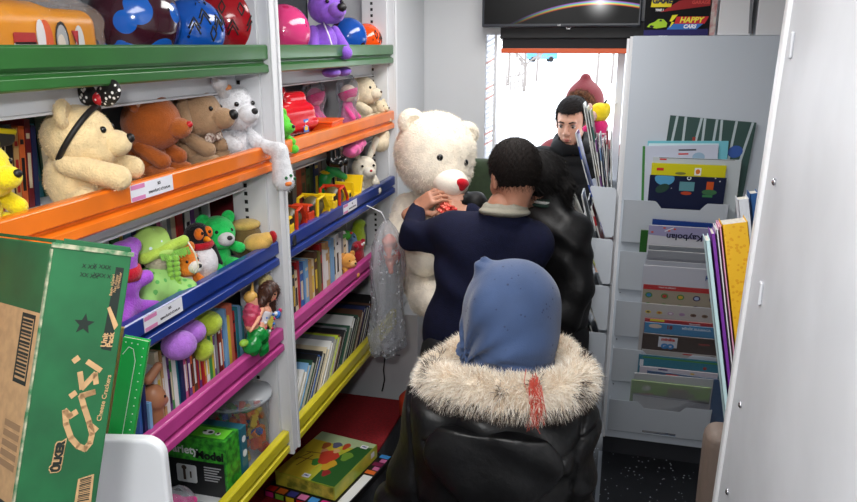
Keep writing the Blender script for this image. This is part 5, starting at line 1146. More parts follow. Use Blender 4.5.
# second pocket
rb_('deep blue book standing at the back of the second pocket', 651, 731, 219, 1, .012, (26, 62, 136), roll=.02)
rb_('green book sticking out at the left of the second pocket', 641, 665, 230, 1, .022, (44, 96, 40), th=.005, items=[('r', .6, .98, .01, .006, (226, 210, 30), 0)])
rb_('lilac and white picture book with dark handwritten title upside down', 649, 730, 225, 1, .034, (206, 206, 214), items=[('r', .5, .935, .17, .034, (156, 152, 190), -.06)] + [('o', fx, fz, .006, .004, (206, 84, 60), 0) for fx, fz in ((.2, .97), (.26, .93), (.33, .96), (.8, .96), (.88, .97), (.05, .9))] + [('r', .26, .95, .02, .002, (230, 230, 234), .5)], txt=[('Kaybolan', .46, .85, .040, (24, 26, 60), True, .001)])
for k in range(4):
    rb_(['clear sleeved magazine at the back of four below the handwritten title', 'second clear sleeved magazine below the handwritten title', 'third clear sleeved magazine below the handwritten title', 'front clear sleeved magazine above the dotted activity book'][k], 649 - k, 728, 245 + k * 5, 1 if k < 2 else 2, (.046, .053, .026, .034)[k], [(150, 156, 160), (178, 182, 186), (160, 164, 170), (186, 190, 196)][k], th=.005, wrap=True)
dots = [('r', .5, .55, .17, .055, (176, 164, 140), 0), ('r', .5, .71, .17, .012, (196, 40, 40), 0)]
for k in range(5):
    for j in range(2):
        g = k >= 3; dots += [('o', .09 + k * .19, .60 - j * .14, .0155, .0135, (60, 34, 84) if g else (70, 140, 60), 0), ('o', .09 + k * .19, .60 - j * .14, .010, .0085, [(60, 130, 190), (200, 60, 50), (220, 180, 50), (170, 190, 220), (140, 60, 60)][(k + j) % 5], 0)]
rb_('white activity book with red band and round coloured stickers', 644, 731, 265, 2, .046, (214, 216, 222), items=dots, wrap=True, txt=[('Kobi', .82, .88, .034, (40, 80, 150), False, .0006), ('TAKIP VE DİKKAT', .3, .715, .009, (236, 230, 230), False, .0002)])
rowd = [('o', .08 + k * .13, .90, .013, .008, [(216, 196, 80), (206, 180, 70), (180, 150, 176), (170, 140, 170), (110, 80, 60), (120, 90, 60), (150, 150, 160)][k], 0) for k in range(7)] + [('o', .08 + k * .13, .90, .007, .004, [(60, 50, 40), (170, 60, 40), (220, 214, 220), (160, 130, 160), (70, 50, 40), (80, 60, 40), (130, 140, 160)][k], 0) for k in range(7)]
rb_('pale activity book with a row of small ovals in the fourth pocket', 642, 731, 303, 3, .014, (188, 184, 178), items=rowd, wrap=True)
rb_('red and yellow edged book behind the one numbered 18', 645, 730, 318, 3, .026, (170, 34, 40), items=[('r', .15, .98, .03, .005, (226, 206, 40), 0)], wrap=True, txt=[('Matematik', .6, .97, .011, (230, 220, 220), False, .0002)])
rb_('blue banded book with the number 18 in the fourth pocket', 645, 730, 322, 3, .038, (70, 140, 186), items=[('o', .13, .95, .028, .011, (220, 200, 180), 0), ('o', .93, .93, .02, .02, (190, 200, 206), 0)], wrap=True, txt=[('18', .30, .945, .026, (130, 50, 30), False, .0012), ('MİNİK BULMACA', .62, .95, .015, (206, 226, 236), False, .0006)])
rb_('brown book with white and blue minika logo in the fourth pocket', 643, 731, 333, 3, .050, (64, 44, 34), items=[('r', .3, .86, .04, .028, (226, 230, 236), 0)], wrap=True, txt=[('minika', .3, .915, .022, (206, 60, 50), False, .0012), ('GO', .3, .78, .034, (50, 140, 206), False, .003), ('BULMACA', .72, .88, .010, (180, 60, 50), False, .0004)])
rb_('grey white book with red arrow behind the teal one in the lowest pockets', 642, 727, 349, 4, .010, (176, 172, 166), items=[('r', .55, .985, .02, .003, (190, 40, 40), 0), ('r', .85, .985, .01, .003, (60, 50, 50), 0)], wrap=True)
rb_('teal and green book with white mark in the lowest pockets', 639, 724, 354, 4, .018, (44, 128, 150), items=[('r', .5, .97, .16, .004, (70, 150, 70), 0), ('r', .04, .9, .008, .016, (226, 230, 232), 0), ('o', .8, .9, .008, .008, (160, 60, 60), 0)], wrap=True)
rb_('thin white book with purple edge in the bottom pocket', 640, 719, 366, 4, .026, (210, 206, 214), items=[('r', .3, .98, .02, .004, (80, 60, 120), 0), ('o', .68, .96, .01, .004, (226, 180, 40), 0)], wrap=True)
rb_('blue clear sleeved magazine leaning right in the bottom pocket', 645, 733, 370, 4, .034, (60, 96, 136), roll=.03, items=[('r', .93, .78, .008, .02, (190, 196, 206), 0), ('o', .3, .97, .03, .006, (200, 70, 60), 0)], wrap=True)
rb_('white sleeved magazine behind the green activity book', 636, 716, 373, 4, .040, (196, 200, 200), wrap=True, roll=-.02)
rb_('green bottom pocket activity book with a grey figure panel', 632, 712, 380, 4, .052, (120, 180, 40), items=[('r', .5, .9, .17, .008, (130, 170, 70), 0), ('r', .6, .45, .045, .085, (112, 112, 98), 0), ('r', .58, .80, .036, .006, (120, 48, 50), 0), ('o', .78, .7, .012, .010, (140, 90, 150), 0), ('o', .2, .8, .022, .02, (200, 210, 190), 0), ('r', .2, .6, .03, .006, (180, 60, 60), .2), ('r', .84, .95, .015, .003, (190, 210, 180), 0)], wrap=True, H_=.19)

# ------------------------------------------------------------------ magazines in the side rack
mg = [  # slot, top x offset (aisle side), top z, y offset, colour, word
    (0, -.205, 1.475, .01, (40, 70, 150), 'blue edged magazine leaning farthest out of the top side pocket'),
    (0, -.180, 1.60, .10, (206, 206, 204), 'white magazine standing tallest behind the top side pocket'),
    (0, -.165, 1.585, .07, (176, 180, 178), 'grey magazine next to the tallest one in the top side pocket'),
    (0, -.150, 1.57, .085, (44, 92, 84), 'dark green edged magazine in the top side pocket'),
    (0, -.135, 1.44, .02, (196, 190, 176), 'cream magazine in the top side pocket'), (0, -.118, 1.45, .015, (110, 60, 120), 'violet edged magazine in the top side pocket'),
    (0, -.104, 1.47, .02, (90, 120, 160), 'steel blue magazine in the top side pocket'), (0, -.085, 1.45, .012, (206, 210, 214), 'white magazine between steel blue and red edged ones in the top side pocket'),
    (0, -.072, 1.49, .02, (150, 40, 50), 'red edged magazine in the top side pocket'), (0, -.055, 1.48, .015, (190, 194, 196), 'pale grey magazine nearest the rack in the top side pocket'),
    (1, -.215, 1.19, .04, (176, 172, 162), 'curled cream magazine leaning farthest from the second side pocket'), (1, -.20, 1.09, .0, (190, 196, 120), 'yellow green edged magazine at the front of the second side pocket'), (1, -.182, 1.10, .01, (120, 60, 40), 'brown magazine in the second side pocket'), (1, -.165, 1.20, .05, (200, 204, 204), 'white magazine in the second side pocket'), (1, -.15, 1.11, .01, (60, 90, 110), 'slate magazine in the second side pocket'), (1, -.135, 1.18, .03, (40, 44, 50), 'black magazine in the second side pocket'), (1, -.12, 1.15, .02, (170, 40, 44), 'red magazine in the second side pocket'),
    (2, -.205, .925, .0, (196, 192, 182), 'cream magazine leaning farthest from the third side pocket'), (2, -.188, .93, .02, (90, 70, 50), 'brown magazine in the third side pocket'), (2, -.17, .95, .03, (36, 38, 44), 'black magazine in the third side pocket'), (2, -.155, .94, .01, (120, 130, 140), 'grey magazine in the third side pocket'), (2, -.14, .95, .02, (28, 30, 38), 'second black magazine in the third side pocket, nearer the rack'),
    (3, -.215, .705, .0, (214, 210, 204), 'white magazine with buff edge leaning from the fourth side pocket'), (3, -.20, .70, .012, (190, 150, 90), 'tan magazine in the fourth side pocket'), (3, -.18, .72, .02, (160, 150, 130), 'drab magazine in the fourth side pocket'), (3, -.16, .73, .03, (40, 50, 70), 'navy magazine in the fourth side pocket'), (3, -.142, .72, .02, (30, 34, 44), 'dark magazine nearest the rack in the fourth side pocket'),
    (4, -.235, .50, .0, (90, 130, 200), 'blue covered magazine leaning far out of the lowest side pocket'), (4, -.215, .485, .02, (206, 210, 214), 'white magazine beside the blue one in the lowest side pocket'), (4, -.195, .51, .03, (176, 180, 186), 'grey magazine in the lowest side pocket'), (4, -.17, .51, .02, (200, 204, 206), 'pale magazine nearest the rack in the lowest side pocket')]
cnt = {}
tot = {0: 10, 1: 7, 2: 5, 3: 5, 4: 4}
for (sl, xt, ztp, yo, c, lb) in mg:
    k = cnt.get(sl, 0); cnt[sl] = k + 1; n_ = tot[sl]
    xb = -.056 + .040 * (k + .5) / n_; zb = SPB[sl] + .012; th = min(.0062, .046 / n_)
    # each leans from its foot in the pocket to its own head; heads fan out towards the aisle
    dx_, dz_ = xt - xb, ztp - zb; L_ = math.hypot(dx_, dz_); a = math.atan2(dx_, dz_)
    t = thing('magazine', lb, 'magazine', (xb, RY + .006 + yo * .35, zb), (0, a, 0), 'magazines in the side rack')
    d_ = .188 - yo * .35; rr_ = random.Random(k * 7 + sl)
    # slight sag of the sheets: a bowed strip of segments
    V = []; F = []; n2 = 8; bow_ = rr_.uniform(-.004, .010)
    for i in range(n2 + 1):
        s_ = i / n2; off = bow_ * math.sin(s_ * PI) * -1
        for (ox, oy) in ((0, 0), (th, 0), (th, d_), (0, d_)): V.append((off + ox, oy, s_ * L_))
    for i in range(n2):
        for j in range(4): j2 = (j + 1) % 4; F.append((i * 4 + j, i * 4 + j2, i * 4 + 4 + j2, i * 4 + 4 + j))
    F += [(3, 2, 1, 0), tuple(n2 * 4 + j for j in range(4))]
    link_mesh('pages', V, F, mat('magazine_pages', (206, 208, 206), .6, var=.12, vscale=30), t)
    V2 = [(v_[0] + (-.0006 if i % 4 in (0, 3) else .0006), v_[1] + (-.0006 if i % 4 < 2 else .0), v_[2] + .0005 * (1 if i // 4 == n2 else 0)) for i, v_ in enumerate(V)]
    F2 = [f for f in F if len(f) == 4 and f[0] % 4 != 2][:-2]; F2 = [(i * 4 + 3, i * 4, i * 4 + 4, i * 4 + 7) for i in range(n2)] + [(i * 4 + 1, i * 4 + 2, i * 4 + 6, i * 4 + 5) for i in range(n2)]
    F2 += [(i * 4, i * 4 + 1, i * 4 + 5, i * 4 + 4) for i in range(n2) if (i + k) % 3 == 0]
    link_mesh('cover', V2, F2, pm(c, .35), t)

# plush duck on the top of the side rack area
t = thing('duck_toy', 'yellow and pink plush toy hanging from the slim post behind the magazines', 'soft toy', (-.115, 3.585, 1.46))
yp, pk2 = plush_mat((244, 214, 36)), plush_mat((226, 50, 120))
sdf_obj('head', sm(.01, ell((0, 0, .085), (.045, .042, .045)), ell((.03, 0, .10), (.02, .02, .03))), (-.07, -.06, .03), (.07, .06, .15), .004, yp, t)
sdf_obj('snout', sm(.01, ell((-.035, -.04, .07), (.026, .026, .026)), ell((-.045, -.02, .10), (.014, .012, .03))), (-.09, -.08, .03), (.0, .02, .14), .004, plush_mat((226, 186, 176)), t, label='pale pink snout')
sdf_obj('body', sm(.015, ell((.005, 0, .01), (.04, .035, .05)), cap((-.03, -.02, .03), (-.06, -.03, .01), .014)), (-.09, -.06, -.06), (.07, .06, .08), .004, pk2, t)
q = MB()
for k in range(4): q.lathe([(.030, 0), (.036, .003), (.036, .007), (.030, .01)], 16, M=Matrix.Translation((.006, -.004, -.07 + k * .018)))
q.build('striped_leggings', pm((190, 60, 80), .7, rgb2=(236, 210, 214), vscale=50), t, smooth=True)
MB().tube([(.02, 0, .125), (.03, .005, .145)], [.007, .003]).build('tuft', black, t)
MB().tube([(.03, 0, .1), (.06, .02, .12), (.075, .045, .13)], .002).build('hanging_loop', white, t)

# ------------------------------------------------------------------ on top of the rack
g = thing('game_pack', 'black and red game pack lettered HAPPY CARS on top of the rack', 'box', (.052, 3.312, RTOP + .001))
MB().box((0, 0, 0), (.252, .06, .16)).build('box_body', mat('game_pack', (10, 10, 14), .7, spec=.2), g, bevel=.001)
def gp(pts, c, nm, off): MB().prism(pts, 1, -.0004 - off, -off).build(nm, pm(c, .7), g)
gp([(.0, .0), (.252, .0), (.252, .026), (.0, .022)], (26, 20, 90), 'band_print', .0)
gp([(.13, .135), (.25, .16), (.25, .115), (.19, .108), (.06, .092)], (150, 20, 26), 'flame_print', .0002)
gp([(.02, .112), (.1, .112), (.108, .16), (.028, .16)], (230, 210, 30), 'plate_print', .0003)
gp([(.118, .046), (.235, .046), (.25, .074), (.125, .074)], (196, 24, 36), 'banner_print', .0004); gp([(.09, .024), (.205, .024), (.23, .046), (.105, .046)], (50, 110, 190), 'banner_print', .0004)
gp([(.1, .03), (.118, .052), (.108, .054), (.13, .082), (.108, .08), (.098, .056), (.108, .055)], (230, 220, 40), 'bolt_print', .0007)
car_p = [(.012, .034), (.02, .046), (.04, .054), (.055, .066), (.075, .064), (.09, .05), (.088, .034), (.05, .028)]
gp(car_p, (160, 200, 40), 'car_print', .0005); gp([(.02, .034), (.035, .03), (.04, .038), (.026, .042)], (20, 20, 26), 'car_print', .0008); gp([(.058, .056), (.07, .056), (.066, .063), (.06, .062)], (30, 40, 50), 'car_print', .0008)
B_ = lambda x, z: frame((x, -.0014, z), (1, 0, 0), (0, 0, 1))
text('GAME', .030, pm((20, 20, 24), .4), g, B_(.064, .136), bold=.0016, shear=.2); text('TIME !', .012, pm((226, 226, 226), .4), g, B_(.055, .10), bold=.0006, shear=.2)
text('HAPPY', .030, pm((236, 220, 50), .4), g, B_(.182, .060), bold=.0012, shear=.25, sx=.98); text('CARS', .020, pm((236, 236, 240), .4), g, B_(.178, .035), bold=.001, shear=.25)
text('GARAGE', .018, pm((206, 60, 50), .4), g, B_(.215, .128), bold=.0006)
t = thing('game_pack', 'narrow pale pack with red specks beside the HAPPY CARS pack', 'box', (.308, 3.315, RTOP + .001))
MB().box((0, 0, 0), (.022, .07, .17)).build('box_body', mat('speck_pack', (200, 196, 190), .5, rgb2=(180, 120, 120), vscale=40), t, bevel=.001)
for k, (x_, lb) in enumerate(((.34, 'white box file beside the game packs on top of the rack'), (.485, 'second white box file on top of the rack, nearer the partition'))):
    t = thing('box_file', lb, 'box file', (x_, 3.32, RTOP + .001), (0, 0, 0), 'white box files on the rack')
    MB().box((0, 0, 0), (.125, .22, .26)).build('file_body', white_metal, t, bevel=.003)
    MB().box((.118, -.004, 0), (.128, .001, .24), M=Matrix.Rotation(-.06, 4, 'Y')).build('edge_strip', mat('grey_edge', (120, 122, 128), .5), t)

# ------------------------------------------------------------------ folders and seat behind the foreground partition
def folder(name, label, px0, px1, pyt, y, c, m=None, dpt=.06, group='folders behind the partition', z0=1.03):
    a, b = at_y(px0, pyt, y), at_y(px1, pyt, y); lean_ = .2; w_ = b.x - a.x
    t = thing(name, label, 'folder', (a.x + (a.z - z0) * lean_, y, z0), (0, -math.atan(lean_), 0), group)
    H_ = (a.z - z0) / math.cos(math.atan(lean_))
    m = m or pm(c, .5)
    MB().box((0, 0, 0), (w_, .0014, H_)).box((0, 0, 0), (.0012, dpt, H_)).box((w_ - .0012, 0, 0), (w_, dpt, H_)).build('cover', m, t)
    MB().box((.0012, .0014, .004), (w_ - .0012, dpt - .003, H_ - .004)).build('pages', paper, t)
    return t
folder('notebook', 'pale aqua notebook spine, leftmost behind the partition', 705.5, 710.5, 241, 1.50, (196, 226, 230))
folder('notebook', 'purple notebook spine behind the partition', 711, 715.5, 234, 1.505, (122, 50, 160))
folder('notebook', 'white notebook spine between purple and pink behind the partition', 716, 718.5, 230, 1.51, (232, 228, 234))
folder('notebook', 'pink notebook spine behind the partition', 719, 721.5, 227, 1.515, (240, 170, 200))
folder('folder', 'yellow folder with orange dotted pattern behind the partition', 722, 748, 225, 1.52, None, dotted('yellow_dotted', (240, 186, 36), (228, 162, 20), 110, .34))
folder('folder', 'white folder standing taller behind the yellow one', 738, 749, 200, 1.70, (222, 226, 234), dpt=.05)
folder('folder', 'blue folder tallest and nearest the partition edge', 750, 759, 194, 1.72, (34, 88, 150), dpt=.05)
t = thing('shelf_bracket', 'small shelf behind the foreground partition holding the folders', 'shelf', (.29, 1.66, 1.0))
MB().box((.0, -.18, .012), (.30, .24, .028)).build('shelf_board', white_metal, t, bevel=.001)
MB().box((.28, -.18, FL - 1.0), (.30, .24, .012)).build('side_board', white_metal, t)
lea = mat('seat_leather', (132, 116, 106), .5, bump=.4, bscale=300)
t = thing('upholstered_seat', 'taupe leather seat back standing behind the partition', 'seat', (.40, 2.05, FL))
p = at_y(692, 420, 2.0)
sdf_obj('backrest', disp(rbox((.08, -.02, .66), (.20, .055, .21), .04), lambda P: .002 * np.exp(-((P[:, 0] + .115) / .003) ** 2) + .002 * np.exp(-((P[:, 2] - .835) / .003) ** 2)), (-.16, -.1, .42), (.32, .06, .9), .006, lea, t)
sdf_obj('seat_cushion', rbox((.12, .16, .46), (.18, .20, .06), .03), (-.18, -.06, .38), (.3, .42, .54), .008, lea, t)
MB().box((-.06, 0, 0), (.18, .3, .41)).build('base', mat('seat_base', (50, 50, 54), .5), t, bevel=.01)
gs = mat('green_seat', (44, 60, 36), .8, var=.1, vscale=50)
t = thing('passenger_seat', 'dark green seat back against the wall beside the bright doorway', 'seat', (-.68, 3.36, FL))
sdf_obj('backrest', rbox((0.0, .07, 1.13), (.12, .045, .26), .03), (-.15, 0, .84), (.22, .14, 1.42), .008, gs, t)
sdf_obj('seat_cushion', rbox((.0, -.02, .84), (.12, .12, .05), .03), (-.15, -.16, .76), (.22, .12, .92), .008, gs, t)
MB().box((-.1, -.08, .715), (.1, .08, .80)).build('base', black, t, bevel=.005)
t = thing('stool', 'round orange red stool edge showing behind the dark coat', 'stool', (-.772, 2.86, FL))
MB().lathe([(.0, .0), (.12, .0), (.12, .012), (.03, .03), (.03, .33), (.10, .35), (.10, .375), (.0, .38)], 28).build('base', black, t, smooth=False)
pz = at_y(408, 400, 2.6)
MB().lathe([(.0, .34), (.10, .34), (.11, .35), (.11, .41), (.10, .42), (.0, .425)], 32).build('seat', mat('stool_red', (196, 60, 30), .5), t, smooth=True, label='orange red seat')

# ------------------------------------------------------------------ outside the doorway
snow = mat('snow', (236, 236, 236), .9, var=.05, vscale=2)
o = MB().box((-60, 3.75, -.62), (60, 120, -.55)).build('ground', snow); o['kind'] = 'structure'
t = thing('entry_step', 'grey metal landing step outside the doorway', 'step', (-.22, 4.25, -.55))
MB().box((-.7, -.58, .44), (.7, .6, .49)).build('tread', mat('tread', (150, 152, 156), .5, metal=.3), t, bevel=.003)
for sx in (-.66, .62):
    for sy in (-.5, .5): MB().box((sx, sy, 0), (sx + .04, sy + .04, .44)).build('leg', mat('tread', (150, 152, 156)), t)
barkm = mat('bark', (150, 142, 136), .9); r = random.Random(21)
def tree(label, x, y, h_, seed):
    rt = random.Random(seed); t = thing('bare_tree', label, 'tree', (x, y, -.55), group='bare trees beyond the snow')
    q = MB(); q.tube([(0, 0, 0), (.05, 0, h_ * .35), (0, .1, h_ * .7), (.08, 0, h_)], [.08, .07, .05, .02], 7); q.build('trunk', barkm, t, smooth=True)
    q = MB()
    def br(p, d, L, r_, n):
        e = p + d * L; q.tube([p, p.lerp(e, .5) + Vector((rt.gauss(0, .05 * L), rt.gauss(0, .05 * L), 0)), e], [r_, r_ * .8, r_ * .5], 4)
        if n:
            for k in range(3): br(p.lerp(e, rt.uniform(.4, 1)), (d + Vector((rt.gauss(0, .6), rt.gauss(0, .6), rt.gauss(.15, .4)))).normalized(), L * .62, r_ * .55, n - 1)
    for k in range(9):
        a = rt.uniform(0, 2 * PI); br(Vector((0, 0, h_ * rt.uniform(.25, .9))), Vector((math.cos(a), math.sin(a), .7)).normalized(), h_ * .32, .06, 3)
    q.build('branches', barkm, t)
for i, (px, d_, h_) in enumerate(((508, 46, 5.2), (524, 40, 3.0), (536, 52, 4.8), (596, 44, 5.0), (611, 50, 6.0))):
    v = _dir(px, 90); s_ = d_ / v.y; tree(['bare tree at the left edge of the doorway view', 'small bush like bare tree left of the red hood', 'bare tree beyond the small bush', 'bare tree seen right of the red hood', 'bare tree nearest the rack in the doorway view'][i], v.x * s_, d_, h_, i + 3)
t = thing('snow_fence', 'low weathered rail fence out in the snow', 'fence', (0, 0, 0))
v0, v1 = at_z(506, 92, -.55), at_z(526, 86, -.55)
a, b = Vector((v0.x, v0.y, -.55)), Vector((v1.x, v1.y, -.55))
for k in range(6): p = a.lerp(b, k / 5); MB().tube([p, p + Vector((0, 0, .9))], .04, 6).build('post', barkm, t)
for hz in (.4, .75): MB().tube([a + Vector((0, 0, hz)), b + Vector((0, 0, hz))], .03, 6).build('rail', barkm, t)
v = _dir(541, 62); s_ = 112 / v.y; p = Vector((v.x * s_, 112, 0)); t = thing('blue_van', 'pale blue van parked far away in the snow', 'van', (p.x, p.y, -.55), (0, 0, .3))
vb = mat('van_blue', (90, 170, 220), .4)
MB().prism([(-2.2, .4), (2.2, .4), (2.2, 1.2), (1.5, 1.4), (1.1, 2.1), (-2.2, 2.1)], 1, -.9, .9).build('body', vb, t, bevel=.06)
MB().prism([(1.15, 1.42), (1.4, 1.42), (1.05, 2.0), (.6, 2.0), (.6, 1.42)], 1, -.92, .92).build('window', pm((60, 80, 100), .2), t)
for sx in (-1.3, 1.3):
    for sy in (-.85, .85): MB().lathe([(.1, -.1), (.36, -.1), (.36, .1), (.1, .1)], 18, M=Matrix.Translation((sx, sy, .36)) @ Matrix.Rotation(PI / 2, 4, 'X')).build('wheel', black, t)
# ------------------------------------------------------------------ the big white bear
V3 = Vector
t = thing('giant_teddy_bear', 'huge cream white teddy bear with red nose being held by the man', 'teddy bear', (-.67, 2.86, .60))
off = V3((-.67, 2.86, .60))
W = lambda px, py, y: tuple(at_y(px, py, y) - off)
bm_ = mat('big_bear_plush', (250, 240, 222), .95, var=.05, vscale=24, bump=1, bscale=170, spec=.15, sheen=.3)
bm2 = mat('big_bear_muzzle', (240, 230, 216), .9, bump=.5, bscale=200, spec=.15)
hc = V3(W(435, 153, 2.86)); fd = V3((.66, -.74, -.12)).normalized(); sd_ = V3((0, 0, 1)).cross(fd).normalized(); sd_ = Matrix.Rotation(-.24, 3, fd) @ sd_; up_ = fd.cross(sd_)
HB = Matrix((fd, sd_, up_)).transposed()      # columns: face, side, up
Rh = np.array(HB, dtype=np.float32)
hp_ = lambda x, y, z: tuple(hc + HB @ V3((x, y, z)))
fur_b = dict(droop=(0, 0, -.35), jit=.6)
hf = sm(.03, ell(tuple(hc), (.155, .165, .165), Rh), ell(hp_(.05, 0, -.06), (.12, .14, .10), Rh))
bhd = sdf_obj('head', hf, *bounds([tuple(hc)], .21), .006, bm_, t, fur=(9000, .013, .0016, fur_b))
bmz = sdf_obj('muzzle', sm(.01, ell(hp_(.150, .012, -.080), (.072, .075, .060), Rh)), *bounds([hp_(.155, 0, -.075)], .11), .004, bm2, t)
sdf_obj('nose', sm(.008, ell(hp_(.214, .026, -.060), (.020, .028, .018), Rh), ell(hp_(.214, .026, -.074), (.018, .016, .017), Rh)), *bounds([hp_(.222, 0, -.06)], .05), .0025, plush_mat((190, 14, 34)), bmz, label='red velvet nose')
for sy in (-1, 1):
    MB().ball((0, 0, 0), .0135, 16, 10, M=Matrix.Translation(hp_(.142, sy * .058, .008))).build('eye', eye_m, bhd, smooth=True)
    ec = hp_(-.02, sy * .128, .098)
    sdf_obj('ear', cut(ell(ec, (.032, .058, .052), Rh), ell(hp_(.03, sy * .13, .10), (.034, .042, .038), Rh)), *bounds([ec], .09), .004, bm_, t, fur=(1300, .010, .0014, fur_b))
tors = sm(.05, ell(W(432, 262, 2.90), (.145, .13, .22)), ell(W(430, 215, 2.90), (.13, .11, .12)), cap(W(440, 280, 2.9), W(478, 340, 2.9), .12, .10))
sdf_obj('body', tors, *bounds([W(400, 180, 2.9), W(480, 365, 2.9)], .2), .008, bm_, t, fur=(9000, .012, .0016, fur_b))
arm = sm(.03, cap(W(408, 208, 2.84), W(400, 240, 2.78), .062, .066), cap(W(400, 240, 2.78), W(424, 262, 2.72), .064, .06))
sdf_obj('arm', arm, *bounds([W(408, 200, 2.84), W(424, 270, 2.70)], .11), .006, bm_, t, fur=(3500, .012, .0015, fur_b))
sdf_obj('arm', cap(W(470, 215, 2.86), W(490, 245, 2.80), .06, .06), *bounds([W(470, 215, 2.86), W(490, 245, 2.80)], .1), .007, bm_, t)
leg = sm(.04, cap(W(424, 272, 2.84), W(426, 298, 2.70), .068, .062), cap(W(426, 298, 2.70), W(432, 303, 2.62), .062, .055))
sdf_obj('leg', leg, *bounds([W(424, 265, 2.84), W(430, 312, 2.6)], .11), .006, bm_, t, fur=(3500, .011, .0015, fur_b))
sdf_obj('leg', cap(W(470, 330, 2.84), W(475, 360, 2.72), .07, .062), *bounds([W(470, 330, 2.84), W(475, 360, 2.72)], .1), .008, bm_, t)
# crumpled red gift wrap in the hands
gw = thing('gift_bow', 'crumpled shiny red ribbon package held against the bear', 'ribbon', tuple(at_y(446, 209, 2.66)))
sdf_obj('foil', disp(sm(.01, ell((0, 0, -.01), (.036, .025, .03)), ell((-.02, 0, -.025), (.022, .02, .022))), lambda P: .006 * np.sin(P[:, 0] * 160 + 60 * P[:, 2]) * np.sin(P[:, 2] * 190 + P[:, 1] * 80)), (-.07, -.05, -.07), (.07, .05, .06), .0028, mat('red_foil', (206, 40, 40), .25, metal=.35, rgb2=(230, 120, 100), vscale=70), gw, smooth=False)
sdf_obj('twisted_top', disp(cap((-.045, 0, .035), (.03, 0, .0), .007, .012), lambda P: .002 * np.sin(P[:, 0] * 400)), (-.07, -.03, -.03), (.05, .03, .06), .0022, mat('red_foil', (206, 40, 40)), gw, smooth=False)

# ------------------------------------------------------------------ people
def skin_mat(nm, rgb): return mat(nm, rgb, .5, var=.05, vscale=30, bump=.1, bscale=300)
def basis(f, roll=0):
    f = V3(f).normalized(); s_ = V3((0, 0, 1)).cross(f).normalized(); u_ = f.cross(s_); return Matrix((f, s_, u_)).transposed()
def head_sdf(c, f, s=1.0, ears=True, neck=None):
    M = Matrix.Translation(c) @ basis(f).to_4x4() @ Matrix.Scale(s, 4)
    pr = [ell((-.012, 0, .025), (.096, .074, .098)), ell((.03, 0, -.035), (.060, .056, .078)), ell((.062, 0, -.096), (.020, .024, .018)), ell((.05, .034, -.03), (.028, .024, .028)), ell((.05, -.034, -.03), (.028, .024, .028)),
          cap((.080, -.034, .024), (.080, .034, .024), .011)]
    base = sm(.016, *pr)
    base = cut(base, sm(.006, ell((.099, .031, .003), (.018, .017, .011)), ell((.099, -.031, .003), (.018, .017, .011))))
    fine = sm(.007, base, cap((.086, 0, .014), (.106, 0, -.026), .008, .011), ell((.100, .010, -.032), (.010, .008, .007)), ell((.100, -.010, -.032), (.010, .008, .007)),
              cap((.088, -.014, -.060), (.088, .014, -.060), .0065), cap((.086, -.012, -.071), (.086, .012, -.071), .0065))
    if ears: fine = sm(.005, fine, cut(ell((-.004, .076, -.004), (.018, .009, .031)), ell((.002, .086, -.002), (.009, .006, .018))), cut(ell((-.004, -.076, -.004), (.018, .009, .031)), ell((.002, -.086, -.002), (.009, .006, .018))))
    nk = (-.040, 0, -.165) if neck is None else tuple(M.inverted() @ V3(neck))
    fine = sm(.02, fine, cap((-.022, 0, -.05), nk, .050, .056))
    Mi = M.inverted(); g = local(fine, M)
    return (lambda P: g(P) * s), M
def face_details(root, base, M, brow=(30, 20, 16), lip=(170, 96, 88)):
    M2 = Matrix.Translation(-base) @ M
    for sy in (-1, 1):
        eo_ = MB().ball((.0805, sy * .031, .003), .0112, 16, 10, M=M2).build('eye', mat('eye_white', (170, 160, 154), .2), root, smooth=True)
        MB().ball((.0885, sy * .031, .002), (.0045, .0060, .0060), 12, 8, M=M2).build('iris', mat('iris', (34, 22, 16), .15), eo_, smooth=True)
        MB().tube([(.092, sy * .012, .021), (.0945, sy * .03, .028), (.082, sy * .047, .022)], [.0032, .0036, .002], 6, M=M2).build('eyebrow', pm(brow, .8), root, smooth=True)
        MB().tube([(.0915, sy * .018, .0085), (.0935, sy * .031, .0125), (.084, sy * .044, .006)], [.0014, .002, .0012], 6, M=M2).build('eyelid', pm((60, 38, 30), .7), root, smooth=True)
    MB().tube([(.087, -.022, -.066), (.0945, -.008, -.0625), (.0955, 0, -.0635), (.0945, .008, -.0625), (.087, .022, -.066)], [.001, .004, .0036, .004, .001], 8, M=M2).tube([(.087, -.02, -.067), (.0935, 0, -.0715), (.087, .02, -.067)], [.001, .0045, .001], 8, M=M2).build('lips', pm(lip, .45), root, smooth=True)
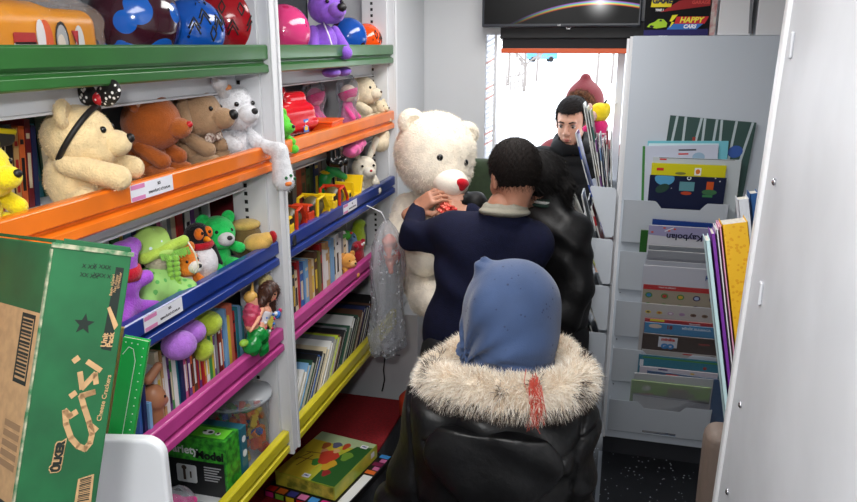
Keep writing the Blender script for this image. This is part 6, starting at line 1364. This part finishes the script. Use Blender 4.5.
def hand_sdf(w, fdir, nrm, side, curl=(.5, .6, .5), s=.92, sp=.06):
    # w wrist; fdir towards the fingers; nrm back of the hand; side +1 puts the thumb on +y of the local frame
    x = V3(fdir).normalized(); z = V3(nrm); z = (z - x * z.dot(x)).normalized(); y = z.cross(x)
    M = Matrix.Translation(w) @ Matrix((x, y, z)).transposed().to_4x4() @ Matrix.Scale(s, 4)
    pr = [rbox((.045, 0, 0), (.046, .037, .014), .013), ell((.02, side * .022, -.006), (.03, .018, .016))]
    fin = []
    for i, (yb, L) in enumerate(((.029, .068), (.010, .076), (-.009, .071), (-.027, .056))):
        p = V3((.086 - (.006 if i == 3 else 0), side * yb, 0)); a = 0; az = side * (1.5 - i) * sp; r_ = .0092
        for j, (fr, cu) in enumerate(zip((.46, .30, .24), curl)):
            a += cu; d = V3((math.cos(a) * math.cos(az), math.cos(a) * math.sin(az), -math.sin(a))); q = p + d * L * fr; fin.append(cap(tuple(p), tuple(q), r_, r_ * .92)); p = q; r_ *= .92
    th_ = sm(.006, cap((.022, side * .03, -.006), (.050, side * .056, -.016), .014, .0115), cap((.050, side * .056, -.016), (.078, side * .058, -.028), .0112, .009))
    f = sm(.008, *pr, th_, cap((-.045, 0, 0), (.0, 0, 0), .027, .025))
    for g in fin: f = sm(.003, f, g)
    g = local(f, M); return (lambda P: g(P) * s), bounds([M @ V3((.09, 0, 0)), M @ V3((-.09, 0, 0))], .11)
def person_root(label, base, f, lo, hi, h, m, extra, fur=None):
    o = sdf_obj('person', f, lo, hi, h, m, None, extra=extra)
    b_ = V3(base)
    n_ = len(o.data.vertices); co = np.empty(n_ * 3, np.float32); o.data.vertices.foreach_get('co', co); co = co.reshape(-1, 3) - np.array(tuple(b_), np.float32); o.data.vertices.foreach_set('co', co.ravel()); o.data.update()
    o.location = b_; tag(o, label, 'person'); return o, b_
def cloth(name, f, lo, hi, h, m, root, b_, label=None, **k):
    o = sdf_obj(name, f, lo, hi, h, m, root, label, **k); o.location = -b_; return o
def folds(amp, parts):
    def g(P):
        s_ = 0
        for (kx, ky, kz, ph, p2) in parts: s_ = s_ + np.sin(P[:, 0] * kx + P[:, 1] * ky + P[:, 2] * kz + ph + 1.5 * np.sin(P[:, 2] * p2 + P[:, 0] * p2 * .6))
        return amp * s_ / len(parts)
    return g
def shoes(root, b_, feet, m):
    for (x, y, dx, dy) in feet:
        f = sm(.02, cap((x, y, FL + .05), (x + dx * .16, y + dy * .16, FL + .034), .045, .034), cap((x, y, FL + .05), (x, y, FL + .1), .042, .042)); f = both(f, halfspace((0, 0, FL + .002), (0, 0, -1)))
        cloth('shoe', f, *bounds([(x, y, FL), (x + dx * .17, y + dy * .17, FL + .12)], .06), .007, m, root, b_)

# the man in the navy jumper
skm = skin_mat('man_skin', (190, 134, 108))
hc_m = V3((-.345, 2.42, 1.425)); fdm = V3((-.62, .76, -.20)); NKm = (-.375, 2.385, 1.24)
hf, HM = head_sdf(hc_m, fdm, .97, neck=NKm)
SL, SR = (-.545, 2.43, 1.215), (-.275, 2.38, 1.215)
EL = tuple(at_y(412, 236, 2.50)); WL = at_y(421, 207, 2.66); ER = (-.33, 2.66, 1.06); WR = at_y(470, 212, 2.70)
HL_d = V3((.9, .25, .05)); HR_d = V3((-.9, .2, .12))
hl, hlb = hand_sdf(at_y(416, 209, 2.66), at_y(437, 194, 2.66) - at_y(416, 209, 2.66), (-.2, -.8, .6), -1, (.35, .7, .5))
hr, hrb = hand_sdf(WR, at_y(445, 206, 2.66) - WR, (.1, -.7, .7), 1, (.3, .6, .5))
hipL, hipR, knL, knR, anL, anR = (-.555, 2.37, .78), (-.37, 2.35, .78), (-.585, 2.40, .40), (-.37, 2.38, .40), (-.59, 2.34, .03), (-.38, 2.32, .03)
legs = lambda k: sm(.03, cap(hipL, knL, .085 + k, .062 + k), cap(knL, anL, .06 + k, .045 + k), cap(hipR, knR, .085 + k, .062 + k), cap(knR, anR, .06 + k, .045 + k), ell((-.46, 2.36, .82), (.165 + k, .115 + k, .12 + k)))
tor = lambda k: sm(.06, ell((-.415, 2.40, 1.08), (.175 + k, .115 + k, .20 + k)), ell((-.455, 2.375, .90), (.175 + k, .11 + k, .17 + k)), cap(SL, SR, .062 + k, .062 + k))
arms = lambda k: sm(.02, cap(SL, EL, .055 + k, .046 + k), cap(EL, tuple(at_y(418, 208, 2.655)), .044 + k, .03 + k), cap(SR, ER, .055 + k, .046 + k), cap(ER, tuple(WR), .044 + k, .03 + k))
bod = sm(.03, tor(-.015), arms(-.012), legs(-.012), cap((-.37, 2.39, 1.33), (-.39, 2.39, 1.24), .055, .075))
root, b_ = person_root('man in a navy jumper seen from behind reaching up to the giant bear', (-.43, 2.36, FL), bod, *bounds([(-.80, 2.2, -.02), (-.15, 2.75, 1.36)], .03), .012, skm, [(hf, *bounds([hc_m], .2), .0042), (hl, *hlb, .003), (hr, *hrb, .003)])
face_details(root, b_, HM)
hm = mat('dark_hair', (24, 18, 16), .8, spec=.2, var=.3, vscale=160)
def short_hair(root, b_, HM, m, s=1, n_=7000, L=.012, top=.0):
    f = cut(ell((-.016, 0, .038), (.106, .084, .098)), both(halfspace((.03, 0, 0), (-1, 0, 0)), halfspace((0, 0, .066 + top), (.25, 0, 1))))
    f = both(f, halfspace((0, 0, -.080), (.35, 0, -1)))
    f = cut(f, ell((.01, .08, -.01), (.024, .02, .032))); f = cut(f, ell((.01, -.08, -.01), (.024, .02, .032)))
    f = disp(f, lambda P: .0012 * np.sin(P[:, 0] * 300 + P[:, 1] * 200) * np.sin(P[:, 2] * 260))
    P_, Q_ = snets(f, (-.14, -.11, -.1), (.11, .11, .16), .0035); N_ = vnormals(P_, Q_)
    SV, SQ, ST = strands(P_, N_, n_, L, .0012, droop=(-.3, 0, -.9), jit=.35, seed=5); M2 = np.array(Matrix.Translation(-b_) @ HM)
    V = np.concatenate([P_, SV]); V = V @ M2[:3, :3].T + M2[:3, 3]
    Fc = Q_.tolist() + (SQ + len(P_)).tolist() + (ST + len(P_)).tolist()
    return link_mesh('hair', V.tolist(), Fc, m, root, None, True)
short_hair(root, b_, HM, hm)
navy = mat('navy_knit', (17, 21, 48), .9, var=.08, vscale=60, bump=.5, bscale=320, spec=.25)
fo = folds(.009, [(30, 10, 22, 0, 16), (12, 20, -34, 1, 12)])
sw = disp(sm(.03, tor(.012), arms(.006), cap((-.37, 2.39, 1.285), (-.39, 2.39, 1.22), .072, .085)), fo)
sw = cut(sw, sm(.01, cap(tuple(WR + V3((-.045, 0, 0))), tuple(WR + V3((-.12, -.02, 0))), .045), cap(tuple(at_y(424, 198, 2.66)), tuple(at_y(444, 184, 2.66)), .042)))
sw = both(sw, halfspace((0, 0, .775), (0, 0, -1))); sw = sm(.03, sw, cap((-.372, 2.388, 1.25), (-.368, 2.39, 1.275), .078, .066)); sw = cut(sw, cap((-.37, 2.39, 1.27), (-.36, 2.395, 1.40), .056, .07))
cloth('jumper', sw, *bounds([(-.80, 2.2, .76), (-.12, 2.78, 1.36)], .02), .0065, navy, root, b_, label='navy blue jumper')
col_m = mat('shirt_collar', (150, 146, 132), .8, bump=.3, bscale=200)
MC = Matrix.Translation(V3((-.364, 2.39, 1.328))) @ Matrix.Rotation(math.radians(-8), 4, 'X')
rg = local(disp(cut(sm(.004, ell((0, 0, 0), (.076, .074, .028)), ell((0, -.01, -.012), (.086, .082, .020))), cap((0, 0, -.08), (0, 0, .08), .060)), lambda P: .0008 * np.sin(P[:, 0] * 120)), MC)
cloth('shirt_collar', rg, *bounds([(-.362, 2.395, 1.318)], .11), .0035, col_m, root, b_, label='khaki grey shirt collar')
tr_m = mat('black_trousers', (20, 21, 26), .8, bump=.3, bscale=150)
cloth('trousers', both(disp(legs(.012), folds(.004, [(40, 0, 12, 0, 10)])), halfspace((0, 0, .88), (0, 0, 1))), *bounds([(-.72, 2.2, .0), (-.22, 2.55, .9)], .03), .01, tr_m, root, b_)
shoes(root, b_, [(-.59, 2.34, -.3, 1), (-.38, 2.32, 0, 1)], pm((22, 20, 20), .4))

# the dark haired person in the black jacket
skw = skin_mat('woman_skin', (196, 146, 122))
hc_w = V3((-.300, 2.79, 1.345)); hfw, HW = head_sdf(hc_w, (-.85, .30, -.15), .92, neck=(-.25, 2.80, 1.2))
aS, aE, aW = (-.35, 2.86, 1.20), (-.45, 2.93, 1.14), at_y(474, 203, 2.76)
hw, hwb = hand_sdf(at_y(462, 199, 2.72), at_y(440, 190, 2.70) - at_y(462, 199, 2.72), (.1, -.6, .7), 1, (.3, .5, .4), .86)
torw = lambda k: sm(.05, ell((-.245, 2.79, 1.05), (.125 + k, .10 + k, .18 + k)), ell((-.235, 2.80, .86), (.13 + k, .11 + k, .16 + k)), cap((-.34, 2.86, 1.175), (-.17, 2.74, 1.165), .055 + k, .055 + k))
armw = lambda k: sm(.02, cap(aS, aE, .045 + k, .038 + k), cap(aE, tuple(aW), .036 + k, .026 + k))
armw2 = lambda k: sm(.02, cap((-.17, 2.74, 1.16), (-.135, 2.70, .96), .046 + k, .042 + k), cap((-.135, 2.70, .96), (-.19, 2.66, .80), .04 + k, .03 + k))
legw = lambda k: sm(.03, cap((-.29, 2.80, .74), (-.29, 2.82, .4), .075 + k, .055 + k), cap((-.29, 2.82, .4), (-.29, 2.80, .03), .052 + k, .04 + k), cap((-.16, 2.80, .74), (-.16, 2.82, .4), .075 + k, .055 + k), cap((-.16, 2.82, .4), (-.16, 2.80, .03), .052 + k, .04 + k))
rw, bw_ = person_root('dark haired person in a shiny black jacket behind the man', (-.225, 2.80, FL), sm(.03, torw(-.015), armw(-.01), armw2(-.01), legw(-.01), cap((-.27, 2.80, 1.3), (-.25, 2.80, 1.2), .048, .06)), *bounds([(-.66, 2.6, -.02), (-.04, 3.0, 1.34)], .03), .012, skw, [(hfw, *bounds([hc_w], .19), .0045), (hw, *hwb, .003)])
face_details(rw, bw_, HW)
hwm = mat('black_hair', (14, 11, 11), .7, spec=.25, var=.3, vscale=160)
hairf = sm(.012, cut(ell((-.018, 0, .03), (.108, .086, .104)), both(halfspace((.045, 0, 0), (-1, 0, 0)), halfspace((0, 0, .06), (.2, 0, 1)))), ell((-.095, 0, .02), (.03, .032, .03)), cap((-.10, 0, .02), (-.125, .0, -.03), .026, .030), cap((-.125, 0, -.03), (-.12, .0, -.10), .030, .016))
hairf = disp(hairf, lambda P: .0016 * np.sin(P[:, 1] * 420 + P[:, 0] * 80) * np.sin(P[:, 2] * 60 + 1))
P_, Q_ = snets(hairf, (-.22, -.12, -.16), (.12, .12, .17), .004); N_ = vnormals(P_, Q_); SV, SQ, ST = strands(P_, N_, 6000, .022, .0012, droop=(-.9, 0, -1.2), jit=.3, seed=8); M2 = np.array(Matrix.Translation(-bw_) @ HW)
V = np.concatenate([P_, SV]) @ M2[:3, :3].T + M2[:3, 3]
link_mesh('hair', V.tolist(), Q_.tolist() + (SQ + len(P_)).tolist() + (ST + len(P_)).tolist(), hwm, rw, None, True, label='black hair tied in a ponytail')
bj = mat('black_nylon', (11, 11, 13), .5, spec=.35, bump=.3, bscale=60)
fw = folds(.007, [(26, 14, 46, 0, 18), (50, 20, -22, 2, 15)])
jk = both(disp(sm(.03, torw(.028), armw(.018), armw2(.028), cap((-.25, 2.80, 1.24), (-.25, 2.80, 1.30), .085, .07), cap(tuple(aW), tuple(at_y(464, 199, 2.725)), .04, .036)), fw), halfspace((0, 0, .70), (0, 0, -1)))
jk = cut(jk, sm(.01, cap((-.252, 2.80, 1.27), (-.262, 2.80, 1.36), .052, .066), cap(tuple(at_y(456, 197, 2.72)), tuple(at_y(436, 188, 2.70)), .042)))
cloth('jacket', jk, *bounds([(-.66, 2.58, .68), (-.02, 3.0, 1.32)], .03), .0065, bj, rw, bw_, label='shiny black jacket')
MC = Matrix.Translation(V3((-.258, 2.795, 1.275)))
for k, (z, c, r_) in enumerate(((0, (22, 50, 40), .066), (.012, (206, 210, 206), .064), (.02, (22, 50, 40), .063))):
    rg = local(cut(cap((0, 0, 0), (0, 0, .006), r_ + .006), cap((0, 0, -.06), (0, 0, .06), r_ - .004)), MC @ Matrix.Translation((0, 0, z)))
    cloth('collar_stripe', both(rg, both(halfspace((0, 0, 1.262 + z + .012), (0, 0, 1)), halfspace((0, 0, 1.262 + z), (0, 0, -1)))), *bounds([(-.262, 2.79, 1.262 + z)], .09), .003, pm(c, .8), rw, bw_, label='striped green and white collar')
cloth('trousers', disp(legw(.01), folds(.003, [(40, 0, 12, 0, 10)])), *bounds([(-.40, 2.68, 0), (-.06, 2.94, .8)], .03), .01, tr_m, rw, bw_)
shoes(rw, bw_, [(-.29, 2.80, -.8, .5), (-.16, 2.80, -.8, .5)], pm((30, 28, 28), .4))

# the girl in the blue headscarf
skg = skin_mat('girl_skin', (198, 142, 114))
hc_g = V3((-.225, 1.57, 1.265)); hfg, HG = head_sdf(hc_g, (-.62, .76, -.12), .97)
aSL, aEL, aHL = (-.378, 1.52, 1.01), (-.445, 1.51, .78), (-.44, 1.66, .68)
aSR, aER, aHR = (-.095, 1.54, 1.01), (-.085, 1.54, .78), (-.10, 1.68, .68)
torg = lambda k: sm(.06, ell((-.235, 1.53, .92), (.16 + k, .105 + k, .20 + k)), ell((-.24, 1.54, .70), (.16 + k, .12 + k, .2 + k)), cap(aSL, aSR, .055 + k, .055 + k))
armg = lambda k: sm(.03, cap(aSL, aEL, .05 + k, .042 + k), cap(aEL, aHL, .04 + k, .03 + k), cap(aSR, aER, .05 + k, .042 + k), cap(aER, aHR, .04 + k, .03 + k))
legg = lambda k: sm(.03, cap((-.32, 1.54, .62), (-.32, 1.56, .32), .07 + k, .05 + k), cap((-.32, 1.56, .32), (-.32, 1.54, .03), .05 + k, .038 + k), cap((-.16, 1.54, .62), (-.16, 1.56, .32), .07 + k, .05 + k), cap((-.16, 1.56, .32), (-.16, 1.54, .03), .05 + k, .038 + k))
hg1, hb1 = hand_sdf(V3(aHL), V3((.4, .6, -.2)), (-.5, .2, .8), -1, (.4, .5, .4), .85); hg2, hb2 = hand_sdf(V3(aHR), V3((-.4, .6, -.2)), (.5, .2, .8), 1, (.4, .5, .4), .85)
rg_, bg_ = person_root('person in a blue headscarf and black coat with pale fur collar, from behind', (-.24, 1.54, FL), sm(.03, torg(-.015), armg(-.01), legg(-.01), cap((-.235, 1.55, 1.18), (-.235, 1.54, 1.05), .048, .06)), *bounds([(-.56, 1.38, -.02), (.04, 1.74, 1.24)], .03), .012, skg, [(hfg, *bounds([hc_g], .2), .0045), (hg1, *hb1, .003), (hg2, *hb2, .003)])
face_details(rg_, bg_, HG)
scarf = mat('blue_scarf', (56, 78, 118), .75, var=.07, vscale=7, bump=.25, bscale=420, sheen=.2)
def g(P):
    x, y, z = P[:, 0] + .225, P[:, 1] - 1.57, P[:, 2] - 1.265
    # gathered folds running to a knot low at the nape
    kx, ky, kz = -.08, -.10, -.10
    a = np.arctan2(z - kz, x - kx); r_ = np.sqrt((x - kx) ** 2 + (z - kz) ** 2)
    w_ = np.exp(-(r_ / .14) ** 2) * (y < .03)
    band = np.exp(-((z + .105 + .15 * x) / .03) ** 2)
    return -.0085 * w_ * np.sin(a * 13 + r_ * 18) - .0055 * band * np.sin(z * 330 + x * 90) + .003 * np.sin(x * 34 + z * 22) * np.sin(y * 30) + .0034 * np.sin(a * 9 + r_ * 40) * np.exp(-(r_ / .14) ** 2)
hj = sm(.035, ell((-.218, 1.565, 1.275), (.112, .125, .115)), ell((-.215, 1.55, 1.20), (.102, .112, .100)), ell((-.255, 1.485, 1.305), (.034, .03, .034)), cap((-.225, 1.55, 1.14), (-.23, 1.55, 1.08), .092, .10), cap((-.285,1.58,1.375),(-.285,1.58,1.382),.02,.008))
hj = disp(hj, g); hj = cut(hj, local(ell((.12, 0, -.02), (.075, .060, .085)), HG))
cloth('headscarf', hj, *bounds([(-.36, 1.40, 1.05), (-.08, 1.72, 1.42)], .02), .004, scarf, rg_, bg_, label='blue headscarf with small dark spots')
Pc = []; q = MB(); r = random.Random(12)
P_, Q_ = snets(hj, *bounds([(-.36, 1.40, 1.05), (-.08, 1.72, 1.42)], .02), .006); N_ = vnormals(P_, Q_); idx_ = [i for i in range(len(P_)) if N_[i][1] < -.1 and P_[i][2] > 1.2]
for k in range(46):
    i = r.choice(idx_); n_ = V3(N_[i]); M = Matrix.Translation(V3(P_[i]) + n_ * .0004 - bg_) @ n_.to_track_quat('Z', 'Y').to_matrix().to_4x4(); q.lathe([(r.uniform(.0012, .0028), 0), (.0005, .0006)], 7, M=M)
q.build('wet_spots', mat('scarf_spot', (34, 48, 84), .6), rg_, label='small dark spots')['kind'] = 'stuff'
coat = mat('black_coat', (14, 14, 16), .42, bump=.5, bscale=38, var=.1, vscale=30)
fg = folds(.013, [(36, 8, 14, 0, 14), (14, 10, -40, 1, 18)])
def seams(P):
    x, z = P[:, 0] + .235, P[:, 2]
    s1 = np.exp(-((z - (.90 - .75 * (x + .0))) / .006) ** 2) * (x > -.15) + np.exp(-((z - (.93 + .5 * x)) / .006) ** 2) * (x > .05) + np.exp(-((np.abs(x) - .165 - (z - .8) * .1) / .005) ** 2) + np.exp(-((z - .80) / .005) ** 2) * (np.abs(x) < .15)
    return .009 * s1 * (P[:, 1] < 1.56)
ct_ = sm(.035, torg(.035), armg(.030), ell((-.235, 1.435, 1.0), (.165, .055, .10)), cap((-.37, 1.47, 1.02), (-.115, 1.47, 1.02), .055, .055))
ct_ = both(disp(disp(ct_, fg), seams), halfspace((0, 0, .45), (0, 0, -1))); ct_ = cut(ct_, ell((-.23, 1.56, 1.12), (.085, .08, .08))); ct_ = cut(ct_, sm(.01, cap(aHL, tuple(V3(aHL) + V3((.05, .09, -.02))), .045), cap(aHR, tuple(V3(aHR) + V3((-.05, .09, -.02))), .045)))
cloth('coat', ct_, *bounds([(-.60, 1.34, .44), (.08, 1.76, 1.14)], .03), .0068, coat, rg_, bg_, label='black satin winter coat')
# hood flap folded on the back
hd = both(sm(.02, ell((-.225, 1.39, .995), (.15, .030, .105)), ell((-.225, 1.385, .93), (.10, .028, .06))), halfspace((0, 0, 1.06), (0, 0, 1)))
cloth('hood', disp(hd, folds(.004, [(20, 0, 50, 0, 20), (60, 0, 14, 1, 10)])), *bounds([(-.40, 1.33, .84), (-.05, 1.44, 1.08)], .02), .005, coat, rg_, bg_, label='folded down black hood')
pts = [at_y(x, y, Y_) for x, y, Y_ in ((466, 352, 1.66), (438, 372, 1.58), (435, 382, 1.50), (451, 386, 1.44), (478, 390, 1.41), (505, 395, 1.40), (533, 396, 1.40), (557, 392, 1.43), (574, 384, 1.49), (577, 376, 1.56), (556, 352, 1.66))]
cl = sm(.012, *[cap(tuple(a), tuple(b2), .035, .035) for a, b2 in zip(pts[:-1], pts[1:])])
lo_, hi_ = bounds(pts, .08)
P_, Q_ = snets(cl, lo_, hi_, .006); N_ = vnormals(P_, Q_)
furm = mat('fur_cream', (248, 236, 218), .85, rgb2=(220, 200, 176), vscale=26, spec=.2); furd = mat('fur_dark', (70, 58, 52), .85, spec=.2); furl = mat('fur_light', (255, 248, 236), .85, spec=.2)
V = [P_]; Fc = Q_.tolist(); mi = [0] * len(Q_); n0 = len(P_)
ry = np.random.default_rng(3)
for (cnt_, L, w_, mi_, sd, sel) in ((20000, .024, .0013, 0, 1, None), (20000, .026, .0012, 2, 2, None), (10000, .031, .0014, 1, 3, 'edge')):
    PP, NN = P_, N_
    if sel: 
        clump = np.sin(P_[:, 0] * 38 + 4 * np.sin(P_[:, 2] * 45)) + np.sin(P_[:, 0] * 90 + P_[:, 2] * 60) * .6; e = (N_[:, 2] < -.35) | (clump > 1.2) ; PP, NN = P_[e], N_[e]
    SV, SQ, ST = strands(PP, NN, cnt_, L, w_, droop=(0, -.15, -.25), jit=.42, seed=sd)
    V.append(SV); Fc += (SQ + n0).tolist() + (ST + n0).tolist(); mi += [mi_] * (2 * len(SQ)); n0 += len(SV)
fo_ = link_mesh('fur_collar', np.concatenate(V).tolist(), Fc, [furm, furd, furl], rg_, mi, True, label='pale fur collar with dark tips'); fo_.location = -bg_
a = at_y(534, 386, 1.375); q = MB(); r = random.Random(2)
for k in range(120):
    p = a + V3((r.gauss(0, .006), r.gauss(0, .004), r.gauss(0, .012))); q.tube([p, p + V3((.006 + r.gauss(0, .006), -.012, -.022)), p + V3((.010 + r.gauss(0, .008), -.020, -.05 - r.random() * .02))], [.0009, .0008, .0003], 3)
o = q.build('red_tuft', pm((186, 60, 40), .6), rg_, label='orange red streak in the fur'); o.location = -bg_
cloth('trousers', legg(.01), *bounds([(-.44, 1.42, 0), (-.06, 1.68, .7)], .03), .011, tr_m, rg_, bg_)
shoes(rg_, bg_, [(-.32, 1.54, 0, 1), (-.16, 1.54, 0, 1)], pm((26, 24, 24), .4))

# the boy looking in from the doorway
skt = skin_mat('boy_skin', (198, 150, 126))
hc_t = at_y(572, 123, 3.80); fdt = V3((-.22, -1, -.16)); hft, HT = head_sdf(hc_t, fdt, .98)
bx, by = hc_t.x + .0, 3.80
tort = lambda k: sm(.06, ell((bx, by + .02, 1.10), (.155 + k, .10 + k, .20 + k)), ell((bx, by + .02, .88), (.15 + k, .10 + k, .18 + k)), cap((bx - .155, by + .02, 1.27), (bx + .155, by + .02, 1.27), .055 + k, .055 + k))
armt = lambda k: sm(.03, cap((bx - .17, by + .02, 1.26), (bx - .21, by + .02, 1.0), .05 + k, .042 + k), cap((bx - .21, by + .02, 1.0), (bx - .18, by - .08, .80), .04 + k, .03 + k), cap((bx + .17, by + .02, 1.26), (bx + .21, by + .02, 1.0), .05 + k, .042 + k), cap((bx + .21, by + .02, 1.0), (bx + .18, by - .08, .80), .04 + k, .03 + k))
legt = lambda k: sm(.03, cap((bx - .08, by, .80), (bx - .09, by, .40), .08 + k, .055 + k), cap((bx - .09, by, .40), (bx - .09, by, .03), .052 + k, .04 + k), cap((bx + .08, by, .80), (bx + .09, by, .40), .08 + k, .055 + k), cap((bx + .09, by, .40), (bx + .09, by, .03), .052 + k, .04 + k))
h1, h1b = hand_sdf(V3((bx - .18, by - .09, .79)), V3((.2, -.4, -.8)), (-.9, 0, 0), -1, (.3, .4, .3), .9); h2, h2b = hand_sdf(V3((bx + .18, by - .09, .79)), V3((-.2, -.4, -.8)), (.9, 0, 0), 1, (.3, .4, .3), .9)
rt, bt_ = person_root('dark haired boy in a black puffer jacket looking in from the doorway', (bx, by, FL + .001), sm(.03, tort(-.02), armt(-.015), legt(-.012), cap((bx, by + .03, 1.40), (bx, by + .02, 1.28), .05, .07)), *bounds([(bx - .3, by - .2, -.02), (bx + .3, by + .15, 1.42)], .03), .012, skt, [(hft, *bounds([hc_t], .2), .0034), (h1, *h1b, .0032), (h2, *h2b, .0032)])
face_details(rt, bt_, HT)
ht_ = short_hair(rt, bt_, HT, hm, n_=8000, L=.013, top=.020)
bp_ = mat('black_puffer', (9, 9, 11), .8, spec=.25, bump=.3, bscale=40)
puff = lambda P: .006 * np.cos(P[:, 2] * 75) + .002 * np.sin(P[:, 0] * 60 + P[:, 2] * 30)
jt = both(disp(sm(.03, tort(.028), armt(.026)), puff), halfspace((0, 0, .74), (0, 0, -1))); jt = cut(jt, ell((bx, by - .01, 1.40), (.07, .075, .10)))
jt = cut(jt, sm(.01, cap((bx - .18, by - .10, .78), (bx - .15, by - .14, .7), .045), cap((bx + .18, by - .10, .78), (bx + .15, by - .14, .7), .045)))
cloth('jacket', jt, *bounds([(bx - .32, by - .22, .72), (bx + .32, by + .2, 1.40)], .03), .0075, bp_, rt, bt_, label='black quilted jacket')
MC = Matrix.Translation(V3((bx, by + .008, 1.352)))
cl_ = local(cut(disp(sm(.02, ell((0, 0, 0), (.105, .10, .062)), ell((0, .05, .02), (.10, .07, .07))), lambda P: .003 * np.sin(P[:, 0] * 50)), sm(.01, cap((0, -.02, -.1), (0, -.03, .2), .060), cap((0, -.06, .05), (0, -.12, .10), .04))), MC)
cloth('collar', cl_, *bounds([(bx, by, 1.39)], .14), .005, bp_, rt, bt_, label='high black collar and hood')
o = MB().tube([(bx - .012, by - .145, 1.30), (bx - .012, by - .150, 1.1), (bx - .01, by - .145, .8)], .0035).build('zip', chrome, rt, smooth=True); o.location = -bt_
cloth('trousers', disp(legt(.01), folds(.003, [(30, 0, 14, 0, 10)])), *bounds([(bx - .2, by - .12, 0), (bx + .2, by + .12, .86)], .03), .011, tr_m, rt, bt_)
shoes(rt, bt_, [(bx - .09, by, 0, -1), (bx + .09, by, 0, -1)], pm((40, 40, 44), .5))

# the red hooded person behind him
hc_r = at_y(583, 108, 4.28); hfr, HR = head_sdf(hc_r, (-.2, -1, -.1), .95, ears=False); rx, ry_ = hc_r.x, 4.28
torr = lambda k: sm(.06, ell((rx, ry_ + .02, 1.05), (.16 + k, .10 + k, .20 + k)), ell((rx, ry_ + .02, .82), (.15 + k, .11 + k, .2 + k)), cap((rx - .155, ry_ + .02, 1.24), (rx + .155, ry_ + .02, 1.24), .06 + k, .06 + k))
armr = lambda k: sm(.03, cap((rx - .18, ry_, 1.22), (rx - .23, ry_, .96), .055 + k, .045 + k), cap((rx - .23, ry_, .96), (rx - .20, ry_ - .08, .78), .04 + k, .03 + k), cap((rx + .18, ry_, 1.22), (rx + .23, ry_, .96), .055 + k, .045 + k), cap((rx + .23, ry_, .96), (rx + .20, ry_ - .08, .78), .04 + k, .03 + k))
legr = lambda k: sm(.03, cap((rx - .08, ry_, .75), (rx - .09, ry_, .03), .075 + k, .045 + k), cap((rx + .08, ry_, .75), (rx + .09, ry_, .03), .075 + k, .045 + k))
h1, h1b = hand_sdf(V3((rx - .20, ry_ - .09, .77)), V3((.1, -.3, -.9)), (-.9, 0, 0), -1, (.3, .4, .3), .88); h2, h2b = hand_sdf(V3((rx + .20, ry_ - .09, .77)), V3((-.1, -.3, -.9)), (.9, 0, 0), 1, (.3, .4, .3), .88)
rr2, br2 = person_root('person in a red hooded coat standing behind the boy outside', (rx, ry_, FL + .001), sm(.03, torr(-.02), armr(-.01), legr(-.01), cap((rx, ry_ + .02, 1.38), (rx, ry_ + .02, 1.24), .05, .06)), *bounds([(rx - .3, ry_ - .2, -.02), (rx + .3, ry_ + .18, 1.40)], .03), .013, skt, [(hfr, *bounds([hc_r], .2), .005), (h1, *h1b, .004), (h2, *h2b, .004)])
face_details(rr2, br2, HR)
redm = mat('red_coat', (104, 2, 12), .7, bump=.3, bscale=90)
cr_ = both(disp(sm(.03, torr(.03), armr(.025)), folds(.005, [(30, 0, 30, 0, 14)])), halfspace((0, 0, .62), (0, 0, -1))); cr_ = cut(cr_, sm(.01, cap((rx - .2, ry_ - .1, .76), (rx - .19, ry_ - .14, .66), .042), cap((rx + .2, ry_ - .1, .76), (rx + .19, ry_ - .14, .66), .042)))
cloth('coat', cr_, *bounds([(rx - .34, ry_ - .2, .6), (rx + .34, ry_ + .2, 1.36)], .03), .009, redm, rr2, br2, label='red coat')
hoodf = local(cut(sm(.03, ell((-.03, 0, .03), (.125, .112, .125)), cap((-.03, 0, .10), (-.04, 0, .165), .06, .03), cap((-.03, 0, -.04), (-.04, 0, -.13), .10, .11)), ell((.11, 0, -.01), (.085, .072, .105))), HR)
cloth('hood', hoodf, *bounds([hc_r], .25), .006, redm, rr2, br2, label='pointed red hood')
rim = local(sm(.004, *[cap((.068, .082 * math.cos(a), -.01 + .108 * math.sin(a)), (.068, .082 * math.cos(a + .42), -.01 + .108 * math.sin(a + .42)), .016) for a in np.arange(0, 2 * PI, .42)]), HR)
cloth('fur_rim', rim, *bounds([hc_r], .17), .006, mat('brown_fur', (118, 76, 48), .9, var=.3, vscale=80), rr2, br2, label='brown fur hood rim', fur=(5000, .022, .0014, dict(droop=(0, -.3, 0))))
cloth('trousers', legr(.01), *bounds([(rx - .2, ry_ - .12, 0), (rx + .2, ry_ + .12, .8)], .03), .012, tr_m, rr2, br2)
shoes(rr2, br2, [(rx - .09, ry_, 0, -1), (rx + .09, ry_, 0, -1)], pm((40, 40, 44), .5))
